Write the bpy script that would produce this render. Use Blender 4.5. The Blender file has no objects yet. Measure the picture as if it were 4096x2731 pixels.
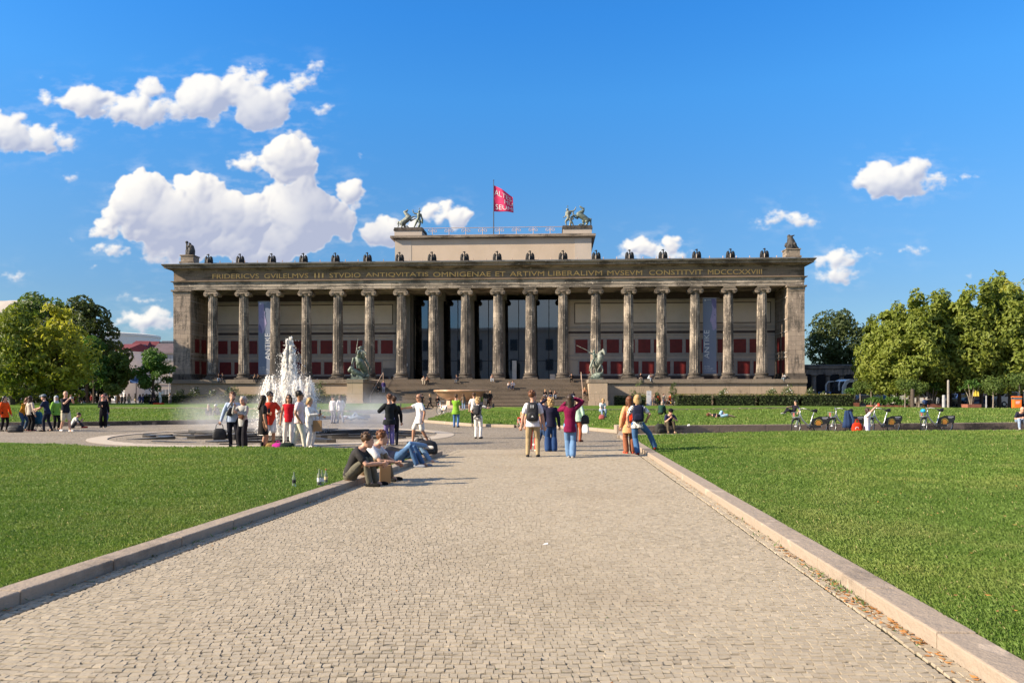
import bpy, bmesh, math, random
import numpy as np
from mathutils import Vector, Matrix, noise as mnoise
sc = bpy.context.scene
COL = sc.collection
rnd = random.Random(7)
R = math.radians
# ------------------------------------------------------------------ camera
F_PX, CX, HZ, CAM_H = 3072.0, 2048.0, 1573.0, 1.72      # focal length, centre, horizon (in photo pixels), eye height
cam = bpy.data.cameras.new("camera"); cam.lens = 27.0; cam.sensor_width = 36.0
cam.shift_y = (HZ - 1365.5) / 4096.0
cam.clip_end = 6000.0; cam.clip_start = 0.05
camo = bpy.data.objects.new("camera", cam); COL.objects.link(camo)
camo.location = (0, 0, CAM_H); camo.rotation_euler = (R(90), 0, 0)
sc.camera = camo
sc.view_settings.view_transform = 'Standard'; sc.view_settings.look = 'None'
sc.view_settings.exposure = 1.15; sc.view_settings.gamma = 1.0
try: sc.view_settings.use_curve_mapping = False
except Exception: pass
sc.cycles.max_bounces = 10; sc.cycles.diffuse_bounces = 7; sc.cycles.volume_bounces = 2; sc.cycles.transparent_max_bounces = 8
sc.cycles.caustics_reflective = False; sc.cycles.caustics_refractive = False
# ------------------------------------------------------------------ sun
SUN_EL, SUN_AZ = R(28), R(15)          # sun stands to the left, a little behind the viewer
sdir = Vector((-math.cos(SUN_AZ) * math.cos(SUN_EL), -math.sin(SUN_AZ) * math.cos(SUN_EL), math.sin(SUN_EL)))
sun = bpy.data.lights.new("sun", 'SUN'); sun.energy = 4.6; sun.angle = R(0.55); sun.color = (1.0, 0.85, 0.65)
suno = bpy.data.objects.new("sun", sun); COL.objects.link(suno)
suno.rotation_euler = sdir.to_track_quat('Z', 'Y').to_euler(); suno.location = (-60, -20, 60)
# ------------------------------------------------------------------ node helper
class NT:
    def __init__(s, tree): s.t = tree
    def new(s, typ, **kw):
        n = s.t.nodes.new(typ)
        for k, v in kw.items(): setattr(n, k, v)
        return n
    def _set(s, sock, v):
        if v is None: return
        if hasattr(v, 'links') or isinstance(v, bpy.types.NodeSocket): s.t.links.new(v, sock)
        else:
            if isinstance(v, (tuple, list)) and len(v) == 3 and sock.type == 'RGBA': v = (*v, 1)
            sock.default_value = v
    def m(s, op, a, b=None, c=None, clamp=False):
        n = s.new('ShaderNodeMath', operation=op); n.use_clamp = clamp
        s._set(n.inputs[0], a); s._set(n.inputs[1], b)
        if c is not None: s._set(n.inputs[2], c)
        return n.outputs[0]
    def v(s, op, a, b=None):
        n = s.new('ShaderNodeVectorMath', operation=op)
        s._set(n.inputs[0], a)
        if b is not None: s._set(n.inputs[3 if op == 'SCALE' else 1], b)
        return n.outputs[1] if op in ('LENGTH', 'DISTANCE', 'DOT_PRODUCT') else n.outputs[0]
    def mix(s, fac, a, b, blend='MIX'):
        n = s.new('ShaderNodeMix', data_type='RGBA', blend_type=blend)
        s._set(n.inputs[0], fac); s._set(n.inputs[6], a); s._set(n.inputs[7], b)
        return n.outputs[2]
    def noise(s, vec, scale, detail=3.0, rough=0.55, out=0):
        n = s.new('ShaderNodeTexNoise'); n.inputs['Scale'].default_value = scale
        n.inputs['Detail'].default_value = detail; n.inputs['Roughness'].default_value = rough
        if vec is not None: s._set(n.inputs['Vector'], vec)
        return n.outputs[out]
    def ramp(s, fac, a, b, c0=(0, 0, 0, 1), c1=(1, 1, 1, 1)):
        n = s.new('ShaderNodeMapRange', interpolation_type='SMOOTHSTEP')
        s._set(n.inputs[0], fac); n.inputs[1].default_value = a; n.inputs[2].default_value = b
        return n.outputs[0]
    def sep(s, vec):
        n = s.new('ShaderNodeSeparateXYZ'); s._set(n.inputs[0], vec); return n.outputs
    def comb(s, x, y, z=0.0):
        n = s.new('ShaderNodeCombineXYZ')
        for i, q in enumerate((x, y, z)): s._set(n.inputs[i], q)
        return n.outputs[0]
# ------------------------------------------------------------------ world: sky with drifting cumulus (fixed in world directions)
world = bpy.data.worlds.new("World"); sc.world = world; world.use_nodes = True
wt = world.node_tree; wt.nodes.clear(); W = NT(wt)
sky = W.new('ShaderNodeTexSky', sky_type='NISHITA'); sky.sun_disc = False
sky.sun_elevation = SUN_EL; sky.sun_rotation = math.atan2(sdir.x, sdir.y)
sky.altitude = 50; sky.air_density = 1.0; sky.dust_density = 0.4; sky.ozone_density = 2.0
BLOBS = []
for x, y, a, b in [(330,300,90,40),(550,330,160,80),(850,390,190,80),(930,260,100,60),(1100,390,110,50),(1280,300,140,105),(1500,260,150,85),(1620,170,45,75),(1640,370,190,95),(1330,430,70,40),(1800,240,100,40),(1890,190,90,45),(1970,120,38,45),(2020,370,80,32),
    (40,520,150,125),(230,570,170,85),(400,580,70,55),
    (900,960,170,180),(790,1080,190,100),(1250,900,170,130),(1100,1060,340,170),(1500,1050,230,150),(1800,970,160,120),(1900,1060,220,190),(2210,900,90,105),(700,1250,150,45),(1200,1250,350,90),(1620,1220,400,120),(1000,1330,140,45),(2090,1080,150,120),(650,1130,90,50),
    (1800,680,190,130),(1540,715,150,50),(1900,800,115,75),(1850,580,110,55),(240,195,32,24),(430,805,55,34),(475,1190,28,22),(90,1430,85,32),(2262,668,26,24),(570,1385,38,14)]:
    k_ = (1.2, 1.3) if len(BLOBS) < 14 else (1, 1); BLOBS.append((x / 1.568, 200 + y / 1.568, a * k_[0] / 1.568, b * k_[1] / 1.568))
BLOBS += [(1754,850,90,42),(1838,870,45,45),(1570,930,130,65),(2555,990,95,42),(2696,975,45,42),(2620,1020,160,40),(3560,725,150,75),(3650,690,85,60),(3690,735,110,50),(3870,715,60,18),(3160,875,150,36),(3040,892,50,16),
    (3361,1030,105,45),(3340,1105,105,42),(3660,1003,75,26),(557,1200,120,20),(600,1285,95,50),(490,1290,110,30),(52,1115,60,22),(3880,1100,30,14),(3480,1010,40,14)]
# cumulus field worked out on a grid of sky directions: density, thickness and light from the sun's side
def perlin(x, y, seed):
    rg = np.random.default_rng(seed); g = rg.uniform(0, 2 * np.pi, (256, 256)); gx, gy = np.cos(g), np.sin(g)
    xi, yi = np.floor(x).astype(int), np.floor(y).astype(int); xf, yf = x - xi, y - yi
    u, v = xf ** 3 * (xf * (xf * 6 - 15) + 10), yf ** 3 * (yf * (yf * 6 - 15) + 10)
    def d(i, j): a, b = (xi + i) % 256, (yi + j) % 256; return gx[a, b] * (xf - i) + gy[a, b] * (yf - j)
    return (d(0, 0) * (1 - u) + d(1, 0) * u) * (1 - v) + (d(0, 1) * (1 - u) + d(1, 1) * u) * v
def fbm(x, y, seed, o=6, rough=.55):
    r, a, t = 0, 1, 0
    for k in range(o): r = r + a * perlin(x * 2 ** k + 17.3 * k, y * 2 ** k + 9.1 * k, seed + k); t += a; a *= rough
    return r / t * 1.6
def billow(x, y, seed, o=5, rough=.55):
    r, a, t = 0, 1, 0
    for k in range(o): r = r + a * (1 - 2.2 * np.abs(perlin(x * 2 ** k + 5.7 * k, y * 2 ** k + 3.1 * k, seed + k))); t += a; a *= rough
    return r / t
ST = 3.0; GX0, GX1, GY0, GY1 = -420, 4520, -160, 1600
gw, gh = int((GX1 - GX0) / ST), int((GY1 - GY0) / ST)
X, Y = np.meshgrid(GX0 + (np.arange(gw) + .5) * ST, GY1 - (np.arange(gh) + .5) * ST)      # row 0 = bottom
wx, wy = fbm(X / 110, Y / 110, 1, 6, .6), fbm(X / 110, Y / 110, 21, 6, .6)
rc = np.random.default_rng(12)
def blur(a, n, k=1):
    for _ in range(n): a = (a * 2 + np.roll(a, k, 0) + np.roll(a, -k, 0) + np.roll(a, k, 1) + np.roll(a, -k, 1)) / 6
    return a
def heap(blobs, warp, puff, lowcut):
    """height of a heap of rounded puffs over the sky plane, built from large billows down to small ones"""
    Hh = np.full(X.shape, -40.0); Xq, Yq = X + wx * warp, Y + wy * warp * .85
    def put(cx, cy, r, z0, ry=None):
        ry = ry or r; m = max(r, ry) * 1.1 + warp * 1.6; i0, i1 = int((cx - m - GX0) / ST), int((cx + m - GX0) / ST) + 1; j0, j1 = int((GY1 - cy - m) / ST), int((GY1 - cy + m) / ST) + 1
        i0, j0 = max(i0, 0), max(j0, 0)
        if i1 <= i0 or j1 <= j0: return
        q = 1 - ((Xq[j0:j1, i0:i1] - cx) / r) ** 2 - ((Yq[j0:j1, i0:i1] - cy) / ry) ** 2
        h = np.where(q > 0, z0 + min(r, ry) * np.sqrt(np.maximum(q, 0)), -40.0); v = Hh[j0:j1, i0:i1]; np.maximum(v, h, out=v)
    for x, y, a, b in blobs:
        a, b = a * 1.12, b * 1.12; s = min(a, b); put(x, y - b * .05, a * .88, -s * .35, b * .82)
        for k in range(int(puff * (6 + a * b / 420))):
            t, u = rc.uniform(0, 6.283), rc.random() ** .6; cx, cy = x + a * u * .80 * math.cos(t), y + b * u * .80 * math.sin(t)
            if cy > y + b * lowcut: cy = y + b * lowcut * rc.uniform(.6, 1)
            r = s * rc.uniform(.24, .58) * (1.15 - .5 * u); z0 = s * .75 * math.sqrt(max(0, 1 - u * u)) - r * .35; put(cx, cy, r, z0)
            for q in range(3):
                t2 = rc.uniform(0, 6.283); put(cx + r * .8 * math.cos(t2), cy + r * .8 * math.sin(t2), r * rc.uniform(.25, .5), z0 + r * .35)
    return Hh
BIG = BLOBS[17:30] + BLOBS[30:34] + BLOBS[40:46]; SOFT = [q for q in BLOBS if q not in BIG]
rgb = np.zeros(X.shape + (3,)); al = np.zeros(X.shape)
lx, ly = -.55, .83
for grp, warp, puff, cut, soft_e, op, smth in ((SOFT, 54, .9, .6, 52.0, .92, 11), (BIG, 42, 1.0, .75, 40.0, .98, 7)):
    Hh = heap(grp, warp, puff, cut); Hb = blur(np.maximum(Hh, -14), smth)
    wisp = fbm(X / 40, Y / 26, 75, 6, .64)
    a_ = np.clip((Hb + 5 + wisp * soft_e * .8) / soft_e, 0, 1) * np.clip((Hb + 13) / 6, 0, 1); a_ = a_ * a_ * (3 - 2 * a_) * op
    veil = np.clip(fbm(X / 120, Y / 45, 170, 6, .6) * 1.6 + .05, 0, 1) * np.clip(blur(np.clip(Hh + 8, 0, 20), 30, 5) / 20, 0, 1) * .55; a_ = np.maximum(a_, veil)
    hs_ = blur(np.maximum(Hh, 0), smth + 2); gy_, gx_ = np.gradient(.75 * hs_ + .9 * blur(hs_, 20, 4), ST); nz = 1 / np.sqrt(1 + gx_ ** 2 + gy_ ** 2); lam = (-gx_ * lx - gy_ * ly) * nz * .62 + nz * .50
    od = np.zeros(X.shape); body = np.clip(blur(np.maximum(Hh, 0), 8) / 60, 0, 1.2)
    for k in range(1, 40): od += np.roll(np.roll(body, int(round(-ly * k * 2.2)), 0), int(round(-lx * k * 2.2)), 1)
    od = blur(od, 14, 3); lit = np.clip(.40 + .95 * (lam - .12) + .10 * billow(X / 70, Y / 60, 140, 4), 0, 1.15) * (.30 + .70 * np.exp(-od * (.062 if grp is BIG else .04))) + .17
    lit = np.clip(1.36 * lit - .40 + .13 * fbm(X / 150, Y / 110, 90, 4), 0, 1); edge = np.clip(Hb / 45, 0, 1); lit = lit * edge + np.clip(lit * .5 + .48, 0, 1) * (1 - edge)
    cc0, cc1 = np.array([.46, .50, .65]), np.array([1.05, 1.01, .94]); c_ = cc0 + (cc1 - cc0) * (lit ** .9)[..., None]
    rgb = rgb * (1 - a_[..., None]) + c_ * a_[..., None]; al = al + a_ * (1 - al)
rgb = np.where(al[..., None] > 1e-4, rgb / np.maximum(al, 1e-4)[..., None], .9)
img = bpy.data.images.new('cloud_field', gw, gh, alpha=True, float_buffer=True); img.alpha_mode = 'CHANNEL_PACKED'
buf = np.ones((gh, gw, 4), np.float32); buf[..., :3] = rgb; buf[..., 3] = al
img.colorspace_settings.name = 'Non-Color'; img.pixels.foreach_set(buf.ravel()); img.update(); img.pack()
tc = W.new('ShaderNodeTexCoord')
dx, dy, dz = W.sep(tc.outputs['Generated'])
ysafe = W.m('MAXIMUM', dy, 0.02)
pu = W.m('MULTIPLY_ADD', W.m('DIVIDE', dx, ysafe), F_PX / (GX1 - GX0), (CX - GX0) / (GX1 - GX0))
pv = W.m('MULTIPLY_ADD', W.m('DIVIDE', dz, ysafe), F_PX / (GY1 - GY0), (GY1 - HZ) / (GY1 - GY0))
ti = W.new('ShaderNodeTexImage'); ti.image = img; ti.extension = 'CLIP'; ti.interpolation = 'Cubic'
W._set(ti.inputs['Vector'], W.comb(pu, pv, 0.0))
alpha = W.m('MULTIPLY', ti.outputs['Alpha'], W.ramp(dy, 0.05, 0.25))
hs = W.new('ShaderNodeHueSaturation'); hs.inputs['Saturation'].default_value = 1.25; hs.inputs['Value'].default_value = 1.0
W._set(hs.inputs['Color'], sky.outputs[0])
el = W.m('DIVIDE', dz, W.m('MAXIMUM', W.m('SQRT', W.m('SUBTRACT', 1.0, W.m('MULTIPLY', dz, dz))), 0.05))
cr = W.new('ShaderNodeValToRGB'); W._set(cr.inputs[0], el)
tint = [(0.0, (.31, .37, .50)), (.12, (.37, .46, .58)), (.22, (.46, .62, .74)), (.38, (.44, .84, 1.05)), (.49, (.36, .85, 1.16)), (.9, (.36, .85, 1.16))]
while len(cr.color_ramp.elements) < len(tint): cr.color_ramp.elements.new(.5)
for e_, (p_, c_) in zip(cr.color_ramp.elements, tint): e_.position = p_; e_.color = (*c_, 1)
skyc = W.mix(1.0, hs.outputs[0], cr.outputs[0], 'MULTIPLY')
ccol = W.v('SCALE', ti.outputs['Color'], 4.7)
# unseen cloud added overhead and behind the viewer as white fill for the shadows
away = W.m('MAXIMUM', W.ramp(el, 0.62, 0.85), W.m('MULTIPLY', W.ramp(W.m('MULTIPLY', dy, -1.0), 0.0, 0.25), W.ramp(dz, 0.03, 0.12)))
over = W.m('MULTIPLY', W.ramp(W.noise(tc.outputs['Generated'], 3.2, 4, 0.6), 0.42, 0.58), away)
skyc = W.mix(W.m('MULTIPLY', over, 0.9), skyc, (2.9, 2.9, 2.95))
final = W.mix(alpha, skyc, ccol)
bg = W.new('ShaderNodeBackground'); bg.inputs['Strength'].default_value = 0.1
W._set(bg.inputs['Color'], final)
wo = W.new('ShaderNodeOutputWorld'); wt.links.new(bg.outputs[0], wo.inputs[0])
# ------------------------------------------------------------------ placing helpers
def G(tx, ty, z=0.0):
    Y = (CAM_H - z) * F_PX / (ty - HZ); return ((tx - CX) * Y / F_PX, Y)
def D(tx, Y): return (tx - CX) * Y / F_PX            # sideways metres of photo column tx at depth Y
def Zh(ty, Y): return CAM_H + (HZ - ty) * Y / F_PX   # height of photo row ty at depth Y
# ------------------------------------------------------------------ materials
MATS = {}
def mat(name, c, c2=None, scale=3.0, rough=0.7, bump=0.0, bscale=40.0, metal=0.0, spec=0.3, sub=None, coat=0.0):
    if name in MATS: return MATS[name]
    m = bpy.data.materials.new(name); m.use_nodes = True; n = NT(m.node_tree)
    b = m.node_tree.nodes['Principled BSDF']
    tcn = n.new('ShaderNodeTexCoord'); o = tcn.outputs['Object']
    c2 = c2 or tuple(x * 0.75 for x in c)
    f = n.noise(o, scale, 5, 0.6); f = n.ramp(f, 0.3, 0.7)
    n._set(b.inputs['Base Color'], n.mix(f, c, c2))
    b.inputs['Roughness'].default_value = rough; b.inputs['Metallic'].default_value = metal
    b.inputs['Specular IOR Level'].default_value = spec; b.inputs['Coat Weight'].default_value = coat
    if bump:
        bn = n.new('ShaderNodeBump'); bn.inputs['Strength'].default_value = bump; bn.inputs['Distance'].default_value = 0.02
        n._set(bn.inputs['Height'], n.noise(o, bscale, 4, 0.6)); n._set(b.inputs['Normal'], bn.outputs[0])
    MATS[name] = m; return m
def stone(name, base, alt, dark, soot=0.5, bw=1.4, bh=0.55, streak=True, axis='xz'):
    m = bpy.data.materials.new(name); m.use_nodes = True; n = NT(m.node_tree); b = m.node_tree.nodes['Principled BSDF']
    o = n.new('ShaderNodeTexCoord').outputs['Object']; x, y, z = n.sep(o)
    br = n.new('ShaderNodeTexBrick'); n._set(br.inputs['Vector'], n.comb(n.m('ADD', x, n.m('MULTIPLY', y, 0.7)), z))
    br.inputs['Scale'].default_value = 1.0; br.inputs['Brick Width'].default_value = bw; br.inputs['Row Height'].default_value = bh
    br.inputs['Mortar Size'].default_value = 0.012; br.inputs['Bias'].default_value = -0.2
    br.inputs['Color1'].default_value = (*base, 1); br.inputs['Color2'].default_value = (*alt, 1); br.inputs['Mortar'].default_value = (*[q * 0.8 for q in dark], 1)
    st = n.noise(n.v('MULTIPLY', o, (2.2, 2.2, 0.35)), 1.0, 6, 0.65) if streak else n.noise(n.v('MULTIPLY', o, (0.35, 0.35, 2.2)), 1.0, 6, 0.65)
    bl = n.noise(o, 0.35, 5, 0.6); fine = n.noise(o, 6.0, 4, 0.7)
    s = n.m('ADD', n.m('MULTIPLY', st, 0.55), n.m('ADD', n.m('MULTIPLY', bl, 0.45), n.m('MULTIPLY', fine, 0.22)))
    s = n.ramp(s, 0.78 - soot * 0.36, 0.92 - soot * 0.36)
    col = n.mix(n.m('MULTIPLY', s, 0.9), br.outputs['Color'], dark)
    chips = n.ramp(n.noise(o, 2.6, 2, 0.5), 0.66, 0.70)
    col = n.mix(n.m('MULTIPLY', chips, 0.55), col, tuple(min(1, q * 1.5) for q in base))
    n._set(b.inputs['Base Color'], col); b.inputs['Roughness'].default_value = 0.85; b.inputs['Specular IOR Level'].default_value = 0.2
    bn = n.new('ShaderNodeBump'); bn.inputs['Strength'].default_value = 0.6; bn.inputs['Distance'].default_value = 0.04
    n._set(bn.inputs['Height'], n.m('ADD', fine, st)); n._set(b.inputs['Normal'], bn.outputs[0])
    MATS[name] = m; return m
# ------------------------------------------------------------------ mesh builder
class MB:
    def __init__(s): s.v = []; s.f = []; s.mi = []; s.cur = 0
    def add(s, vs, fs):
        k = len(s.v); s.v.extend([tuple(q) for q in vs]); s.f.extend([tuple(i + k for i in f) for f in fs]); s.mi.extend([s.cur] * len(fs)); return s
    def box(s, c, d, rz=0.0, M=None, taper=1.0):
        hx, hy, hz = d[0] / 2, d[1] / 2, d[2] / 2; ca, sa = math.cos(rz), math.sin(rz); vs = []
        for z in (-1, 1):
            t = taper if z > 0 else 1.0
            for x, y in ((-1, -1), (1, -1), (1, 1), (-1, 1)):
                X, Y = x * hx * t, y * hy * t
                p = Vector((X * ca - Y * sa + c[0], X * sa + Y * ca + c[1], z * hz + c[2])); vs.append(M @ p if M else p)
        return s.add(vs, [(0, 3, 2, 1), (4, 5, 6, 7), (0, 1, 5, 4), (1, 2, 6, 5), (2, 3, 7, 6), (3, 0, 4, 7)])
    def b2(s, x0, x1, y0, y1, z0, z1): return s.box(((x0 + x1) / 2, (y0 + y1) / 2, (z0 + z1) / 2), (x1 - x0, y1 - y0, z1 - z0))
    def prism(s, poly, z0, z1):
        n = len(poly); vs = [(p[0], p[1], z0) for p in poly] + [(p[0], p[1], z1) for p in poly]
        fs = [tuple(range(n - 1, -1, -1)), tuple(range(n, 2 * n))] + [(i, (i + 1) % n, n + (i + 1) % n, n + i) for i in range(n)]
        return s.add(vs, fs)
    def extr(s, poly, y0, y1):           # outline in xz, thickness in y
        n = len(poly); vs = [(p[0], y0, p[1]) for p in poly] + [(p[0], y1, p[1]) for p in poly]
        fs = [tuple(range(n)), tuple(range(2 * n - 1, n - 1, -1))] + [(i, n + i, n + (i + 1) % n, (i + 1) % n) for i in range(n)]
        return s.add(vs, fs)
    def rings(s, rs, closed=True):       # rs: list of rings of equal length
        n = len(rs[0]); vs = [p for r in rs for p in r]; fs = []
        for k in range(len(rs) - 1):
            for i in range(n):
                j = (i + 1) % n; fs.append((k * n + i, k * n + j, (k + 1) * n + j, (k + 1) * n + i))
        if closed: fs.append(tuple(range(n - 1, -1, -1))); fs.append(tuple((len(rs) - 1) * n + i for i in range(n)))
        return s.add(vs, fs)
    def lathe(s, prof, seg=24, c=(0, 0, 0), flute=0.0, nf=0):
        rs = []
        for r, z in prof:
            ring = []
            for i in range(seg):
                a = 2 * math.pi * i / seg; q = r * (1 - (flute if (nf and i % 2) else 0))
                ring.append((c[0] + q * math.cos(a), c[1] + q * math.sin(a), c[2] + z))
            rs.append(ring)
        return s.rings(rs)
    def tube(s, pts, rad, seg=8, caps=True, flat=None):
        pts = [Vector(p) for p in pts]; n = len(pts)
        if not hasattr(rad, '__len__'): rad = [rad] * n
        rs = []; up = None
        for i in range(n):
            t = (pts[min(i + 1, n - 1)] - pts[max(i - 1, 0)]); t = t.normalized() if t.length > 1e-9 else Vector((0, 0, 1))
            if up is None:
                up = Vector((0, 1, 0)) if abs(t.y) < 0.9 else Vector((1, 0, 0))
            a = (up - t * up.dot(t)); a = a.normalized() if a.length > 1e-6 else t.orthogonal().normalized(); up = a; b = t.cross(a)
            r = rad[i]; ra, rb = r if isinstance(r, tuple) else (r, r)
            rs.append([pts[i] + a * (ra * math.cos(2 * math.pi * k / seg)) + b * (rb * math.sin(2 * math.pi * k / seg)) for k in range(seg)])
        if caps:                          # rounded ends
            def cap(i, sg):
                t = (pts[i] - pts[i - sg if 0 <= i - sg < n else i + sg]); 
                t = t.normalized() if t.length > 1e-9 else Vector((0, 0, 1))
                r = rad[i] if not isinstance(rad[i], tuple) else min(rad[i])
                return [[pts[i] + (p - pts[i]) * k + t * r * h for p in rs[i]] for k, h in ((0.8, 0.55), (0.35, 0.9))]
            c0 = cap(0, -1) if n > 1 else []; c1 = cap(n - 1, 1) if n > 1 else []
            rs = c0[::-1] + rs + c1
        return s.rings(rs)
    def ell(s, c, r, seg=12, rng=8, M=None):
        rs = []
        for k in range(rng + 1):
            t = math.pi * (0.02 + 0.96 * k / rng) - math.pi / 2
            ring = [Vector((r[0] * math.cos(t) * math.cos(2 * math.pi * i / seg), r[1] * math.cos(t) * math.sin(2 * math.pi * i / seg), r[2] * math.sin(t))) for i in range(seg)]
            rs.append([(M @ p if M else p) + Vector(c) for p in ring])
        return s.rings(rs)
    def build(s, name, m, parent=None, smooth=False, loc=None, auto=False):
        me = bpy.data.meshes.new(name); me.from_pydata(s.v, [], s.f)
        ms = m if isinstance(m, (list, tuple)) else [m]
        for q in ms: me.materials.append(q)
        if len(ms) > 1: me.polygons.foreach_set('material_index', s.mi)
        if smooth:
            me.polygons.foreach_set('use_smooth', [True] * len(me.polygons))
            if auto: me.set_sharp_from_angle(angle=R(40))
        me.update(); o = bpy.data.objects.new(name, me); COL.objects.link(o)
        if parent: o.parent = parent
        if loc: o.location = loc
        return o
def tag(o, label=None, cat=None, group=None, kind=None):
    if label: o['label'] = label
    if cat: o['category'] = cat
    if group: o['group'] = group
    if kind: o['kind'] = kind
    return o
def thing(name, label, cat, loc=(0, 0, 0), rz=0.0, group=None):
    o = bpy.data.objects.new(name, None); COL.objects.link(o); o.empty_display_size = 0.1
    o.location = loc; o.rotation_euler = (0, 0, rz); return tag(o, label, cat, group)
def dup(root, loc, rz=0.0, label=None, scale=None, mats=None, group=None):
    def cp(o, parent):
        c = o.copy(); COL.objects.link(c)
        if parent: c.parent = parent
        for ch in o.children: cp(ch, c)
        return c
    r = cp(root, None); r.location = loc; r.rotation_euler = (0, 0, rz)
    if scale: r.scale = scale if hasattr(scale, '__len__') else (scale,) * 3
    if label: r['label'] = label
    if group: r['group'] = group
    if mats:
        def rec(o):
            k = o.name.split('.')[0]
            if k in mats and o.type == 'MESH':
                for sl in o.material_slots[:1]: sl.link = 'OBJECT'; sl.material = mats[k]
            for ch in o.children: rec(ch)
        rec(r)
    return r
def meshraw(name, V, Fs, m, attr=None, parent=None):   # numpy mesh of triangles or quads
    me = bpy.data.meshes.new(name); nv, nf, k = len(V), len(Fs), Fs.shape[1]
    me.vertices.add(nv); me.vertices.foreach_set('co', V.astype(np.float32).ravel())
    me.loops.add(nf * k); me.loops.foreach_set('vertex_index', Fs.astype(np.int32).ravel())
    me.polygons.add(nf); me.polygons.foreach_set('loop_start', np.arange(0, nf * k, k, dtype=np.int32))
    if attr is not None:
        at = me.attributes.new('tint', 'FLOAT', 'POINT'); at.data.foreach_set('value', attr.astype(np.float32))
    me.materials.append(m); me.update(calc_edges=True); me.shade_flat()
    o = bpy.data.objects.new(name, me); COL.objects.link(o)
    if parent: o.parent = parent
    return o
def text_mesh(body, size=1.0, extr=0.02):
    cu = bpy.data.curves.new("t", 'FONT'); cu.body = body; cu.size = size; cu.extrude = extr; cu.resolution_u = 3
    o = bpy.data.objects.new("t", cu); COL.objects.link(o)
    dg = bpy.context.evaluated_depsgraph_get(); me = bpy.data.meshes.new_from_object(o.evaluated_get(dg))
    vs = [v.co.copy() for v in me.vertices]; fs = [tuple(p.vertices) for p in me.polygons]
    bpy.data.objects.remove(o); bpy.data.curves.remove(cu); bpy.data.meshes.remove(me)
    x0 = min(v.x for v in vs); x1 = max(v.x for v in vs); y0 = min(v.y for v in vs); y1 = max(v.y for v in vs)
    return [((v.x - x0) / (x1 - x0), (v.y - y0) / (y1 - y0), v.z) for v in vs], fs    # unit box
# ================================================================== ground, plaza, path, lawns
def ground_mat(name, c1, c2, c3, sc1, fine, bump, cobble=0.0):
    m = bpy.data.materials.new(name); m.use_nodes = True; n = NT(m.node_tree); b = m.node_tree.nodes['Principled BSDF']
    o = n.new('ShaderNodeTexCoord').outputs['Object']
    f1 = n.ramp(n.noise(o, sc1, 6, 0.6), 0.3, 0.7); f2 = n.noise(o, fine, 3, 0.6)
    col = n.mix(f1, c1, c2); col = n.mix(n.m('MULTIPLY', n.ramp(f2, 0.42, 0.72), 0.65), col, c3)
    h = f2
    if cobble:
        vo = n.new('ShaderNodeTexVoronoi', feature='DISTANCE_TO_EDGE'); vo.inputs['Scale'].default_value = cobble; n._set(vo.inputs['Vector'], o)
        e = n.ramp(vo.outputs['Distance'], 0.0, 0.12); col = n.mix(n.m('MULTIPLY', n.m('SUBTRACT', 1.0, e), 0.55), col, tuple(q * 0.3 for q in c3)); h = n.m('ADD', e, n.m('MULTIPLY', f2, 0.6))
    n._set(b.inputs['Base Color'], col); b.inputs['Roughness'].default_value = 0.88; b.inputs['Specular IOR Level'].default_value = 0.2
    bn = n.new('ShaderNodeBump'); bn.inputs['Strength'].default_value = bump; bn.inputs['Distance'].default_value = 0.03
    n._set(bn.inputs['Height'], h); n._set(b.inputs['Normal'], bn.outputs[0]); return m
m_ground = ground_mat('ground_gravel', (0.24, 0.22, 0.19), (0.19, 0.17, 0.15), (0.12, 0.11, 0.10), 0.05, 6, 0.3)
m_plaza = ground_mat('plaza_setts', (0.395, 0.33, 0.255), (0.335, 0.28, 0.215), (0.22, 0.18, 0.13), 0.25, 9, 0.9, cobble=9.0)
m_joint = ground_mat('joint_sand', (0.07, 0.055, 0.035), (0.045, 0.05, 0.02), (0.03, 0.025, 0.02), 1.2, 30, 0.5)
MB().lathe([(2600, -0.5), (2600, -0.02)], 96).build('ground', m_ground); tag(bpy.data.objects['ground'], 'flat grey ground stretching to the horizon', 'ground', kind='structure')
o = MB().prism([(-70, -6), (80, -6), (80, 104), (-70, 104)], -0.3, 0.0).build('plaza', m_plaza); tag(o, 'beige grey sett paving around the fountain', 'paving', kind='structure')
# path edges from the photograph's kerb lines
def kl(y): return -3.96 + (y - 6.35) * 0.137         # left kerb foot
def kr(y): return 2.80 + (y - 4.58) * 0.054          # right kerb foot
Y_L, Y_R = 21.2, 29.5
o = MB().prism([(kl(0) + .02, 0), (kr(0) - .02, 0), (kr(23.3) - .02, 23.3), (kl(23.3) + .02, 23.3)], -0.02, 0.004).build('path', m_joint); tag(o, 'sandy joints of the cobbled path', 'path', kind='structure')
# setts: every stone a small block of its own, one paving mesh
m_sett = bpy.data.materials.new('sett_stone'); m_sett.use_nodes = True
n = NT(m_sett.node_tree); b = m_sett.node_tree.nodes['Principled BSDF']
at = n.new('ShaderNodeAttribute'); at.attribute_name = 'tint'; o_ = n.new('ShaderNodeTexCoord').outputs['Object']
c = n.mix(at.outputs['Fac'], (0.305, 0.256, 0.188), (0.445, 0.375, 0.278)); c = n.mix(n.m('MULTIPLY', n.ramp(n.noise(o_, 0.7, 5, 0.6), 0.35, 0.75), 0.5), c, (0.42, 0.35, 0.26))
c = n.mix(n.m('MULTIPLY', n.ramp(n.noise(o_, 60, 4, 0.7), 0.5, 0.75), 0.45), c, (0.16, 0.14, 0.12)); c = n.mix(n.m('MULTIPLY', n.ramp(n.noise(o_, 0.22, 6, 0.65), 0.48, 0.66), 0.42), c, (0.27, 0.215, 0.15)); c = n.mix(n.m('MULTIPLY', n.ramp(n.noise(o_, 2.3, 3, 0.6), 0.68, 0.76), 0.5), c, (0.19, 0.15, 0.11)); n._set(b.inputs['Base Color'], c)
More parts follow.
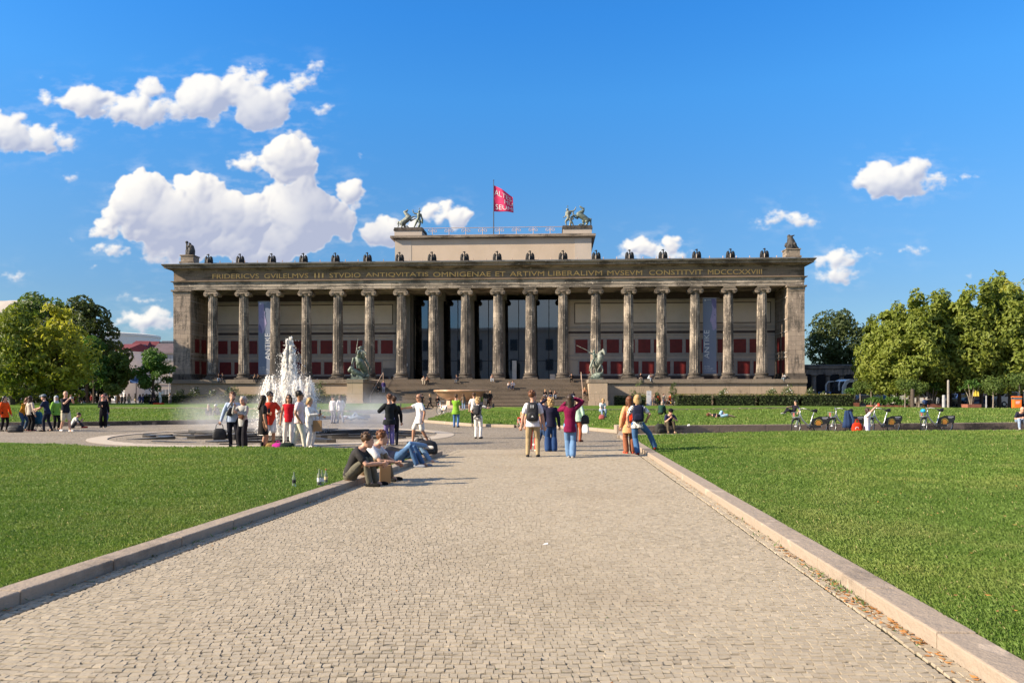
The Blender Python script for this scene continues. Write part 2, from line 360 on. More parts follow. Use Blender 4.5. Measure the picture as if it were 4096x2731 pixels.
b.inputs['Roughness'].default_value = 0.8; b.inputs['Specular IOR Level'].default_value = 0.25
bn = n.new('ShaderNodeBump'); bn.inputs['Strength'].default_value = 0.5; bn.inputs['Distance'].default_value = 0.006
n._set(bn.inputs['Height'], n.noise(o_, 90, 4, 0.7)); n._set(b.inputs['Normal'], bn.outputs[0])
def setts():
    rg = np.random.default_rng(3); C = []
    y = 0.6; row = 0
    def wav(x, y): return 0.10 * np.sin(x * 0.9 + y * 0.23) + 0.05 * np.sin(x * 2.3 - y * 0.6 + 1) + 0.035 * (x + 0.5) ** 2 * 0.35
    while y < 23.4:
        pitch = 0.079 + rg.uniform(-.004, .004)
        x0, x1 = kl(y) + 0.20, kr(y) - 0.20; k = int((x1 - x0) / 0.060) ; w = rg.uniform(0.7, 1.45, k); w *= (x1 - x0) / w.sum()
        e = x0 + np.concatenate([[0], np.cumsum(w)]); cx = (e[:-1] + e[1:]) / 2
        cy = y + wav(cx, y) - wav(np.array([0.0]), y) + rg.normal(0, 0.0035, k)
        C.append(np.stack([cx, cy, w * 0.5 - .0004, np.full(k, pitch * 0.405) * rg.uniform(.93, 1.03, k), 0.06 * np.cos(cx * .9 + y * .23) + rg.normal(0, .03, k)], 1)); y += pitch; row += 1
    for side in (0, 1):                                 # two gutter rows along each kerb
        for j in range(2):
            L = 0.09; ys = np.arange(0.6, 23.4 if side == 0 else 23.4, L); off = 0.045 + j * 0.085
            xs = np.array([kl(q) + off if side == 0 else kr(q) - off for q in ys]); k = len(ys)
            C.append(np.stack([xs + rg.normal(0, .004, k), ys, rg.uniform(.034, .041, k), rg.uniform(.036, .045, k), rg.normal(-.1 if side == 0 else -.05, .05, k)], 1))
    C = np.concatenate(C); N = len(C); hx, hy, a = C[:, 2], C[:, 3], C[:, 4]
    tiltx = rg.normal(0, .022, N); tilty = rg.normal(0, .05, N); zt = 0.017 + rg.normal(0, .0011, N) + 0.006 * np.sin(C[:, 0] * 1.3) * np.sin(C[:, 1] * 0.9)
    V = np.zeros((N, 12, 3)); sx = np.array([-1, 1, 1, -1]); sy = np.array([-1, -1, 1, 1])
    for lev, (s, t_, z) in enumerate(((1.0, 1.0, None), (0.995, 0.99, .7), (0.93, 0.80, 1.0))):
        for i in range(4):
            jx = hx * sx[i] * s * rg.uniform(.975, 1.0, N); jy = hy * sy[i] * t_ * rg.uniform(.86, 1.06, N)
            V[:, lev * 4 + i, 0] = C[:, 0] + jx * np.cos(a) - jy * np.sin(a); V[:, lev * 4 + i, 1] = C[:, 1] + jx * np.sin(a) + jy * np.cos(a)
            V[:, lev * 4 + i, 2] = -0.004 if z is None else zt * z + 0.003 * (z == 1.0) + jx * tiltx + jy * tilty
    q = []
    for l in (0, 4):
        for i in range(4): q.append([l + i, l + (i + 1) % 4, l + 4 + (i + 1) % 4, l + 4 + i])
    q.append([8, 9, 10, 11]); q = np.array(q)
    F = (q[None] + (np.arange(N) * 12)[:, None, None]).reshape(-1, 4)
    t = np.clip(rg.normal(.5, .2, N), 0, 1)
    ob = meshraw('cobblestones', V.reshape(-1, 3), F, m_sett, np.repeat(t, 12)); return ob
o = setts(); tag(o, 'rows of small worn beige setts paving the path', 'paving', kind='structure')
# ------------------------------------------------------------------ lawns
m_turf = bpy.data.materials.new('turf'); m_turf.use_nodes = True; n = NT(m_turf.node_tree); b = m_turf.node_tree.nodes['Principled BSDF']
o_ = n.new('ShaderNodeTexCoord').outputs['Object']
c = n.mix(n.ramp(n.noise(o_, 0.28, 5, 0.6), 0.35, 0.68), (0.095, 0.165, 0.020), (0.135, 0.205, 0.03)); c = n.mix(n.m('MULTIPLY', n.ramp(n.noise(n.v('MULTIPLY', o_, (1, 1.0, 1)), 9, 5, 0.7), 0.4, 0.7), 0.7), c, (0.06, 0.11, 0.016))
n._set(b.inputs['Base Color'], c); b.inputs['Roughness'].default_value = 0.9; b.inputs['Specular IOR Level'].default_value = 0.1
bn = n.new('ShaderNodeBump'); bn.inputs['Strength'].default_value = 1.0; bn.inputs['Distance'].default_value = 0.06
n._set(bn.inputs['Height'], n.noise(o_, 14, 5, 0.75)); n._set(b.inputs['Normal'], bn.outputs[0])
m_blade = bpy.data.materials.new('grass_blade'); m_blade.use_nodes = True; n = NT(m_blade.node_tree); b = m_blade.node_tree.nodes['Principled BSDF']
at = n.new('ShaderNodeAttribute'); at.attribute_name = 'tint'; o_ = n.new('ShaderNodeTexCoord').outputs['Object']
c = n.mix(at.outputs['Fac'], (0.075, 0.145, 0.016), (0.185, 0.262, 0.066)); c = n.mix(n.m('MULTIPLY', n.ramp(n.noise(o_, 0.35, 5, 0.65), 0.45, 0.72), 0.5), c, (0.27, 0.27, 0.09))
c = n.mix(n.m('MULTIPLY', n.ramp(n.noise(o_, 0.16, 5, 0.6), 0.44, 0.62), 0.55), c, n.v('MULTIPLY', c, (1.45, 1.3, 1.25))); c = n.mix(n.m('MULTIPLY', n.ramp(n.noise(o_, 1.1, 4, 0.6), 0.60, 0.72), 0.6), c, n.v('MULTIPLY', c, (.62, .68, .7)))
c = n.mix(n.ramp(at.outputs['Fac'], 0.97, 0.98), c, (0.42, 0.36, 0.16))
n._set(b.inputs['Base Color'], c); b.inputs['Roughness'].default_value = 0.65; b.inputs['Specular IOR Level'].default_value = 0.2
tr = n.new('ShaderNodeBsdfTranslucent'); n._set(tr.inputs['Color'], n.v('MULTIPLY', c, (1.2, 1.3, 0.8)))
mx = n.new('ShaderNodeMixShader'); mx.inputs[0].default_value = 0.3; m_blade.node_tree.links.new(b.outputs[0], mx.inputs[1]); m_blade.node_tree.links.new(tr.outputs[0], mx.inputs[2])
m_blade.node_tree.links.new(mx.outputs[0], m_blade.node_tree.nodes['Material Output'].inputs[0])
def inpoly(P, poly):
    x, y = P[:, 0], P[:, 1]; r = np.zeros(len(P), bool); k = len(poly)
    for i in range(k):
        x0, y0 = poly[i]; x1, y1 = poly[(i + 1) % k]
        c = ((y0 > y) != (y1 > y)); r ^= c & (x < (x1 - x0) * (y - y0) / (y1 - y0 + 1e-12) + x0)
    return r
def sstep(a, b, v): t = np.clip((v - a) / (b - a), 0, 1); return t * t * (3 - 2 * t)
def lawn(poly, hf, step, label):
    bm = bmesh.new(); bm.faces.new([bm.verts.new((x, y, 0)) for x, y in poly])
    xs = [p[0] for p in poly]; ys = [p[1] for p in poly]
    for ax, lo, hi in ((0, min(xs), max(xs)), (1, min(ys), max(ys))):
        q = lo + step
        while q < hi:
            nn = [0, 0, 0]; nn[ax] = 1; cc = [0, 0, 0]; cc[ax] = q
            bmesh.ops.bisect_plane(bm, geom=bm.verts[:] + bm.edges[:] + bm.faces[:], plane_co=cc, plane_no=nn); q += step
    bnd = [e for e in bm.edges if e.is_boundary]
    for v in bm.verts: v.co.z = float(hf(v.co.x, v.co.y)) + 0.012 * mnoise.noise((v.co.x * .9, v.co.y * .9, 0))
    r = bmesh.ops.extrude_edge_only(bm, edges=bnd)
    for v in r['geom']:
        if isinstance(v, bmesh.types.BMVert): v.co.z = -0.06
    bmesh.ops.recalc_face_normals(bm, faces=bm.faces[:])
    me = bpy.data.meshes.new('lawn'); bm.to_mesh(me); bm.free(); me.materials.append(m_turf)
    o = bpy.data.objects.new('lawn', me); COL.objects.link(o); return tag(o, label, 'lawn', kind='structure')
m_kerb = stone('kerb_granite', (0.33, 0.265, 0.205), (0.29, 0.23, 0.175), (0.17, 0.135, 0.105), 0.34, 50, 50, streak=False)
def kerb(pts, w, h, label, side=1, L=1.15, mt=None, z0=-0.1, zf=None):
    mb = MB()
    for (x0, y0), (x1, y1) in zip(pts[:-1], pts[1:]):
        d = Vector((x1 - x0, y1 - y0, 0)); ln = d.length; k = max(1, round(ln / L)); a = math.atan2(d.y, d.x); nx, ny = -math.sin(a) * side, math.cos(a) * side
        for i in range(k):
            t = (i + .5) / k; cx, cy = x0 + d.x * t + nx * w / 2, y0 + d.y * t + ny * w / 2; hh = h + rnd.uniform(-.004, .004)
            zt = hh if zf is None else zf(cx, cy) + .02
            mb.box((cx, cy, (zt + z0) / 2), (ln / k - 0.007, w, zt - z0), a + rnd.uniform(-.002, .002))
    o = mb.build('kerb', mt or m_kerb)
    bv = o.modifiers.new('b', 'BEVEL'); bv.width = 0.014; bv.segments = 2
    return tag(o, label, 'kerb', kind='structure')
# near left lawn
pA = [(kl(-3) - .25, -3), (kl(Y_L) - .25, Y_L)] + [G(1300, 1806), G(900, 1806), G(430, 1806), G(200, 1792), G(0, 1786), G(-900, 1770)] + [(-45, 10), (-30, -3)]
hA = lambda x, y: 0.11 + 0.03 * sstep(0, 8, kl(y) - x)
lawn(pA, hA, 1.2, 'sunny lawn left of the cobbled path')
kerb([(kl(-3), -3), (kl(Y_L), Y_L)], .25, .125, 'low granite kerb along the left side of the path', side=1)
kerb([(kl(Y_L) - .0, Y_L + .0), (kl(Y_L) - .26, Y_L)], .14, .12, 'end stone of the left kerb', side=-1)
# near right lawn
pB = [(kr(-3) + .27, -3), (kr(Y_R) + .27, Y_R), (12, 30.1), (22, 31.0), (40, 33.2), (40, -3)]
hB = lambda x, y: 0.115 + 0.13 * sstep(0, 7, x - kr(y)) * sstep(6, 22, y)
lawn(pB, hB, 1.2, 'wide lawn right of the cobbled path')
kerb([(kr(-3), -3), (kr(Y_R), Y_R)], .27, .13, 'low granite kerb along the right side of the path', side=-1)
# middle right lawn behind the narrow cross path
wl = [(4.75, 33.2), (22, 36.6), (60, 44)]
def hC(x, y): return 0.27 + 0.06 * sstep(40, 75, y) + 0.10 * sstep(14, 24, x) * sstep(38, 60, y) * (1 - sstep(66, 80, y))
pC = [G(2490, 1733), G(2330, 1718), G(2180, 1709), G(2065, 1710), G(1900, 1705), G(1705, 1689), G(1782, 1662), G(1866, 1645), G(1945, 1634), (3, 88), (30, 86), (38, 80), (44, 70), (66, 66), wl[2], wl[1]]
def hCe(x, y): return hC(x, y) * (0.55 + 0.45 * sstep(3, 6, x))
lawn(pC, hCe, 3.0, 'lawn between the bicycles and the museum')
m_dark = stone('dark_kerb', (0.25, 0.195, 0.15), (0.20, 0.16, 0.125), (0.05, 0.045, 0.04), 0.5, 60, 60, streak=False)
kerb(wl, .35, .33, 'dark stone seat kerb behind the parked bicycles', side=-1, L=2.2, mt=m_dark)
kerb([pC[0], pC[1], pC[2], pC[3], pC[4], pC[5]], .2, .15, 'pale kerb at the tip of the middle lawn', side=1, L=1.5)
p_ = G(2467, 1735); MB().b2(p_[0], p_[0] + .42, p_[1], p_[1] + .9, -.05, .36).build('kerb', m_kerb); tag(bpy.data.objects['kerb.005' if 'kerb.005' in bpy.data.objects else 'kerb'], 'square end block of the stone seat kerb', 'kerb', kind='structure')
kerb([(p_[0] + .3, p_[1] + .02), (kr(Y_R) + .1, Y_R)], .2, .12, 'short kerb joining the two right lawns', side=-1)
pC2 = [D_ for D_ in [(G(2200, 1663)[0], 63), (24, 66), (26, 80), (-1, 82)]]
lawn(pC2, lambda x, y: hCe(x, y) + .07, 3.0, 'raised far lawn in front of the stairs')
kerb([pC2[0], pC2[1]], .25, .62, 'dark kerb step crossing the right lawn', side=-1, L=2.4, mt=m_dark, z0=.0, zf=lambda x, y: hCe(x, y) + .09)
# left far lawns
def hD(x, y): return 0.16 + 0.30 * sstep(48, 90, y)
pD1 = [G(-500, 1708), G(0, 1706), G(400, 1702), G(900, 1693), G(1472, 1670), G(1405, 1661), (D(900, 70), 70), (D(400, 71), 71), (-60, 72)]
lawn(pD1, hD, 3.0, 'left far lawn behind the fountain')
kerb(pD1[:5], .2, .23, 'dark kerb of the left far lawn', side=-1, L=2.0, mt=m_dark)
pD2 = [(-60, 73.2), (D(400, 72.5), 72.5), (D(900, 71.5), 71.5), G(1400, 1656), G(1593, 1652), G(1665, 1638), (D(1700, 84), 84), (D(1690, 95), 95), (-60, 96)]
lawn(pD2, lambda x, y: hD(x, y) + .03, 3.0, 'lawn in front of the left hedge')
kerb(pD2[1:6], .2, .3, 'dark kerb between the two left far lawns', side=-1, L=2.0, mt=m_dark, zf=lambda x, y: hD(x, y) + .05)
# ------------------------------------------------------------------ blades
def blades(poly, hf, y0, y1, base, seed, xr, lmin=.022, lmax=.048):
    rg = np.random.default_rng(seed); out = []; ye = np.geomspace(y0, y1, 26)
    for a, b_ in zip(ye[:-1], ye[1:]):
        ym = (a + b_) / 2; dn = base * min(1.0, (6.0 / ym) ** 2); xa, xb = max(xr[0], -ym * .72 - .5), min(xr[1], ym * .72 + .5)
        if xb <= xa: continue
        k = int((b_ - a) * (xb - xa) * dn); P = np.stack([rg.uniform(xa, xb, k), rg.uniform(a, b_, k)], 1); out.append(P[inpoly(P, poly)])
    P = np.concatenate(out); N = len(P); x, y = P[:, 0], P[:, 1]
    sc_ = np.maximum(1, y / 7.0); clump = np.array([mnoise.noise((q[0] * 1.3, q[1] * 1.3, 3.1)) for q in P[::1]]) if N < 400000 else np.zeros(N)
    L = rg.uniform(lmin, lmax, N) * (1 + .45 * clump) * (1 + .10 * (sc_ - 1)); w = .0035 * sc_ * rg.uniform(.7, 1.3, N)
    th = rg.uniform(0, 2 * np.pi, N); ln = rg.uniform(.25, 1.15, N) * L; la = th + rg.normal(1.57, .5, N)
    z = np.array(hf(x, y)) - .004
    V = np.zeros((N, 4, 3)); V[:, 0] = np.stack([x - w * np.cos(th), y - w * np.sin(th), z], 1); V[:, 1] = np.stack([x + w * np.cos(th), y + w * np.sin(th), z], 1)
    V[:, 2] = np.stack([x + ln * .45 * np.cos(la) + w * .6 * np.cos(th), y + ln * .45 * np.sin(la) + w * .6 * np.sin(th), z + L * .65], 1); V[:, 3] = np.stack([x + ln * np.cos(la), y + ln * np.sin(la), z + L * rg.uniform(.75, 1.0, N)], 1)
    q = np.array([[0, 1, 2], [0, 2, 3]]); F = (q[None] + (np.arange(N) * 4)[:, None, None]).reshape(-1, 3)
    t = np.clip(.46 + .30 * clump + rg.normal(0, .2, N), 0, .95); t[rg.random(N) < .018] = 1.0
    o = meshraw('grass', V.reshape(-1, 3), F, m_blade, np.repeat(t, 4)); return o
tag(blades(pA, hA, 3.0, 24, 6500, 1, (-30, 0)), 'short mown grass blades left of the path', 'grass', kind='stuff')
tag(blades(pB, hB, 3.0, 34, 6500, 2, (2, 30)), 'short mown grass blades right of the path', 'grass', kind='stuff')
tag(blades(pC, lambda x, y: hCe(x, y), 33, 66, 2600, 3, (-8, 60), .04, .08), 'far grass blades behind the bicycles', 'grass', kind='stuff')
tag(blades(pD1, hD, 40, 72, 2600, 4, (-60, 0), .04, .08), 'far grass blades behind the fountain', 'grass', kind='stuff')
# fallen leaves and weeds along the kerbs
m_leafdry = mat('dry_leaf', (0.40, 0.15, 0.035), (0.30, 0.17, 0.06), 30, 0.7)
m_weed = mat('weed_leaf', (0.07, 0.13, 0.03), (0.12, 0.17, 0.05), 20, 0.6)
def litter(name, mt, pts, label):
    V, F = [], []
    for (x, y, z, s, up) in pts:
        a = rnd.uniform(0, 6.28); k = len(V); ca, sa = math.cos(a), math.sin(a); cu = rnd.uniform(.1, .5)
        for u, v_, h in ((-1, 0, cu), (0, -.45, 0), (1, 0, cu * .7), (0, .45, .15)):
            V.append((x + s * (u * ca - v_ * sa), y + s * (u * sa + v_ * ca), z + s * (h + (up * (u + 1)))))
        F.append((k, k + 1, k + 2, k + 3))
    o = meshraw(name, np.array(V), np.array(F), mt); return tag(o, label, 'litter' if name == 'fallen_leaves' else 'weeds', kind='stuff')
pts = []
for i in range(330):
    y = rnd.choice([rnd.uniform(4.2, 8.5), rnd.gauss(6.1, .5), rnd.uniform(5, 20)]); pts.append((kr(y) - abs(rnd.gauss(0, .07)) - .02, y, .022, rnd.uniform(.012, .032), 0))
for i in range(120):
    y = rnd.uniform(5, 16); pts.append((kl(y) + abs(rnd.gauss(0, .05)) + .02, y, .022, rnd.uniform(.01, .026), 0))
for i in range(60): y = rnd.uniform(4, 16); pts.append((rnd.uniform(kl(y) + .3, kr(y) - .3), y, .026, rnd.uniform(.008, .02), 0))
for i in range(70):
    y = rnd.uniform(5, 24); x = rnd.uniform(kr(y) + .5, y * .68); pts.append((x, y, hB(x, y) + .05, rnd.uniform(.015, .03), 0))
litter('fallen_leaves', m_leafdry, pts, 'orange brown dry leaves scattered along the kerbs')
pts = []
for cy, k in ((6.75, 60), (7.3, 45), (6.2, 25), (8.5, 12), (10.4, 10), (9.0, 8), (5.4, 8)):
    for i in range(k): y = rnd.gauss(cy, .16); pts.append((kr(y) - abs(rnd.gauss(.05, .06)) - .01, y, .022, rnd.uniform(.010, .024), rnd.uniform(.1, 1.1)))
for i in range(60): y = rnd.uniform(5.5, 12); pts.append((kl(y) + abs(rnd.gauss(0, .05)) + .02, y, .02, rnd.uniform(.012, .03), rnd.uniform(.2, .9)))
for i in range(300): y = rnd.uniform(3.5, 10); pts.append((rnd.uniform(kl(y) + .2, kr(y) - .1), y, .014, rnd.uniform(.004, .012), rnd.uniform(0, .6)))
litter('weeds', m_weed, pts, 'green weeds growing between the kerb and the setts')
# ================================================================== the museum
PSI = R(3.25); MX, MY = -4.17, 106.0; MZ = 0.08
def MW(xl, yl, z=0.0):      # museum local -> world
    return (MX + xl * math.cos(PSI) + yl * math.sin(PSI), MY - xl * math.sin(PSI) + yl * math.cos(PSI), MZ + z)
museum = thing('museum', 'long dark sandstone museum with eighteen ionic columns and broad front stairs', 'museum', (MX, MY, MZ), -PSI)
SP = 4.4716; CXS = [(i - 8.5) * SP for i in range(18)]
s_col = stone('column_stone', (0.43, 0.36, 0.29), (0.25, 0.21, 0.175), (0.070, 0.062, 0.056), 0.74, 0.62, 0.8)
s_pier = stone('pier_stone', (0.37, 0.295, 0.235), (0.26, 0.21, 0.17), (0.095, 0.082, 0.07), 0.54, 1.3, 0.62)
s_ent = stone('entablature_stone', (0.46, 0.385, 0.31), (0.31, 0.26, 0.21), (0.095, 0.083, 0.072), 0.64, 2.6, 0.60, streak=False)
s_frz = stone('frieze_stone', (0.25, 0.185, 0.135), (0.215, 0.16, 0.115), (0.085, 0.065, 0.045), 0.48, 3.4, 3, streak=False)
s_cor = stone('cornice_stone', (0.31, 0.25, 0.195), (0.24, 0.195, 0.15), (0.075, 0.062, 0.05), 0.60, 2.2, 0.5, streak=False)
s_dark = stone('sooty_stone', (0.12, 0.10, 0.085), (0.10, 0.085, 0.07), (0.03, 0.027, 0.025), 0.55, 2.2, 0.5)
s_pod = stone('podium_stone', (0.42, 0.33, 0.24), (0.38, 0.285, 0.20), (0.16, 0.125, 0.095), 0.36, 3.2, 1.6)
s_cap_p = stone('podium_cap_stone', (0.25, 0.205, 0.16), (0.22, 0.18, 0.14), (0.08, 0.065, 0.052), 0.45, 3.2, 3, streak=False)
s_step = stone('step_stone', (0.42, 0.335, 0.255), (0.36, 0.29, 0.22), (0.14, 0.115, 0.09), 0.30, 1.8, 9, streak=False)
s_riser_shade = stone('riser_shade_stone', (0.055, 0.044, 0.036), (0.045, 0.036, 0.03), (0.022, 0.018, 0.015), 0.5, 1.8, 9, streak=False)  # step fronts darkened in colour: painted shade plus dirt, against the light treads
m_attic = mat('attic_render', (0.56, 0.445, 0.34), (0.50, 0.395, 0.295), 0.35, 0.9, 0.15, 12)
m_attic2 = mat('attic_corner', (0.53, 0.445, 0.37), (0.47, 0.40, 0.33), 0.5, 0.9, 0.15, 12)
m_wall = mat('hall_wall', (0.56, 0.46, 0.375), (0.49, 0.40, 0.325), 0.8, 0.85, 0.1, 10)
m_wallp = mat('wall_panel', (0.74, 0.62, 0.51), (0.68, 0.565, 0.46), 0.6, 0.85)
m_line = mat('dark_moulding', (0.10, 0.075, 0.07), None, 2, 0.8)
m_lline = mat('light_moulding', (0.46, 0.41, 0.38), None, 2, 0.8)
m_red = mat('red_marble', (0.20, 0.021, 0.019), (0.14, 0.015, 0.014), 1.6, 0.55, spec=0.4)
m_gold = mat('gilded_letter', (0.95, 0.58, 0.19), (0.80, 0.46, 0.15), 3, 0.5, spec=0.5)
m_roof = mat('roof_metal', (0.20, 0.21, 0.22), (0.15, 0.155, 0.16), 1, 0.5)
m_railp = mat('pale_rail', (0.60, 0.43, 0.33), None, 1, 0.6)
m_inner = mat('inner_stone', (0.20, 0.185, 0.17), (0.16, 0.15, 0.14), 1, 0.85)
m_black = mat('black_void', (0.02, 0.022, 0.025), None, 1, 0.8)
m_glass = bpy.data.materials.new('hall_glass'); m_glass.use_nodes = True; n = NT(m_glass.node_tree); out = m_glass.node_tree.nodes['Material Output']
gl = n.new('ShaderNodeBsdfGlossy'); gl.inputs['Roughness'].default_value = 0.02; gl.inputs['Color'].default_value = (.75, .85, .95, 1)
tr = n.new('ShaderNodeBsdfTransparent'); tr.inputs['Color'].default_value = (.26, .29, .29, 1)
mx = n.new('ShaderNodeMixShader'); mx.inputs[0].default_value = 0.2
for s_, d_ in ((tr, 1), (gl, 2)): m_glass.node_tree.links.new(s_.outputs[0], mx.inputs[d_])
m_glass.node_tree.links.new(mx.outputs[0], out.inputs[0])
P = museum
# podium in two wings, cap moulding, floor
for sg, a, b in ((-1, -43.45, -16.15), (1, 16.6, 43.55)):
    MB().b2(a, b, -1.25, 34, -1.0, 3.02).build('podium', s_pod, P)
    MB().b2(a - .18, b + .02, -1.5, 34, 3.02, 3.5).b2(a - .05, b + .01, -1.38, 34, 3.5, 3.56).build('podium_cap', s_cap_p, P)
MB().b2(-16.1, 16.55, -1.2, 34, -1.0, 3.54).build('hall_floor', s_step, P)
# stairs: 21 steps
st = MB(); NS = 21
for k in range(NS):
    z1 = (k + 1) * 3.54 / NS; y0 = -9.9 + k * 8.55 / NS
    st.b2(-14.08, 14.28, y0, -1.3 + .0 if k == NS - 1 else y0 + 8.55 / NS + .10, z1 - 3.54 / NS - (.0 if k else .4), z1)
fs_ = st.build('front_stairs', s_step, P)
rs_ = MB()  # thin dark facings that carry the painted shade of the step fronts
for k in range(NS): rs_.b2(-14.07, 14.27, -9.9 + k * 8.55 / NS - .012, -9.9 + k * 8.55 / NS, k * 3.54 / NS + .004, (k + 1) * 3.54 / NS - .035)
rs_.build('stair_riser_shade', s_riser_shade, fs_)
for a, b, bx in ((-16.15, -14.08, 0), (14.28, 16.6, 0)):
    c = MB(); c.b2(a + .10, b - .10, -9.9, -1.52, -1, 2.95); c.build('stair_cheek', s_pod, P)
    c = MB(); c.b2(a - .02, b + .02, -10.05, -1.53, 2.95, 3.4); c.build('cheek_cap', s_cap_p, P)
    c = MB(); c.b2(a - .06, b + .06, -10.15, -9.9, -1, .72); c.b2(a + .02, b - .02, -10.0, -9.9, .72, 2.95); c.build('cheek_pedestal', s_pod, P)
for x in (-13.4, 13.6):
    MB().tube([(x, -9.0, 1.4), (x, -1.6, 4.5)], .035).tube([(x, -9.0, .5), (x, -9.0, 1.4)], .03).tube([(x, -1.6, 3.55), (x, -1.6, 4.5)], .03).build('handrail', m_railp, P)
# columns
def column(x, y, parent, detail=True):
    r0, r1 = .72, .615
    c = MB(); prof = [(r0 * (1 + .05 * (t < .01)) - (r0 - r1) * t ** 1.25, 4.48 + t * 10.72) for t in np.linspace(0, 1, 13)]
    c.lathe(prof, 40, (x, y, 0), .075, 1); sh = c.build('column', s_col, parent)
    b = MB(); b.b2(x - 1.02, x + 1.02, y - 1.02, y + 1.02, 3.55, 3.82); b.lathe([(.99, 3.82), (1.0, 3.9), (.99, 3.98), (.84, 4.03), (.82, 4.13), (.9, 4.19), (.93, 4.27), (.88, 4.36), (.76, 4.4), (.75, 4.48)], 28, (x, y, 0)); b.build('column_base', s_dark if detail else s_col, sh)
    k = MB(); k.lathe([(.62, 15.2), (.66, 15.26), (.64, 15.3), (.74, 15.42), (.84, 15.56), (.78, 15.62)], 24, (x, y, 0))
    k.b2(x - .80, x + .80, y - .78, y + .78, 15.86, 16.08); k.b2(x - .62, x + .62, y - .72, y + .72, 15.5, 15.86)
    for sx in (-1, 1):
        for j, (rr, ww) in enumerate(((.37, .70), (.30, .74), (.16, .77), (.07, .80))):
            ring = [[(x + sx * .70 + rr * math.cos(t), y + yy, 15.52 + rr * math.sin(t)) for t in np.linspace(0, 6.283, 17)[:-1]] for yy in (-ww, ww)]
            k.rings(ring)
    k.build('column_capital', s_cor, sh)
for x in CXS: column(x, 0, P)
for x in (-1.5 * SP, -.5 * SP, .5 * SP, 1.5 * SP):
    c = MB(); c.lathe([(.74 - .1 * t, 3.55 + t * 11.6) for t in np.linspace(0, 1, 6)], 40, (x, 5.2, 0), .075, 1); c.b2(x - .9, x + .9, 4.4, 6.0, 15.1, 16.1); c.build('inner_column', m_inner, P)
# corner piers and side walls
for a, b in ((-43.25, -40.82), (41.2, 43.38)):
    c = MB(); c.b2(a, b, -.95, 34, 4.35, 15.25); c.build('corner_pier', s_pier, P)
    c = MB(); c.b2(a - .25, b + .25, -1.22, 34, 3.56, 3.95); c.b2(a - .1, b + .1, -1.06, 34, 3.95, 4.35); c.build('pier_base', s_dark, P)
    c = MB(); c.b2(a - .02, b + .02, -.98, 34, 15.25, 15.42); c.b2(a - .06, b + .06, -1.0, 34, 15.42, 15.85); c.b2(a - .25, b + .25, -1.2, 34, 15.85, 16.08); c.build('pier_capital', s_cor, P)
# entablature
e = MB(); e.b2(-43.2, 43.36, -.82, 34, 16.08, 16.5); e.b2(-43.25, 43.4, -.87, 34, 16.5, 16.92); e.b2(-43.3, 43.45, -.92, 34, 16.92, 17.2); e.build('architrave', s_ent, P)
e = MB(); e.b2(-43.6, 43.75, -1.12, 34, 17.2, 17.3); e.b2(-43.25, 43.4, -.84, 34, 17.3, 18.62); e.build('frieze', s_frz, P)
e = MB()
for k, (o_, z0, z1) in enumerate(((.05, 18.62, 18.7), (.12, 18.7, 18.78))): e.b2(-43.25 - o_, 43.4 + o_, -.84 - o_, 34, z0, z1)
pr = [(.18, 18.78), (.62, 18.98), (.95, 19.02), (.95, 19.2), (1.02, 19.22), (1.18, 19.42), (1.22, 19.5)]
e.rings([[(-43.25 - q, -.84 - q, z), (43.4 + q, -.84 - q, z), (43.4 + q, 34, z), (-43.25 - q, 34, z)] for q, z in pr]); e.build('cornice', s_cor, P)
dn = MB()
for k in range(470): dn.b2(-43.5 + k * .1855, -43.5 + k * .1855 + .10, -1.22, -1.0, 18.79, 18.92)
g_ = MB(); g_.b2(-44.45, 44.6, -2.04, 34, 19.5, 19.56); g_.b2(-42.0, 42.1, -1.2, 34, 19.56, 19.8); g_.build('roof_edge', m_roof, P)
rf = MB()
for a, b in ((-40, -29.4), (-26, -16.5), (16.4, 31)):
    rf.tube([(a, 2, 20.25), (b, 2, 20.25)], .035, 4)
    x = a
    while x < b: rf.tube([(x, 2, 19.8), (x, 2, 20.25)], .03, 4); x += 2.0
x = -38.5
while x < 41: rf.tube([(x, -.6, 19.8), (x, -.6, 20.12)], .055, 5); x += 1.78
rf.build('roof_railing', m_railp, P)
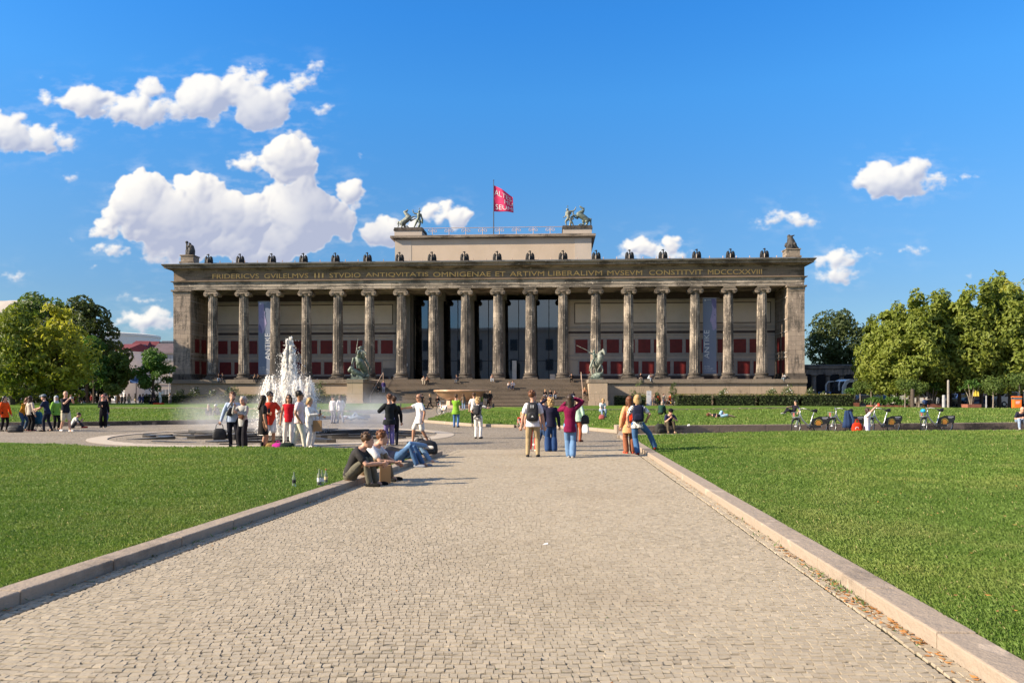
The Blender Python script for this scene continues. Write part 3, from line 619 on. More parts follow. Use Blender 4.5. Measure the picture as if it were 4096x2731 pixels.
# ceiling and hall walls
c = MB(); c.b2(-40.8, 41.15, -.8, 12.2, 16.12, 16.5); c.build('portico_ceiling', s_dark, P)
def wing(a, b):
    w = MB(); w.b2(a, b, 5.0, 5.6, 3.55, 16.1); wl_ = w.build('hall_wall', m_wall, P)
    mb = MB()
    for z0, z1, y in ((4.18, 4.3, 4.93), (6.45, 6.6, 4.90), (6.95, 7.05, 4.95), (7.12, 7.2, 4.95), (9.85, 9.98, 4.92), (10.9, 11.0, 4.9), (11.1, 11.2, 4.9), (14.9, 15.05, 4.85)): mb.b2(a, b, y, 5.0, z0, z1)
    mb.build('wall_moulding', m_lline, wl_)
    mb = MB()
    for z0, z1 in ((3.56, 4.15), (10.2, 10.55), (15.1, 16.05)): mb.b2(a, b, 4.96, 5.0, z0, z1)
    x0, x1 = a + .9, b - .6
    for z in (11.62, 14.5): mb.b2(x0, x1, 4.96, 5.0, z, z + .1)
    for x in (x0, x1): mb.b2(x - .05, x + .05, 4.96, 5.0, 11.62, 14.6)
    mb.build('wall_line', m_line, wl_)
    MB().b2(x0 + .1, x1 - .1, 4.955, 5.0, 11.75, 14.45).build('upper_panel', m_wallp, wl_)
    x = a + 1.0; k = 0
    while x + 1.8 < b:
        for z0, z1, off in ((7.42, 9.35, 0.0), (4.42, 6.22, 0.55)):
            if x + off + 1.85 > b - .2: continue
            f = MB(); f.b2(x + off - .17, x + off + 1.92, 4.93, 5.0, z0 - .17, z1 + .17); f.build('panel_frame', m_lline, wl_)
            MB().b2(x + off, x + off + 1.75, 4.90, 4.93, z0, z1).build('red_panel', m_red, wl_)
        x += 2.236
wing(-40.8, -12.9); wing(12.0, 41.15)
for sg, xa in ((-1, -40.8), (1, 41.15)):      # short side walls inside the end bays
    f = MB(); rl_ = []
    for y0, y1 in ((.4, 1.7), (2.4, 3.9)):
        for z0, z1 in ((7.42, 9.35), (4.42, 6.22)): rr = MB(); rl_.append(rr); rr.b2(*sorted((xa, xa - sg * .05)), y0, y1, z0, z1)
    for z in (6.5, 7.1, 9.9, 11.6, 14.5): f = MB(); f.b2(*sorted((xa, xa - sg * .07)), -.7, 4.9, z, z + .1); w = f.build('side_wall_moulding', m_lline, P)
    [q_.build('red_panel', m_red, w) for q_ in rl_]
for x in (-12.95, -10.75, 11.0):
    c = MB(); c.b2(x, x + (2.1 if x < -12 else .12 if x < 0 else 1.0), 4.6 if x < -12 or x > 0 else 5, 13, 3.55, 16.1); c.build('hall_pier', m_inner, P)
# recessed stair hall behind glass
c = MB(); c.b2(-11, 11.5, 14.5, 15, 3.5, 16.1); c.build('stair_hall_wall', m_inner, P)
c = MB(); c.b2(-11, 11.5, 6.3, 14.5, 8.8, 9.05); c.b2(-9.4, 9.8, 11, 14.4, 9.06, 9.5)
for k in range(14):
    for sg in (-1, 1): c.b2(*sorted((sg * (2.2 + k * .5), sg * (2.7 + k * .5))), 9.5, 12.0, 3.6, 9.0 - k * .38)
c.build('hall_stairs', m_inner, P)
c = MB(); c.b2(-2.0, 1.9, 14.2, 14.5, 3.5, 7.9); c.build('hall_door', m_black, P)
for x0 in (-10.6, -6.3, -1.9, 2.6, 7.1):
    gpn = MB(); gpn.b2(x0, x0 + 4.1, 6.2, 6.23, 3.6, 15.3); gpn.build('glass_wall', m_glass, P)
f = MB()
for x in (-10.65, -8.5, -6.4, -4.1, -2.0, .4, 2.5, 4.8, 7.0, 9.2, 11.0): f.b2(x - .05, x + .05, 6.1, 6.18, 3.55, 15.4)
f.b2(-10.6, 11, 6.1, 6.18, 6.35, 6.42); f.build('glass_frame', m_black, P)
for x in (-9.6, -5.4, 3.4, 7.9): MB().b2(x, x + 1.6, 6.4, 6.45, 3.6, 6.3).build('red_panel', m_red, P)
MB().b2(4.15, 4.75, .9, 1.0, 3.55, 6.2).build('information_stele', mat('grey_stele', (.42, .42, .42), None, 1), P)
for x, w in ((-11.6, .4), (-2.9, .4), (-2.35, .25)): MB().b2(x, x + w, 4.5 if x < -10 else 4.3, 4.56 if x < -10 else 4.36, 5.6, 5.95).build('wall_plate', mat('white_plate', (.7, .7, .7)), P)
for x in (9.4, 11.6, -12.6): MB().b2(x, x + .7, 1.3, 2.0, 3.55, 4.3).build('stone_block', m_wallp, P)
MB().b2(-14.4, -11.6, 2.6, 3.1, 4.1, 5.25).b2(-13.6, -13.2, 2.65, 3.05, 3.55, 4.1).b2(-12.6, -12.2, 2.65, 3.05, 3.55, 4.1).build('stone_bench', m_inner, P)
# gilded inscription, one word a piece
def m_local(tx, ty, yl):
    ax = (math.cos(PSI), -math.sin(PSI)); ay = (math.sin(PSI), math.cos(PSI)); u = (tx - CX) / F_PX; px, py = MX + ay[0] * yl, MY + ay[1] * yl
    xl = (u * py - px) / (ax[0] - u * ax[1]); Yw = py + xl * ax[1]; return xl, CAM_H + (HZ - ty) * Yw / F_PX - MZ
for w, a, b in (('FRIDERICVS', 488, 595), ('GVILELMVS', 607, 708), ('III', 722, 743), ('STVDIO', 757, 828), ('ANTIQVITATIS', 840, 984), ('OMNIGENAE', 995, 1127), ('ET', 1138, 1161), ('ARTIVM', 1171, 1250), ('LIBERALIVM', 1259, 1383), ('MVSEVM', 1395, 1475), ('CONSTITVIT', 1491, 1614), ('MDCCCXXVIII', 1626, 1750)):
    x0, x1 = m_local(a * 1.7415, 1100, -.9)[0], m_local(b * 1.7415, 1100, -.9)[0]
    vs, fs = text_mesh(w, 1, .03); mb = MB(); mb.add([(x0 + v[0] * (x1 - x0), -.90 - v[2], 17.62 + v[1] * .66) for v in vs], fs)
    k = len(w)                                  # small serif feet
    mb.build('inscription', m_gold, P)
# attic block over the rotunda
a0, a1 = -15.25, 15.75
c = MB(); c.b2(a0, a1, 15, 38, 19.3, 26.0); at_ = c.build('attic', m_attic, P)
for q0, q1 in ((a0 - .02, a0 + 2.6), (a1 - 2.6, a1 + .02)): c = MB(); c.b2(q0, q1, 14.97, 15, 19.6, 25.9); c.build('attic_corner', m_attic2, at_)
c = MB(); c.b2(a0 - .2, a1 + .2, 14.8, 38.2, 26.0, 26.15); c.b2(a0 - .65, a1 + .65, 14.35, 38.6, 26.15, 26.5); c.build('attic_cornice', s_cor, at_)
for x0, x1 in ((a0 - .05, -10.9), (11.3, a1 + .05)):
    c = MB(); c.b2(x0, x1, 14.7, 19, 26.5, 27.35); pb = c.build('statue_pedestal', m_attic2, at_)
    c = MB(); c.b2(x0 - .12, x1 + .12, 14.58, 19.1, 27.35, 27.6); c.b2(x0 - .05, x1 + .05, 14.65, 19.05, 27.6, 27.85); c.build('pedestal_cap', s_dark, pb)
rl = MB(); rl.tube([(-10.85, 15.1, 27.75), (11.25, 15.1, 27.75)], .05, 6); rl.tube([(-10.85, 15.1, 26.65), (11.25, 15.1, 26.65)], .04, 6)
for k in range(8):
    xc = -9.3 + k * 2.66
    for sg in (-1, 1):
        rl.tube([(xc + sg * (.10 + .34 + (.34 - .25 * t) * math.cos(3.3 - 8 * t)), 15.1, 27.28 + (.34 - .25 * t) * math.sin(3.3 - 8 * t) * .95) for t in np.linspace(0, 1, 14)], .035, 4)
    rl.tube([(xc, 15.1, 26.65), (xc, 15.1, 27.7)], .045, 4)
rl.build('scroll_railing', m_railp, at_)
# pedestals of the corner figures
for x in (-41.3, 41.9):
    c = MB(); c.b2(x - 1.05, x + 1.05, -1.1, 1.0, 19.8, 20.05); c.b2(x - .9, x + .9, -.95, .85, 20.05, 20.85); c.b2(x - 1.0, x + 1.0, -1.05, .95, 20.85, 21.0); c.build('statue_pedestal', s_cor, P)
# ------------------------------------------------------------------ banners, flag
m_blue = mat('banner_blue', (0.19, 0.225, 0.31), (0.17, 0.20, 0.28), 0.25, 0.8); m_lil = mat('banner_lilac', (0.36, 0.31, 0.47), (0.24, 0.22, 0.38), 0.9, 0.8); m_white = mat('print_white', (0.72, 0.73, 0.76), None, 1, 0.8); m_lil2 = mat('banner_lilac_dark', (0.17, 0.15, 0.30), (0.14, 0.13, 0.27), 0.9, 0.8)
def banner(x0, x1, z0, z1, yl, right, label):
    t = thing('hanging_banner', label, 'banner', MW((x0 + x1) / 2, yl, z1), -PSI, 'blue banners between the columns'); w = x1 - x0; h = z1 - z0
    mb = MB(); rs = []
    for k in range(17): zz = -h * k / 16; rs.append([(-w / 2, .02 * math.sin(k * .7), zz), (w / 2, .02 * math.sin(k * .7 + 1), zz), (w / 2, .03 + .02 * math.sin(k * .7 + 1), zz), (-w / 2, .03 + .02 * math.sin(k * .7), zz)])
    mb.rings(rs); cl = mb.build('banner_cloth', m_blue, t)
    mb = MB(); mb.tube([(-w / 2 - (.5 if right else .1), .02, .03), (w / 2 + (.4 if right else .1), .02, .03)], .035, 6); mb.tube([(-w / 2 - (.3 if right else .05), .02, -h), (w / 2 + (.3 if right else .05), .02, -h)], .035, 6); mb.build('banner_rod', m_lline, t)
    def txt(s, u0, u1, v0, v1, rot):
        vs, fs = text_mesh(s, 1, .004); m2 = MB()
        if rot: m2.add([(-w / 2 + w * (u1 - v[1] * (u1 - u0)), -.035 - v[2], -h + h * (v0 + v[0] * (v1 - v0))) for v in vs], fs)
        else: m2.add([(-w / 2 + w * (u0 + v[0] * (u1 - u0)), -.035 - v[2], -h + h * (v0 + v[1] * (v1 - v0))) for v in vs], fs)
        m2.build('banner_lettering', m_white, cl)
    # carved classical face in profile, generic
    fp = [(0.02, .985), (.36, .985), (.42, .93), (.40, .88), (.47, .855), (.45, .82), (.50, .78), (.60, .70), (.57, .682), (.49, .675), (.52, .655), (.47, .64), (.49, .62), (.43, .605), (.40, .58), (.25, .56), (.02, .60)]
    if right: fp = [(1 - a * 1.0, b) for a, b in [(0.02, .985), (.20, .985), (.33, .955), (.36, .91), (.31, .87), (.33, .82), (.40, .76), (.49, .70), (.47, .685), (.38, .68), (.40, .66), (.33, .645), (.36, .63), (.30, .615), (.31, .59), (.22, .57), (.02, .60)]]
    if not right:
        fp = [(a * 1.05, b) for a, b in fp]
    poly = [(-w / 2 + w * a, -h + h * b) for a, b in fp]; m2 = MB(); m2.extr(poly, -.034, -.026); m2.build('banner_face', m_lil, cl)
    q = [(.78, .775), (.86, .782), (.95, .775), (.86, .768)] if right else [(.22, .80), (.32, .79), (.38, .775), (.28, .782)]
    m2 = MB(); m2.extr([(-w / 2 + w * a, -h + h * b) for a, b in q], -.042, -.03)
    q2 = [(.60, .985), (.82, .99), (.98, .95), (.98, .87), (.86, .86), (.70, .90)] if right else [(.03, .60), (.25, .565), (.3, .60), (.2, .66), (.03, .70)]
    m2.extr([(-w / 2 + w * a, -h + h * b) for a, b in q2], -.040, -.03); m2.build('banner_shadow_print', m_lil2, cl)
    txt('ANTIKE', *((.08, .46, .20, .575) if right else (.48, .90, .20, .565)), True)
    txt('ALTES', .08, .5, .088, .104, False); txt('MUSEUM', .08, .73, .058, .074, False); txt('MUSEUMSINSEL BERLIN', .08, .95, .034, .044, False)
    m2 = MB(); m2.b2(-w / 2 + w * .1, -w / 2 + w * .22, -.036, -.03, -h + h * .962, -h + h * .98); m2.b2(-w / 2 + w * .28, -w / 2 + w * .62, -.036, -.03, -h + h * .974, -h + h * .979); m2.build('banner_lettering', m_white, cl)
b0 = m_local(1028, 1205, -.2); b1 = m_local(1082, 1497, -.2)
banner(b0[0], b1[0], b1[1], b0[1], .3, False, 'blue banner reading ANTIKE hung left of the third column from the left')
b0 = m_local(2812, 1192, 1); b1 = m_local(2866, 1494, 1)
banner(b0[0], b1[0], b1[1], b0[1], 1.0, True, 'blue banner reading ANTIKE hung between columns at the right wing')
m_pole = mat('dark_pole', (0.05, 0.06, 0.09), None, 1, 0.5); m_mag = mat('flag_magenta', (0.90, 0.09, 0.27), (0.84, 0.07, 0.22), 0.6, 0.75)
_n = NT(m_mag.node_tree); _t = _n.new('ShaderNodeBsdfTranslucent'); _t.inputs['Color'].default_value = (.9, .07, .2, 1); _x = _n.new('ShaderNodeMixShader'); _x.inputs[0].default_value = .45
m_mag.node_tree.links.new(m_mag.node_tree.nodes['Principled BSDF'].outputs[0], _x.inputs[1]); m_mag.node_tree.links.new(_t.outputs[0], _x.inputs[2]); m_mag.node_tree.links.new(_x.outputs[0], m_mag.node_tree.nodes['Material Output'].inputs[0])
fl = thing('flagpole', 'tall dark pole with a waving magenta flag above the attic', 'flag', MW(.35, 16, 26.5), -PSI)
mb = MB(); mb.tube([(0, 0, -.5), (0, 0, 8.9)], [.09, .05], 8); mb.ell((0, 0, 8.95), (.09, .09, .09)); mb.build('pole', m_pole, fl)
def fw(u, v):     # flag cloth: u along, v up
    x = u * 3.15; droop = 1.9 * u ** 1.2; z = 8.15 - 4.15 * (1 - v) - droop * (1 if v > .5 else 1) * (.28 + .72 * v) + .35 * u * (1 - v)
    x += -.25 * u * (1 - v) * 0; y = .28 * math.sin(u * 7.5 + v * 1.5) * u ** .7 + .05 * math.sin(v * 9 + u * 5)
    return (x - .12 * u * v, y, z)
mb = MB(); nu, nv = 28, 18
for side in (0,):
    vs = [Vector(fw(i / nu, j / nv)) for j in range(nv + 1) for i in range(nu + 1)]
    mb.add(vs, [(j * (nu + 1) + i, j * (nu + 1) + i + 1, (j + 1) * (nu + 1) + i + 1, (j + 1) * (nu + 1) + i) for j in range(nv) for i in range(nu)])
fo = mb.build('flag', m_mag, fl, smooth=True); so = fo.modifiers.new('s', 'SOLIDIFY'); so.thickness = .012
for s, u0, u1, v0, v1 in (('ALTES', .05, .92, .64, .86), ('MU', .55, .97, .38, .58), ('SEUM', .10, .95, .08, .29)):
    vs, fs = text_mesh(s, 1, .0); m2 = MB(); q = []
    for v in vs:
        p = fw(u0 + v[0] * (u1 - u0), v0 + v[1] * (v1 - v0)); q.append((p[0], p[1] - .05, p[2]))
    m2.add(q, fs); m2.build('flag_lettering', m_white, fo)
# ================================================================== leaves
def leafmat(name, a, b, tr=0.35):
    m = bpy.data.materials.new(name); m.use_nodes = True; n = NT(m.node_tree); p = m.node_tree.nodes['Principled BSDF']
    at = n.new('ShaderNodeAttribute'); at.attribute_name = 'tint'; o = n.new('ShaderNodeTexCoord').outputs['Object']; oi = n.new('ShaderNodeObjectInfo')
    f = n.m('ADD', n.m('MULTIPLY', at.outputs['Fac'], .75), n.m('MULTIPLY', n.noise(n.v('ADD', o, n.v('SCALE', oi.outputs['Location'], 1.0)), .45, 3, .6), .4), clamp=True)
    c = n.mix(f, a, b); n._set(p.inputs['Base Color'], c); p.inputs['Roughness'].default_value = .55; p.inputs['Specular IOR Level'].default_value = .3
    t = n.new('ShaderNodeBsdfTranslucent'); n._set(t.inputs['Color'], n.v('MULTIPLY', c, (1.3, 1.35, .7)))
    mx = n.new('ShaderNodeMixShader'); mx.inputs[0].default_value = tr
    m.node_tree.links.new(p.outputs[0], mx.inputs[1]); m.node_tree.links.new(t.outputs[0], mx.inputs[2]); m.node_tree.links.new(mx.outputs[0], m.node_tree.nodes['Material Output'].inputs[0])
    MATS[name] = m; return m
l_lin = leafmat('linden_leaf', (0.088, 0.14, 0.018), (0.28, 0.305, 0.055)); l_yel = leafmat('yellowing_leaf', (0.17, 0.20, 0.026), (0.50, 0.46, 0.075), .48)
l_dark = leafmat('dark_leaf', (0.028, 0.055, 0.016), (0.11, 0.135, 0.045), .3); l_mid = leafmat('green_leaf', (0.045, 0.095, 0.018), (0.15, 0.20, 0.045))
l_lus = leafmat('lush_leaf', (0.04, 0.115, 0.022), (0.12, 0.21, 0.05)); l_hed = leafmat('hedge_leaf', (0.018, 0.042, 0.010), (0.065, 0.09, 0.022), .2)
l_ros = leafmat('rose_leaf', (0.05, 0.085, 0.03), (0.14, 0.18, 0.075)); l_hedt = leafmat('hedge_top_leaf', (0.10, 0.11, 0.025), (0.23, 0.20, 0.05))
m_bark = mat('bark', (0.11, 0.085, 0.065), (0.06, 0.05, 0.04), 5, .9, .5, 20); m_barkl = mat('pale_bark', (0.30, 0.26, 0.21), (0.17, 0.14, 0.11), 5, .9, .4, 20)
def leaves(C, N, size, rg, elong=1.35, droop=.25):
    """C: points, N: outward normals -> bent leaf-clump quads"""
    k = len(C); s = size * rg.uniform(.6, 1.35, k)
    n = N + rg.normal(0, .55, (k, 3)); n[:, 2] += .15; n /= np.linalg.norm(n, axis=1, keepdims=True) + 1e-9
    a = np.cross(n, rg.normal(0, 1, (k, 3))); a /= np.linalg.norm(a, axis=1, keepdims=True) + 1e-9; b = np.cross(n, a)
    V = np.zeros((k, 4, 3)); sa = (s * elong)[:, None]; sb = (s * .62)[:, None]
    V[:, 0] = C - a * sa - n * sb * droop; V[:, 1] = C - b * sb + n * sb * .1; V[:, 2] = C + a * sa - n * sb * droop; V[:, 3] = C + b * sb + n * sb * .1
    F = np.arange(k * 4).reshape(-1, 4); return V.reshape(-1, 3), F
def crown_mesh(lobes, n, size, seed, mt, name, parent, inner=.35, gap=.0, elong=1.35):
    rg = np.random.default_rng(seed); vol = np.array([l[3] * l[4] * l[5] for l in lobes]) ** .7; vol /= vol.sum(); PC, NN, T = [], [], []
    for l, w in zip(lobes, vol):
        k = int(n * w); d = rg.normal(0, 1, (k, 3)); d /= np.linalg.norm(d, axis=1, keepdims=True)
        # sub-clumps make the outline uneven
        cl = rg.normal(0, 1, (18, 3)); cl /= np.linalg.norm(cl, axis=1, keepdims=True); ca = rg.uniform(-.22, .26, 18)
        dot = d @ cl.T; bump = (np.exp((dot - 1) * 14) * ca).sum(1)
        r = np.where(rg.random(k) < inner, rg.uniform(.35, .95, k), rg.normal(.97, .055, k)) * (1 + bump)
        p = d * r[:, None] * np.array(l[3:6]) + np.array(l[:3]); PC.append(p); NN.append(d); T.append(np.clip(.38 + .26 * bump / .25 + rg.normal(0, .17, k) + .12 * d[:, 2] + rg.uniform(-.1, .1), 0, 1))
    P, Nn, t = np.concatenate(PC), np.concatenate(NN), np.concatenate(T)
    if gap: keep = np.array([mnoise.noise((q[0] * .55 + seed, q[1] * .55, q[2] * .7)) > -gap for q in P]); P, Nn, t = P[keep], Nn[keep], t[keep]
    V, F = leaves(P, Nn, size, rg, elong); return meshraw(name, V, F, mt, np.repeat(t, 4), parent)
def trunk(h, r, seed, parent, lobes=(), mt=None, lean=0):
    rg = random.Random(seed); mb = MB(); pts = [(0, 0, -.2)]; x = y = 0
    for k in range(1, 7): x += rg.uniform(-.06, .06) * r * 3; y += rg.uniform(-.06, .06) * r * 3; pts.append((x + lean * k / 6, y, h * k / 6))
    mb.tube(pts, [r * 1.5] + [r * (1.1 - .6 * k / 6) for k in range(1, 7)], 9)
    for l in lobes:
        b = pts[rg.randint(2, 4)]; e = Vector(l[:3]); m_ = Vector(b).lerp(e, .5) + Vector((rg.uniform(-.3, .3), rg.uniform(-.3, .3), .3))
        mb.tube([b, m_, e], [r * .45, r * .3, r * .12], 6)
    return mb.build('trunk', mt or m_bark, parent, smooth=True)
def tree(name, label, cat, loc, h, w, kind, seed, mt, n=5200, size=.20, th=None, group=None, gap=.12, clear=1.9, rz=0):
    t = thing(name, label, cat, loc, rz, group); rg = random.Random(seed); lobes = []; th = th or h * .62
    if kind == 'linden':            # tall egg: broad below, tapering top with several leading shoots
        H = h - clear; k = 15
        for i in range(k):
            u = (i + .5) / k; rad = w / 2 * (math.sin(math.pi * (.20 + .78 * u ** .72)) ** .9); a = i * 2.4 + seed
            rr = w * (.30 - .15 * u); ex = max(0, rad - rr * .8)
            lobes.append((ex * math.cos(a), ex * math.sin(a), clear + H * (.12 + u * .78), rr, rr, rr * 1.15))
        lobes.append((0, 0, clear + H * .42, w * .33, w * .33, H * .40)); lobes.append((.05 * w, 0, h - .14 * H, w * .15, w * .15, H * .15))
    elif kind == 'round':
        H = h - clear
        for i in range(17):
            u = (i + .5) / 17; z = -1 + 2 * u; rad = math.sqrt(1 - z * z) * .62; a = i * 2.4 + seed; rr = w * rg.uniform(.17, .25)
            lobes.append((rad * w / 2 * math.cos(a), rad * w / 2 * math.sin(a), clear + H * (.5 + .36 * z), rr, rr, rr * .85))
    elif kind == 'open':
        H = h - clear
        for i in range(24):
            a = i * 2.4 + seed; u = rg.random(); rad = w / 2 * rg.uniform(.2, .9) * (1 - .4 * u); rr = w * rg.uniform(.13, .24)
            lobes.append((rad * math.cos(a), rad * math.sin(a), clear + H * (.15 + .78 * u), rr, rr, rr * .75))
    crown_mesh(lobes, n, size, seed, mt, 'crown', t, gap=gap); trunk(th, max(.05, w * .028), seed, t, lobes[2:9]); return t
# right lindens: three master trees copied along two rows
LA = tree('linden_tree', 'tall yellow-green linden at the left front end of the right-hand tree row', 'tree', (D(3555, 92), 92, 0), 12.8, 6.4, 'linden', 11, l_lin, 9000, .21, group='lindens on the right of the square')
LB = tree('linden_tree', 'golden-tinged linden second from the left in the right-hand row', 'tree', (D(3640, 97), 97, 0), 13.4, 6.0, 'linden', 23, l_lin, 9000, .21, group='lindens on the right of the square')
LCt = tree('linden_tree', 'broad green linden behind the clipped ball trees on the right', 'tree', (D(3735, 92), 92, 0), 13.8, 6.4, 'linden', 37, l_lin, 9000, .21, group='lindens on the right of the square')
for i, (src, tx, Y, s, rz, lb) in enumerate([(LB, 3490, 104, .95, 1.1, 'linden half hidden behind the left front tree of the right-hand row'), (LA, 3800, 96, 1.16, 2.2, 'tall pointed linden beside the pale pole on the right'), (LCt, 3880, 90, 1.06, 4, 'full yellow-green linden above the planter with yellow flowers'), (LB, 3960, 97, 1.20, 3.0, 'tallest linden near the right edge with a ragged top'), (LA, 4040, 90, 1.13, 5.1, 'linden above the orange bin at the right'), (LCt, 4130, 92, 1.22, .6, 'linden cut by the right picture edge'), (LA, 3700, 106, 1.10, .4, 'rear linden seen between the middle trees of the right-hand row'), (LB, 3860, 108, 1.18, 1.9, 'rear linden with the light top right of the pale pole'), (LCt, 4050, 107, 1.24, 2.8, 'rear linden at the far right behind the orange bin'), (LA, 4230, 98, 1.15, 3.3, 'linden just beyond the right picture edge'), (LB, 3590, 90, .96, 4.4, 'slim linden third from the left of the front row'), (LCt, 3672, 89, 1.02, 2.0, 'slim linden above the pale forked trunk'), (LA, 3838, 91, 1.12, .9, 'slim linden just right of the pale post'), (LB, 3925, 91, 1.16, 5.6, 'slim linden between the two tallest crowns'), (LCt, 3998, 92, 1.2, 3.7, 'slim linden left of the orange bin'), (LA, 4085, 93, 1.22, 1.3, 'slim linden right of the orange bin'), (LB, 3765, 93, 1.1, .2, 'slim linden left of the pale post')]):
    dup(src, (D(tx, Y), Y, 0), rz, lb, (s * .90, s * .90, s * .97))
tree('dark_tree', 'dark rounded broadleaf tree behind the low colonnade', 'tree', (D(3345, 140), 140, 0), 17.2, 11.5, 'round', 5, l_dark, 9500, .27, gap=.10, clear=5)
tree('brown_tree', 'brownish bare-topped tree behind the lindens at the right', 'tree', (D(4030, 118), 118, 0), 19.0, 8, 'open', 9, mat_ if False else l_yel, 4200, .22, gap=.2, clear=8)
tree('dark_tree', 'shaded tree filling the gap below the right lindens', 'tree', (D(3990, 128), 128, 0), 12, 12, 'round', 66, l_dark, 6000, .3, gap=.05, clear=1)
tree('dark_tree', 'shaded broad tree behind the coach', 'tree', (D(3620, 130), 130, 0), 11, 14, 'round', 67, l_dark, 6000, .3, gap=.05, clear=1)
# left trees
tree('linden_tree', 'large yellowing linden with a bright golden crown at the left', 'tree', (D(225, 86), 86, 0), 11.9, 8.4, 'linden', 51, l_yel, 9500, .20, clear=1.9, gap=.08)
tree('linden_tree', 'yellow-green linden at the far left picture edge', 'tree', (D(50, 84), 84, 0), 11.4, 8.6, 'linden', 52, l_lin, 9000, .20, clear=1.8, gap=.08)
tree('linden_tree', 'shaded linden cut off by the left picture edge', 'tree', (D(-90, 88), 88, 0), 12.5, 9, 'linden', 55, l_lin, 8000, .21, clear=1.8, gap=.08)
tree('tall_tree', 'tall dark broadleaf tree behind the golden linden', 'tree', (D(165, 112), 112, 0), 16.8, 9.5, 'round', 53, l_mid, 8500, .25, clear=5)
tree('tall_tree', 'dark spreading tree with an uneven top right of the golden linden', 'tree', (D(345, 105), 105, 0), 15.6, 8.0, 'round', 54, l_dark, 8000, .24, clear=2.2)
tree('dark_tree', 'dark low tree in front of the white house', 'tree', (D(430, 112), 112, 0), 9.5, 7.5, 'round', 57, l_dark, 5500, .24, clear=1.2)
tree('young_tree', 'bright green young tree at the left between the houses and the dark tree', 'tree', (D(375, 98), 98, 0), 9.3, 4.4, 'open', 58, l_lus, 4200, .2, clear=1.5, gap=.15)
tree('young_tree', 'dark green young tree beside the museum corner lawn', 'tree', (D(470, 100), 100, 0), 7.2, 4.6, 'open', 59, l_mid, 4200, .2, clear=1.2, gap=.12)
tree('young_tree', 'bright open young tree right of the white house near the museum', 'tree', (D(612, 100), 100, 0), 7.7, 4.9, 'open', 60, l_lus, 6500, .15, clear=1.4, gap=.2)
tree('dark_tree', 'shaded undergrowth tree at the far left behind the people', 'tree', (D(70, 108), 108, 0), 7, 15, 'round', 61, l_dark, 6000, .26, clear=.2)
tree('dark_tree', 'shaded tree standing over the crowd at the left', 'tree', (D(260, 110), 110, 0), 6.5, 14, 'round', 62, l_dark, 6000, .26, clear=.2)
# ------------------------------------------------------------------ hedges
def hedge(x0, x1, yl0, yl1, z0, z1, seed, label, name='clipped_hedge'):
    t = thing(name, label, 'hedge', MW((x0 + x1) / 2, (yl0 + yl1) / 2, 0), -PSI); rg = np.random.default_rng(seed); L, Wd, H = x1 - x0, yl1 - yl0, z1
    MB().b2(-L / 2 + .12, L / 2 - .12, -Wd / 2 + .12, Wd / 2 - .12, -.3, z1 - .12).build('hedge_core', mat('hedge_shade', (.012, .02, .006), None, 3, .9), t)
    k = int(L * 130); f = rg.integers(0, 2, k); P = np.zeros((k, 3)); Nn = np.zeros((k, 3)); P[:, 0] = rg.uniform(-L / 2, L / 2, k)
    P[:, 1] = np.where(f == 0, -Wd / 2 + rg.normal(0, .04, k), rg.uniform(-Wd / 2, Wd / 2, k)); P[:, 2] = np.where(f == 0, rg.uniform(0, H, k), H + rg.normal(0, .035, k)); Nn[:, 1] = (f == 1) - 1.0; Nn[:, 2] = f
    e = int(Wd * 60); Pe = np.stack([np.where(rg.random(e) < .5, -L / 2, L / 2), rg.uniform(-Wd / 2, Wd / 2, e), rg.uniform(0, H, e)], 1); Ne = np.stack([np.sign(Pe[:, 0]), np.zeros(e), np.zeros(e)], 1)
    tp = f == 1
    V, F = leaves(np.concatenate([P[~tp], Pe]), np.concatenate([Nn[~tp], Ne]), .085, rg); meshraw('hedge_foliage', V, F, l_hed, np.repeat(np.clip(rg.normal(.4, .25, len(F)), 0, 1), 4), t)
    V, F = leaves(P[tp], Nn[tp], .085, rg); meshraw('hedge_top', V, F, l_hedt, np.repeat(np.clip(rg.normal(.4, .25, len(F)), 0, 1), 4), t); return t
hedge(-43.5, -17.0, -8.6, -6.6, 0, 1.45, 1, 'long clipped hedge below the left wing of the museum')
for a, b, sd, lb in ((25.2, 29.6, 3, 'clipped hedge block nearest the bicycles crowd at the right wing'), (29.95, 35.0, 4, 'second clipped hedge block before the right wing'), (35.3, 40.2, 5, 'third clipped hedge block before the right wing'), (40.5, 46.8, 6, 'last clipped hedge block near the low colonnade')): hedge(a, b, -9.2, -7.0, 0, 1.5, sd, lb)
hedge(17.6, 21.5, -8.2, -6.6, 0, 1.3, 2, 'dark clipped hedge right of the rider statue pedestal')
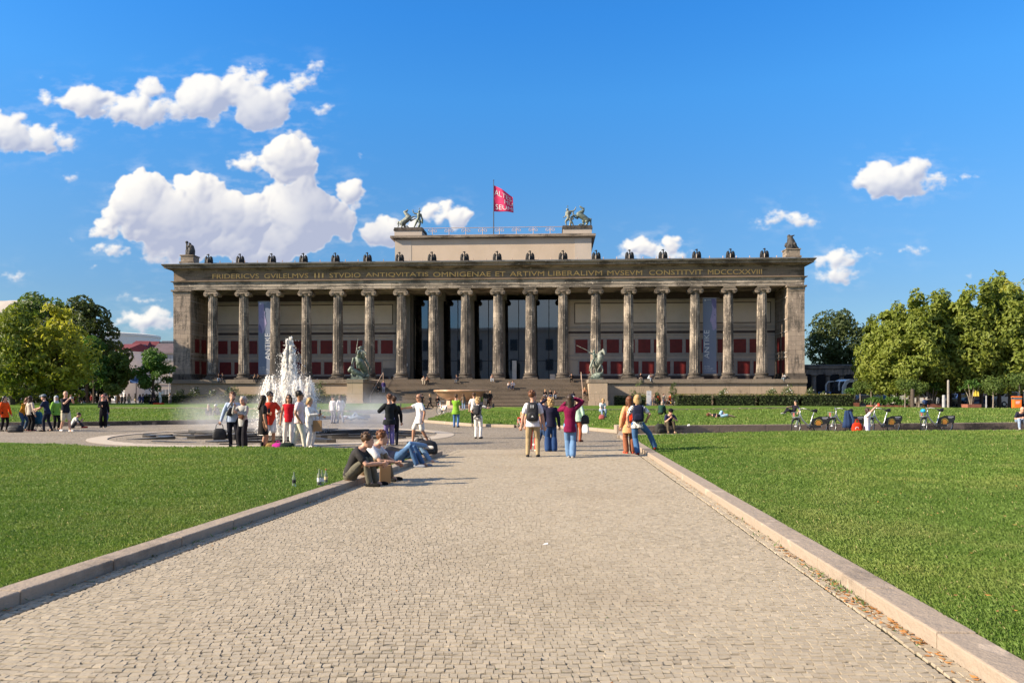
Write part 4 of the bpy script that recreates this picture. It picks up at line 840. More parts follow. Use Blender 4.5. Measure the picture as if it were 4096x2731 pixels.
# roses and shrubs above the hedges
m_flower = mat('white_blossom', (.8, .78, .72), None, 9)
def shrub(tx, ty0, ty1, w, Y, seed, label, mt=None, n=420, flowers=6, tall=False, size=.10):
    x = D(tx, Y); z1 = Zh(ty0, Y); t = thing('rose_shrub', label, 'shrub', (x, Y, 0), 0, 'shrubs along the museum podium'); lob = []
    rg = random.Random(seed)
    for i in range(9): a = i * 2.4; u = (i + .5) / 9; r = w * (.28 - .1 * u); lob.append((w * .32 * math.cos(a) * (1 - .6 * u), w * .2 * math.sin(a), .5 + (z1 - .6) * u, r, r, r * 1.1))
    crown_mesh(lob, n, size, seed, mt or l_ros, 'foliage', t, inner=.5, gap=.2); mb = MB()
    for i in range(5): a = i * 1.3; mb.tube([(0, 0, -.1), (w * .15 * math.cos(a), w * .1 * math.sin(a), z1 * .5), (w * .3 * math.cos(a), w * .2 * math.sin(a), z1 * .9)], [.03, .02, .01], 5)
    mb.build('stems', m_bark, t)
    if flowers:
        mb = MB()
        for i in range(flowers): l = lob[rg.randrange(3, 9)]; mb.ell((l[0] + rg.uniform(-.4, .4) * w * .4, l[1] - l[4], l[2] + rg.uniform(-.2, .4)), (.07, .07, .06), 6, 4)
        mb.build('blossoms', m_flower, t)
for i, (tx, y0, y1, w, lb) in enumerate([(720, 1560, 1585, 1.8, 'low rose bush at the left end of the podium'), (780, 1552, 1585, 2.0, 'rose bush with a few blossoms behind the left hedge'), (930, 1548, 1585, 2.6, 'flowering rose bush left of the fountain'), (850, 1562, 1585, 1.6, 'small rose bush behind the middle of the left hedge'), (1275, 1530, 1585, 2.6, 'tall loose shrub right of the fountain'), (2555, 1532, 1580, 2.8, 'bushy grey-green shrub right of the rider statue'), (2628, 1562, 1580, 1.1, 'small shrub behind the cyclists'), (2692, 1528, 1580, 1.5, 'thin tall shrub behind the cyclists'), (2893, 1555, 1582, 1.7, 'white flowering rose bush below the right wing'), (3085, 1558, 1582, 2.2, 'low rose bush behind the hedge of the right wing'), (3150, 1545, 1582, 2.4, 'large rose bush behind the last hedge'), (3240, 1552, 1582, 1.8, 'rose bush at the right corner of the podium'), (3290, 1566, 1590, 1.3, 'small rose bush next to the low colonnade')]):
    Y = 106 - 3.0 - (D(tx, 104) - MX) * math.tan(PSI); shrub(tx, y0, y1, w, Y, 100 + i, lb, flowers=8 if 'flower' in lb or 'rose' in lb else 0, n=700 if w > 2 else 380)
# ------------------------------------------------------------------ low colonnade beside the museum
t = thing('low_colonnade', 'low pinkish sandstone colonnade right of the museum', 'colonnade', (D(3420, 120), 120, 0), R(-4))
cb = MB(); cb.b2(-12.5, 40, -.9, .9, 4.7, 5.6); cb.build('beam', s_pier, t); cb = MB(); cb.b2(-12.5, 40.2, -1.1, 1.1, 5.6, 6.05); cb.build('cornice', s_cor, t); cb = MB(); cb.b2(-12.5, 40.2, -1.15, 1.15, 6.05, 6.2); cb.build('roof_edge', m_roof, t)
for k in range(19):
    x = -10.6 + k * 2.1
    for y in (-.4,):
        c = MB(); c.lathe([(.42, -.2), (.42, .3), (.38, .4), (.36, 2.4), (.34, 4.3), (.45, 4.45), (.5, 4.55)], 16, (x, y, 0)); c.b2(x - .5, x + .5, y - .5, y + .5, 4.55, 4.7); c.build('column', s_pier, t)
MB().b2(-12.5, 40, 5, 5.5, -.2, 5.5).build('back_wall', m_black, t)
# ------------------------------------------------------------------ houses and round halls far left
m_wh = mat('white_plaster', (.66, .64, .62), (.60, .58, .56), .3, .9); m_ye = mat('yellow_plaster', (.62, .42, .14), None, .3, .9); m_be = mat('beige_plaster', (.56, .46, .38), (.5, .41, .34), .3, .9)
m_rr = mat('red_roof', (.17, .035, .04), (.13, .03, .035), .6, .8); m_ro = mat('orange_roof', (.36, .085, .04), None, .6, .8); m_br = mat('brown_roof', (.15, .11, .115), None, .6, .8); m_sl = mat('slate_roof', (.13, .145, .17), None, .6, .8); m_win = mat('window_dark', (.05, .055, .07), None, 1, .2, spec=.6); m_winp = mat('window_pale', (.46, .45, .44), None, 1, .5)
def house(tx0, tx1, ty_eave, ty_ridge, Y, wall, roof, label, cols, rows, rz=0, dorm=0, win=None, depth=11):
    x0, x1 = D(tx0, Y), D(tx1, Y); w = x1 - x0; ze, zr = Zh(ty_eave, Y), Zh(ty_ridge, Y + 4); t = thing('town_house', label, 'house', ((x0 + x1) / 2, Y, 0), rz)
    MB().b2(-w / 2, w / 2, 0, depth, -.3, ze).build('wall', wall, t); m2 = MB(); m2.b2(-w / 2 - .15, w / 2 + .15, -.35, depth + .3, ze, ze + .3); m2.b2(-w / 2, w / 2, -.12, 0, ze * .68, ze * .68 + .2); m2.b2(-w / 2, w / 2, -.12, 0, ze * .34, ze * .34 + .25); m2.build('cornice', wall, t)
    rf = MB(); rf.rings([[(-w / 2 - .2, -.4, ze + .3), (w / 2 + .2, -.4, ze + .3), (w / 2 + .2, depth + .3, ze + .3), (-w / 2 - .2, depth + .3, ze + .3)], [(-w / 2 + (1.6 if dorm == 4 else 0), depth / 2 - .1, zr), (w / 2, depth / 2 - .1, zr), (w / 2, depth / 2 + .1, zr), (-w / 2 + (1.6 if dorm == 4 else 0), depth / 2 + .1, zr)]]); r_ = rf.build('roof', roof, t)
    for k in range(dorm):
        xx = -w / 2 + w * (k + .7) / (dorm + .4); d = MB(); d.b2(xx - .6, xx + .6, .8, 3.4, ze + .5, ze + 2.0); d_ = d.build('dormer', m_sl, r_); 
    for i in range(cols):
        for j in range(rows):
            xx = -w / 2 + w * (i + .5) / cols; zz = ze * (j + .42) / rows; f = MB(); f.b2(xx - .55, xx + .55, -.07, 0, zz - .1, zz + ze / rows * .52); f_ = f.build('window', win or m_winp, t)
            if win is m_winp or win is None: continue
            g = MB(); g.b2(xx - .04, xx + .04, -.09, -.07, zz - .1, zz + ze / rows * .52); g.b2(xx - .55, xx + .55, -.09, -.07, zz + ze / rows * .26, zz + ze / rows * .3); g.build('window_bars', m_wh, f_)
    return t
house(425, 505, 1408, 1374, 190, m_wh, m_rr, 'white corner house with a red hipped roof end at the left', 2, 3, R(-16), 0, m_win)
house(497, 575, 1408, 1362, 196, m_wh, m_rr, 'long white house with a dark red dormered roof', 6, 3, R(12), 4, m_winp)
house(572, 614, 1410, 1364, 200, m_ye, m_rr, 'narrow yellow house between the white and the beige house', 3, 3, R(10))
house(608, 705, 1414, 1372, 186, m_be, m_br, 'beige house with a brown roof next to the museum corner', 8, 4, R(8), 0, m_winp)
house(630, 720, 1392, 1362, 235, m_wh, m_sl, 'house with a slate mansard behind the beige house', 4, 3, R(8), 5)
Y = 300; m_pan = mat('panorama_cladding', (.78, .76, .68), (.74, .72, .64), .08, .6)
t = thing('panorama_hall', 'pale round panorama hall with vertical lettering behind the houses', 'rotunda', (D(450, Y), Y, 0)); zt = Zh(1328, Y - 17)
c = MB(); c.lathe([(17, -.5), (17, zt - .8), (17.25, zt - .8), (17.25, zt), (16, zt + .3)], 64); c.build('drum', m_pan, t)
m_let = mat('grey_lettering', (.30, .29, .30), None, 1)
for w_, a, hgt in (('PERGAMON', 271, 1.6), ('MUSEUM', 277, 1.6), ('DAS', 284, 2.4), ('PANORAMA', 293, 2.4)):
    vs, fs = text_mesh(w_, 1, .02); L = len(w_) * hgt * .82; mb = MB()
    q = []
    for v in vs: an = R(a) + (.5 - v[1]) * -hgt / 17 ; rr = 17.06 + v[2]; an = R(a) - (v[1] - .5) * hgt / 17; q.append((rr * math.cos(an), rr * math.sin(an), zt - 2.4 - L + v[0] * L if True else 0))
    mb.add(q, fs); mb.build('lettering', m_let, t)
Y = 240; t = thing('domed_hall', 'large beige hall with a low curved roof behind the left trees', 'hall', (D(110, Y), Y, 0)); zt = Zh(1192, Y - 10)
c = MB(); c.lathe([(20, -.5), (20, zt - 6), (20.4, zt - 6), (20.4, zt - 5.4), (19, zt - 4.6), (13, zt - 1.6), (6, zt - .2), (.5, zt)], 48, (0, 0, 0)); c.build('curved_roof', mat('beige_metal', (.55, .48, .40), (.50, .43, .36), .2, .7), t)
c = MB(); c.b2(-30, 8, -8, 6, zt - 1.6, zt - .6); c.build('parapet', m_be, t)
# opposite palace that the hall glass mirrors
t = thing('palace', 'long pale palace facing the museum across the square', 'palace', (-4, -85, 0)); c = MB(); c.b2(-90, 90, -20, 0, -.3, 27); c.build('wall', m_be, t)
for i in range(24):
    for j in range(3):
        c = MB(); c.b2(-84 + i * 7.2, -81 + i * 7.2, 0, .12, 3 + j * 8, 7.5 + j * 8); c.build('window', m_win, t)
c = MB(); c.b2(-91, 91, -20, .9, 27, 28.2); c.build('cornice', m_be, t)
# ------------------------------------------------------------------ granite bowl
Yb = 91.5; bowl = thing('granite_bowl', 'huge polished reddish granite bowl on low blocks before the stairs', 'bowl', (D(1846, Yb), Yb, 0))
m_gran = mat('polished_granite', (.56, .35, .215), (.44, .265, .16), 1.5, .28, spec=.5); m_granb = mat('rough_granite', (.46, .35, .27), (.36, .27, .21), 1.2, .7)
c = MB(); c.lathe([(.3, .78), (.9, .80), (1.5, .88), (2.2, 1.12), (2.75, 1.45), (3.0, 1.78), (3.12, 1.86), (3.28, 1.92), (3.33, 2.02), (3.28, 2.12), (3.15, 2.15), (2.9, 2.02), (2.0, 1.5), (.5, 1.3)], 56); c.build('basin', m_gran, bowl, smooth=True)
for a in range(3):
    c = MB(); an = a * 2.094 - .52; c.box((1.35 * math.cos(an), 1.35 * math.sin(an), .58), (.9, 1.1, .72), an, taper=.85); c.build('support', m_granb, bowl)
c = MB(); c.lathe([(2.75, -.1), (2.75, .30), (2.65, .34)], 8); c.build('plinth', m_granb, bowl)
# ================================================================== bronze and stone figures
m_brz = mat('green_bronze', (0.20, 0.235, 0.195), (0.075, 0.10, 0.085), 3.5, .5, metal=.25, spec=.5); m_brzl = mat('pale_bronze', (0.30, 0.31, 0.265), (0.12, 0.14, 0.12), 3.0, .55, metal=.2, spec=.4)
m_eag = mat('sooty_eagle', (0.030, 0.030, 0.034), (0.018, 0.018, 0.02), 6, .7); m_fig = mat('sooty_figure', (0.085, 0.078, 0.072), (0.035, 0.033, 0.032), 3, .75)
BAKE = []           # objects whose overlapping limbs are fused into one skin
def fuse(o, vox, noise_amp=0.0, smooth=True):
    r = o.modifiers.new('r', 'REMESH'); r.mode = 'VOXEL'; r.voxel_size = vox; r.use_smooth_shade = smooth
    sm = o.modifiers.new('s', 'SMOOTH'); sm.iterations = 2; sm.factor = .45
    BAKE.append(o); return o
def bake_all():
    dg = bpy.context.evaluated_depsgraph_get(); done = {}
    for o in BAKE:
        me = bpy.data.meshes.new_from_object(o.evaluated_get(dg)); old = o.data
        o.modifiers.clear(); o.data = me; me.name = old.name
    BAKE.clear()
def chains(px, x0, y0, cl, name, m, parent, vox, depth_scale=1.0):
    """cl: limb chains of (x, y, radius[, depth]) read off the statue's silhouette, in its own units"""
    mb = MB()
    for ch in cl:
        pts = [((p[0] - x0) * px, -(p[3] if len(p) > 3 else 0) * px, (y0 - p[1]) * px) for p in ch]; rad = [p[2] * px for p in ch]
        if len(ch) == 1: mb.ell(pts[0], (rad[0],) * 3, 12, 8)
        else:
            q, r = [pts[0]], [rad[0]]
            for i in range(1, len(pts)):
                for t in (.5, 1.0): q.append(Vector(pts[i - 1]).lerp(Vector(pts[i]), t)); r.append(rad[i - 1] + (rad[i] - rad[i - 1]) * t)
            mb.tube(q, r, 10)
    o = mb.build(name, m, parent, smooth=True); fuse(o, vox); return o
# horse tamers on the attic
t = thing('horse_tamer_statue', 'bronze youth holding a rearing horse on the left attic pedestal', 'statue', MW(-13.05, 16.4, 27.85), -PSI, 'bronze horse tamers on the attic')
k = .00378
chains(k, 950, 1322, [[(570,1030,115),(690,965,120),(800,880,125),(890,790,110)],[(850,760,100),(770,660,78),(700,590,52)],[(690,560,45),(755,545,48),(815,515,36),(825,480,24)],[(810,470,14),(820,455,10)],
    [(600,1070,80,40),(600,1150,48,45),(565,1235,30,45),(640,1280,24,45),(740,1315,22,45)],[(680,1080,66,-40),(672,1195,34,-45),(800,1160,28,-45),(880,1240,28,-45),(890,1300,25,-45)],[(930,880,48,40),(1060,785,30,45),(1220,765,20,45)],[(960,930,44,-40),(1050,890,30,-45),(1165,838,22,-45)],
    [(500,985,24),(430,975,34),(405,1060,34),(450,1130,27),(405,1200,22),(440,1268,18)],[(690,600,20),(720,680,22),(780,760,22)],[(830,1290,45,-40),(905,1270,40,-40)]], 'horse', m_brzl, t, .05)
chains(k, 950, 1322, [[(1270,905,66),(1300,800,72),(1310,690,84)],[(1318,650,40),(1322,610,34)],[(1325,550,56)],[(1250,650,42),(1130,645,30),(1065,580,24),(1050,500,22),(1062,470,14)],[(1390,680,42),(1430,800,31),(1475,890,24),(1500,895,14)],[(1420,860,36),(1445,960,52),(1450,1050,34)],[(1350,1060,40),(1300,1190,48),(1240,1310,46)],[(1235,930,62),(1165,1090,42),(1105,1210,28),(1075,1300,22),(1045,1312,20)],[(1330,950,62),(1352,1090,44),(1335,1210,30),(1335,1300,22),(1385,1312,20)]], 'youth', m_brz, t, .045)
MB().tube([((1330-950)*k, 0, (1322-500)*k), ((1330-950)*k, 0, (1322-440)*k)], .02, 5).ell(((1330-950)*k, 0, (1322-430)*k), (.09, .02, .09), 6, 4).build('star', m_brz, t)
t = thing('horse_tamer_statue', 'bronze youth with raised arm and rearing horse on the right attic pedestal', 'statue', MW(13.45, 16.4, 27.85), -PSI, 'bronze horse tamers on the attic')
chains(k, 830, 1262, [[(1290,960,110),(1170,860,118),(1020,760,125),(930,700,110)],[(960,680,105),(1080,600,85),(1130,540,55)],[(1120,480,52),(1060,435,42),(990,385,34),(975,365,24)],[(1170,450,18),(1190,445,12)],[(1080,580,30),(1090,680,28)],
    [(1260,1020,80,40),(1290,1110,44,45),(1180,1200,28,45),(1120,1240,24,45)],[(1130,980,70,-40),(1140,1140,34,-45),(1000,1100,28,-45),(920,1170,40,-45),(920,1235,34,-45)],[(900,800,48,40),(720,740,30,45),(560,840,18,45)],[(880,860,44,-40),(780,830,28,-45),(720,760,24,-45)],
    [(1340,890,26),(1440,900,34),(1430,1020,34),(1440,1130,26),(1400,1185,16)],[(950,1210,50,-40),(1000,1250,30,-40)]], 'horse', m_brz, t, .05)
chains(k, 830, 1262, [[(500,860,68),(490,760,76),(490,630,88)],[(470,570,40)],[(455,500,58)],[(540,580,44),(690,570,36),(760,520,26),(805,440,22),(808,395,16)],[(410,610,44),(395,740,32),(340,820,22),(275,825,18)],[(690,600,30),(700,720,30),(660,840,50),(690,900,40)],[(600,560,30),(600,700,20)],[(470,900,64),(385,990,44),(400,1110,30),(425,1220,22),(350,1245,18)],[(560,900,66),(640,1030,46),(690,1120,30),(740,1235,22)],[(590,980,40),(570,1120,44),(560,1240,52)]], 'youth', m_brzl, t, .045)
MB().tube([((470-830)*k, 0, (1262-440)*k), ((465-830)*k, 0, (1262-370)*k)], .02, 5).ell(((465-830)*k, 0, (1262-358)*k), (.10, .02, .10), 6, 4).build('star', m_brz, t)
# riders on the stair cheeks
k = .0047
t = thing('lion_fighter_statue', 'green bronze rider with upright spear over a lion left of the stairs', 'statue', MW(-15.1, -8.2, 3.4), -PSI)
chains(k, 570, 1250, [[(560,680,90),(600,760,112),(650,870,112,-60),(700,980,95,-140)],[(585,630,78,20),(600,560,58,60),(610,500,46,110)],[(612,480,44,120),(612,520,34,190),(612,555,26,240)],[(480,690,42),(440,660,30,40),(405,815,20,60)],[(620,760,42,20),(605,860,26,40),(605,940,24,30)],[(525,820,34,20),(545,940,24,20)],[(730,1000,74,-150),(770,1090,36,-140),(800,1190,28,-120)],[(660,1000,60,-120),(700,1100,34,-110),(700,1200,28,-100)],[(830,860,18,-150),(845,960,26,-170),(830,1060,18,-180)]], 'horse', m_brz, t, .05)
chains(k, 570, 1250, [[(680,650,56,-60),(672,560,62,-50),(645,470,52,-40)],[(625,425,34,-30)],[(622,385,44,-30)],[(555,385,16,-20),(625,360,30,-30),(700,350,14,-20)],[(590,470,30,-20),(540,450,24,20),(528,400,20,30)],[(690,485,44,-40),(760,520,30,-20),(772,570,22,0)],[(700,640,34,-90),(780,780,34,-110),(835,900,16,-110)],[(560,650,34,10),(540,740,26,50),(545,830,18,60)]], 'rider', m_brzl, t, .045)
chains(k, 570, 1250, [[(505,520,9,30),(535,330,11,30),(568,115,8,30)]], 'spear', m_brzl, t, .03)
chains(k, 570, 1250, [[(345,1000,58,80),(395,920,52,90),(430,960,50,90)],[(430,1000,80,60),(520,1060,86,40),(620,1090,70,20),(700,1150,36,0)],[(560,1150,40,60),(660,1190,30,60)],[(400,1100,36,60),(440,1180,30,60)],[(760,1160,40,-100),(820,1130,34,-140)]], 'lion', m_brz, t, .05)
MB().b2(-1.25, 1.3, -1.0, .95, 0, .12).b2(-.8, .7, -.8, .7, .12, .34).build('statue_base', m_brz, t)
k = .0042
t = thing('rider_statue', 'green bronze rider hurling a spear on the pedestal right of the stairs', 'statue', MW(15.45, -8.3, 3.4), -PSI)
chains(k, 790, 1180, [[(690,720,96,-140),(760,720,118,-40),(850,640,112,40),(880,520,100,60)],[(860,470,92,40),(880,400,76,20),(930,350,56,30)],[(960,320,56,50),(990,380,40,90),(1000,430,30,110)],[(940,270,12,50),(950,255,8,50)],[(645,770,44,-150),(622,900,24,-140),(640,1060,22,-130)],[(740,800,46,-120),(760,940,26,-110),(750,1060,22,-110)],[(860,680,46,60),(880,760,26,90),(800,880,18,100),(785,935,14,100),(830,925,12,100)],[(905,780,38,40),(945,910,24,70),(900,1060,26,60)],[(600,700,22,-180),(570,820,24,-190),(560,930,14,-190)]], 'horse', m_brzl, t, .045)
chains(k, 790, 1180, [[(700,560,44,20),(700,490,48,20),(688,430,56,20)],[(690,350,40,20)],[(690,300,26,20),(688,282,12,20)],[(640,415,30,20),(580,390,22,30),(540,372,18,30)],[(740,450,28,40),(800,430,20,60)],[(650,610,40,60),(600,740,28,90),(570,835,20,90)],[(755,560,34,90),(750,690,20,110)]], 'rider', m_brz, t, .04)
chains(k, 790, 1180, [[(170,160,9,20),(430,285,12,25),(650,405,8,20)]], 'spear', m_brzl, t, .03)
chains(k, 790, 1180, [[(640,1100,56,-100),(760,1050,90,0),(870,1030,70,60),(930,980,40,60)],[(700,1120,50,60),(830,1100,50,80)]], 'rock', m_brz, t, .05)
MB().b2(-.95, .6, -.9, .9, 0, .18).build('statue_base', m_brz, t)
# kneeling figures on the corner pedestals
k = .0058
t = thing('kneeling_figure', 'sooty stone figure kneeling beside a tall candelabrum on the left roof corner', 'statue', MW(-41.3, 0, 21.0), -PSI)
chains(k, 480, 540, [[(500,500,95),(510,410,92),(515,330,66)],[(480,265,36),(470,245,34)],[(470,320,36,40),(430,300,20,40)],[(430,470,40,40),(450,400,34,50),(440,520,24,50)],[(390,520,40),(410,480,36)]], 'figure', m_fig, t, .05)
chains(k, 480, 540, [[(400,540,36),(400,400,36),(398,380,24),(398,230,22),(398,212,42)]], 'candelabrum', m_fig, t, .05)
k = .0064
t = thing('crouching_figure', 'sooty stone crouching figure with an outstretched arm on the right roof corner', 'statue', MW(41.9, 0, 21.0), -PSI)
chains(k, 1450, 405, [[(1440,370,100),(1450,260,92),(1430,170,62)],[(1405,125,40)],[(1440,130,22,30),(1505,108,12,30)],[(1360,300,50),(1340,320,34)],[(1500,300,46,60),(1530,350,30,60),(1580,395,20,60)],[(1390,330,40,60),(1420,390,30,70)]], 'figure', m_fig, t, .05)
# eagles over the columns
eg = thing('stone_eagle', 'sooty stone eagle on the roof edge above the first column from the left', 'eagle', MW(CXS[0], -1.35, 19.52), -PSI, 'stone eagles above the columns')
mb = MB(); mb.b2(-.50, .50, -.34, .34, 0, .22); mb.build('block', s_dark, eg)
mb = MB(); mb.tube([(0, 0, .25), (0, -.04, .55), (0, -.02, .80)], [(.24, .26), (.28, .28), (.15, .15)], 10); mb.tube([(0, 0, .75), (.03, -.02, 1.10), (.03, -.04, 1.40)], [.13, .085, .105], 8); mb.tube([(.02, -.04, 1.38), (-.16, -.08, 1.38), (-.25, -.08, 1.28)], [.10, .06, .03], 7)
for sg in (-1, 1):
    mb.tube([(sg * .20, .02, .95), (sg * .32, .02, 1.14), (sg * .44, .04, .98), (sg * .50, .05, .62), (sg * .50, .06, .24)], [(.07, .09), (.08, .09), (.08, .11), (.08, .12), (.07, .12)], 8); mb.tube([(sg * .3, .02, .9), (sg * .36, .04, .6), (sg * .3, .05, .3)], [(.14, .14), (.12, .18), (.08, .14)], 8)
o = mb.build('eagle_body', m_eag, eg, smooth=True); fuse(o, .022)
mb = MB(); mb.tube([(-.08, -.3, .25), (-.06, -.32, .72)], .035, 5); mb.build('claw', m_wallp, eg)
ORD = ['first', 'second', 'third', 'fourth', 'fifth', 'sixth', 'seventh', 'eighth', 'ninth', 'tenth', 'eleventh', 'twelfth', 'thirteenth', 'fourteenth', 'fifteenth', 'sixteenth', 'seventeenth', 'last']
bake_all()
for i in range(1, 18): dup(eg, MW(CXS[i], -1.35, 19.52), -PSI, 'sooty stone eagle on the roof edge above the %s column from the left' % ORD[i])
# ================================================================== fountain
FX, FY = D(1128, 31.5), 31.5
fo = thing('fountain', 'round sunken fountain with dark stone slabs and tall white water jets', 'fountain', (FX, FY, 0))
m_rim = stone('fountain_rim_stone', (0.46, 0.39, 0.31), (0.40, 0.335, 0.27), (0.26, 0.21, 0.17), .25, 1.6, 9, streak=False)
m_wet = mat('wet_slab', (0.055, 0.048, 0.042), (0.028, 0.026, 0.025), 2.5, .28, .5, 8, spec=.6); m_wall_in = mat('basin_wall', (0.13, 0.115, 0.10), (0.08, 0.07, 0.06), 2, .6)
RO, RI = 7.05, 6.35
mb = MB(); n_ = 64
mb.lathe([(RI, -.28), (RI, .03), (RO, .012), (RO, -.28)], n_); mb.f = [f for f in mb.f if len(f) == 4]; mb.mi = [0] * len(mb.f); mb.build('basin_rim', m_rim, fo)
mb = MB(); mb.lathe([(RI + .02, -.3), (RI + .02, -.2)], n_); mb.build('basin_floor', m_wall_in, fo)
m_water = bpy.data.materials.new('pool_water'); m_water.use_nodes = True; n = NT(m_water.node_tree); b = m_water.node_tree.nodes['Principled BSDF']; b.inputs['Base Color'].default_value = (.10, .115, .12, 1); b.inputs['Roughness'].default_value = .08; b.inputs['Specular IOR Level'].default_value = .8
bn = n.new('ShaderNodeBump'); bn.inputs['Strength'].default_value = .8; bn.inputs['Distance'].default_value = .05; n._set(bn.inputs['Height'], n.noise(n.new('ShaderNodeTexCoord').outputs['Object'], 9, 4, .6)); n._set(b.inputs['Normal'], bn.outputs[0])
mb = MB(); mb.lathe([(RI - .01, -.14), (RI - .01, -.09)], n_); mb.build('pool_water', m_water, fo)
rg = random.Random(4)
for i in range(92):                       # cleft slabs rising a little to the middle
    rr = 1.2 + 4.4 * math.sqrt((i + .5) / 92); a = i * 2.39996; x, y = rr * math.cos(a), rr * math.sin(a)
    top = .22 - .045 * rr + rg.uniform(-.07, .10); w, d = rg.uniform(.8, 2.3), rg.uniform(.18, .55); m_ = rg.randint(6, 9)
    poly = [(w * .5 * math.cos(6.283 * q / m_) * rg.uniform(.75, 1.15), d * .5 * math.sin(6.283 * q / m_) * rg.uniform(.75, 1.15)) for q in range(m_)]
    sb = MB(); tx_, ty_ = rg.uniform(-.06, .06), rg.uniform(-.06, .06)
    vs = [(p[0], p[1], -.2) for p in poly] + [(p[0], p[1], top + tx_ * p[0] + ty_ * p[1]) for p in poly]
    sb.add(vs, [tuple(range(m_ - 1, -1, -1)), tuple(range(m_, 2 * m_))] + [(q, (q + 1) % m_, m_ + (q + 1) % m_, m_ + q) for q in range(m_)]); o = sb.build('stone_slab', m_wet, fo); o.location = (x, y, 0); o.rotation_euler = (0, 0, rg.uniform(-.5, .5))
m_foam = bpy.data.materials.new('white_water'); m_foam.use_nodes = True; n = NT(m_foam.node_tree); b = m_foam.node_tree.nodes['Principled BSDF']; b.inputs['Base Color'].default_value = (.97, .965, .95, 1); b.inputs['Roughness'].default_value = .4; b.inputs['Specular IOR Level'].default_value = .5
tr = n.new('ShaderNodeBsdfTranslucent'); tr.inputs['Color'].default_value = (1, .985, .96, 1); mx = n.new('ShaderNodeMixShader'); mx.inputs[0].default_value = .78
m_foam.node_tree.links.new(b.outputs[0], mx.inputs[1]); m_foam.node_tree.links.new(tr.outputs[0], mx.inputs[2]); m_foam.node_tree.links.new(mx.outputs[0], m_foam.node_tree.nodes['Material Output'].inputs[0])
def jet(x, y, h, r0, r1, nd, seed, spread=1.0):
    """a foaming jet: thousands of stretched drops around rising and falling water"""
    rg = np.random.default_rng(seed); V, F = [], []
    base = np.array([[0, 0, 1], [1, 0, 0], [0, 1, 0], [-1, 0, 0], [0, -1, 0], [0, 0, -1]], float); fc = np.array([[0, 1, 2], [0, 2, 3], [0, 3, 4], [0, 4, 1], [5, 2, 1], [5, 3, 2], [5, 4, 3], [5, 1, 4]])
    u = rg.random(nd) ** (.72 if h > 3 else .85); a = rg.uniform(0, 6.283, nd)
    top = np.array([.80 + .30 * mnoise.noise((1.6 * math.cos(q), 1.6 * math.sin(q), seed * 3.7)) for q in a]); z = u * h * np.clip(top, .6, 1.05)
    rad = (r0 + (r1 - r0) * u) * (1.0 - .35 * np.clip((u - .88) / .12, 0, 1))
    lump = 1 + .55 * np.array([mnoise.noise((2.2 * math.cos(q), 2.2 * math.sin(q), w * 4.2 + seed)) + .5 * mnoise.noise((5 * math.cos(q), 5 * math.sin(q), w * 9 + seed)) for q, w in zip(a, z)])
    rr = rad * lump * (np.sqrt(rg.uniform(.15, 1.0, nd)) if h < 3 else rg.uniform(.05, 1.0, nd) ** .75); out = rg.random(nd) < (.10 if h > 3 else .2); rr[out] *= rg.uniform(1.1, 2.6, out.sum()) * spread; z = z + np.where(out, rg.normal(0, .12, nd), 0); z = np.clip(z, .02, None)
    P = np.stack([x + rr * np.cos(a), y + rr * np.sin(a), z - .1], 1); s = rg.uniform(.008, .030, nd); s[out] = rg.uniform(.006, .017, out.sum()); st = rg.uniform(1.2, 3.6, nd); st[out] = rg.uniform(.9, 2.2, out.sum())
    V = P[:, None, :] + base[None] * s[:, None, None] * np.stack([np.ones(nd), np.ones(nd), st], 1)[:, None, :] * rg.uniform(.7, 1.3, (nd, 6, 1)); Fk = fc[None] + (np.arange(nd) * 6)[:, None, None]
    return V.reshape(-1, 3), Fk.reshape(-1, 3)
JX = .28
V, F = jet(JX, 0, 4.6, .34, .20, 24000, 1); V2, F2 = jet(JX + .02, .02, 4.2, .44, .20, 12000, 2); o = meshraw('main_jet', np.concatenate([V, V2]), np.concatenate([F, F2 + len(V)]), m_foam, None, fo)
for i in range(16):
    a = i * math.pi / 8 + .2; h = 2.25 + .5 * math.sin(i * 2.6); rr = .90
    V, F = jet(JX + rr * math.cos(a), rr * math.sin(a), h, .23, .15, 3600, 10 + i); V3, F3 = jet(JX + .55 * math.cos(a + .2), .55 * math.sin(a + .2), h * .66, .42, .26, 3000, 40 + i)
    o = meshraw('ring_jet', np.concatenate([V, V3]), np.concatenate([F, F3 + len(V)]), m_foam, None, fo)
# drifting spray to both sides of the jets
def mist(name, c, r, dens, label, seed):
    m = bpy.data.materials.new('spray_%d' % seed); m.use_nodes = True; n = NT(m.node_tree); m.node_tree.nodes.clear(); out = n.new('ShaderNodeOutputMaterial'); pv = n.new('ShaderNodeVolumePrincipled')
    o_ = n.new('ShaderNodeTexCoord').outputs['Object']; l = n.v('LENGTH', o_); f = n.m('POWER', n.m('SUBTRACT', 1.0, l, clamp=True), 1.2)
    f = n.m('MULTIPLY', f, n.ramp(n.noise(n.v('ADD', n.v('MULTIPLY', o_, (1.6, 1.6, 1.1)), (seed, 0, 0)), 1.6, 3, .6), .30, .70)); pv.inputs['Color'].default_value = (.97, .97, .98, 1); pv.inputs['Anisotropy'].default_value = .2
    n._set(pv.inputs['Density'], n.m('MULTIPLY', f, dens)); m.node_tree.links.new(pv.outputs[0], out.inputs['Volume'])
    mb = MB(); mb.ell((0, 0, 0), (1, 1, 1), 24, 16); o = mb.build(name, m, None); o.location = c; o.scale = r; return tag(o, label, 'spray', kind='stuff')
mist('water_spray', (FX + .28, FY, .9), (1.7, 1.7, 2.0), 1.5, 'dense white spray around the water jets', 5)
mist('water_spray', (FX - 3.0, FY + 1.6, .75), (2.4, 1.8, 1.15), .75, 'white spray drifting left of the water jets', 3)
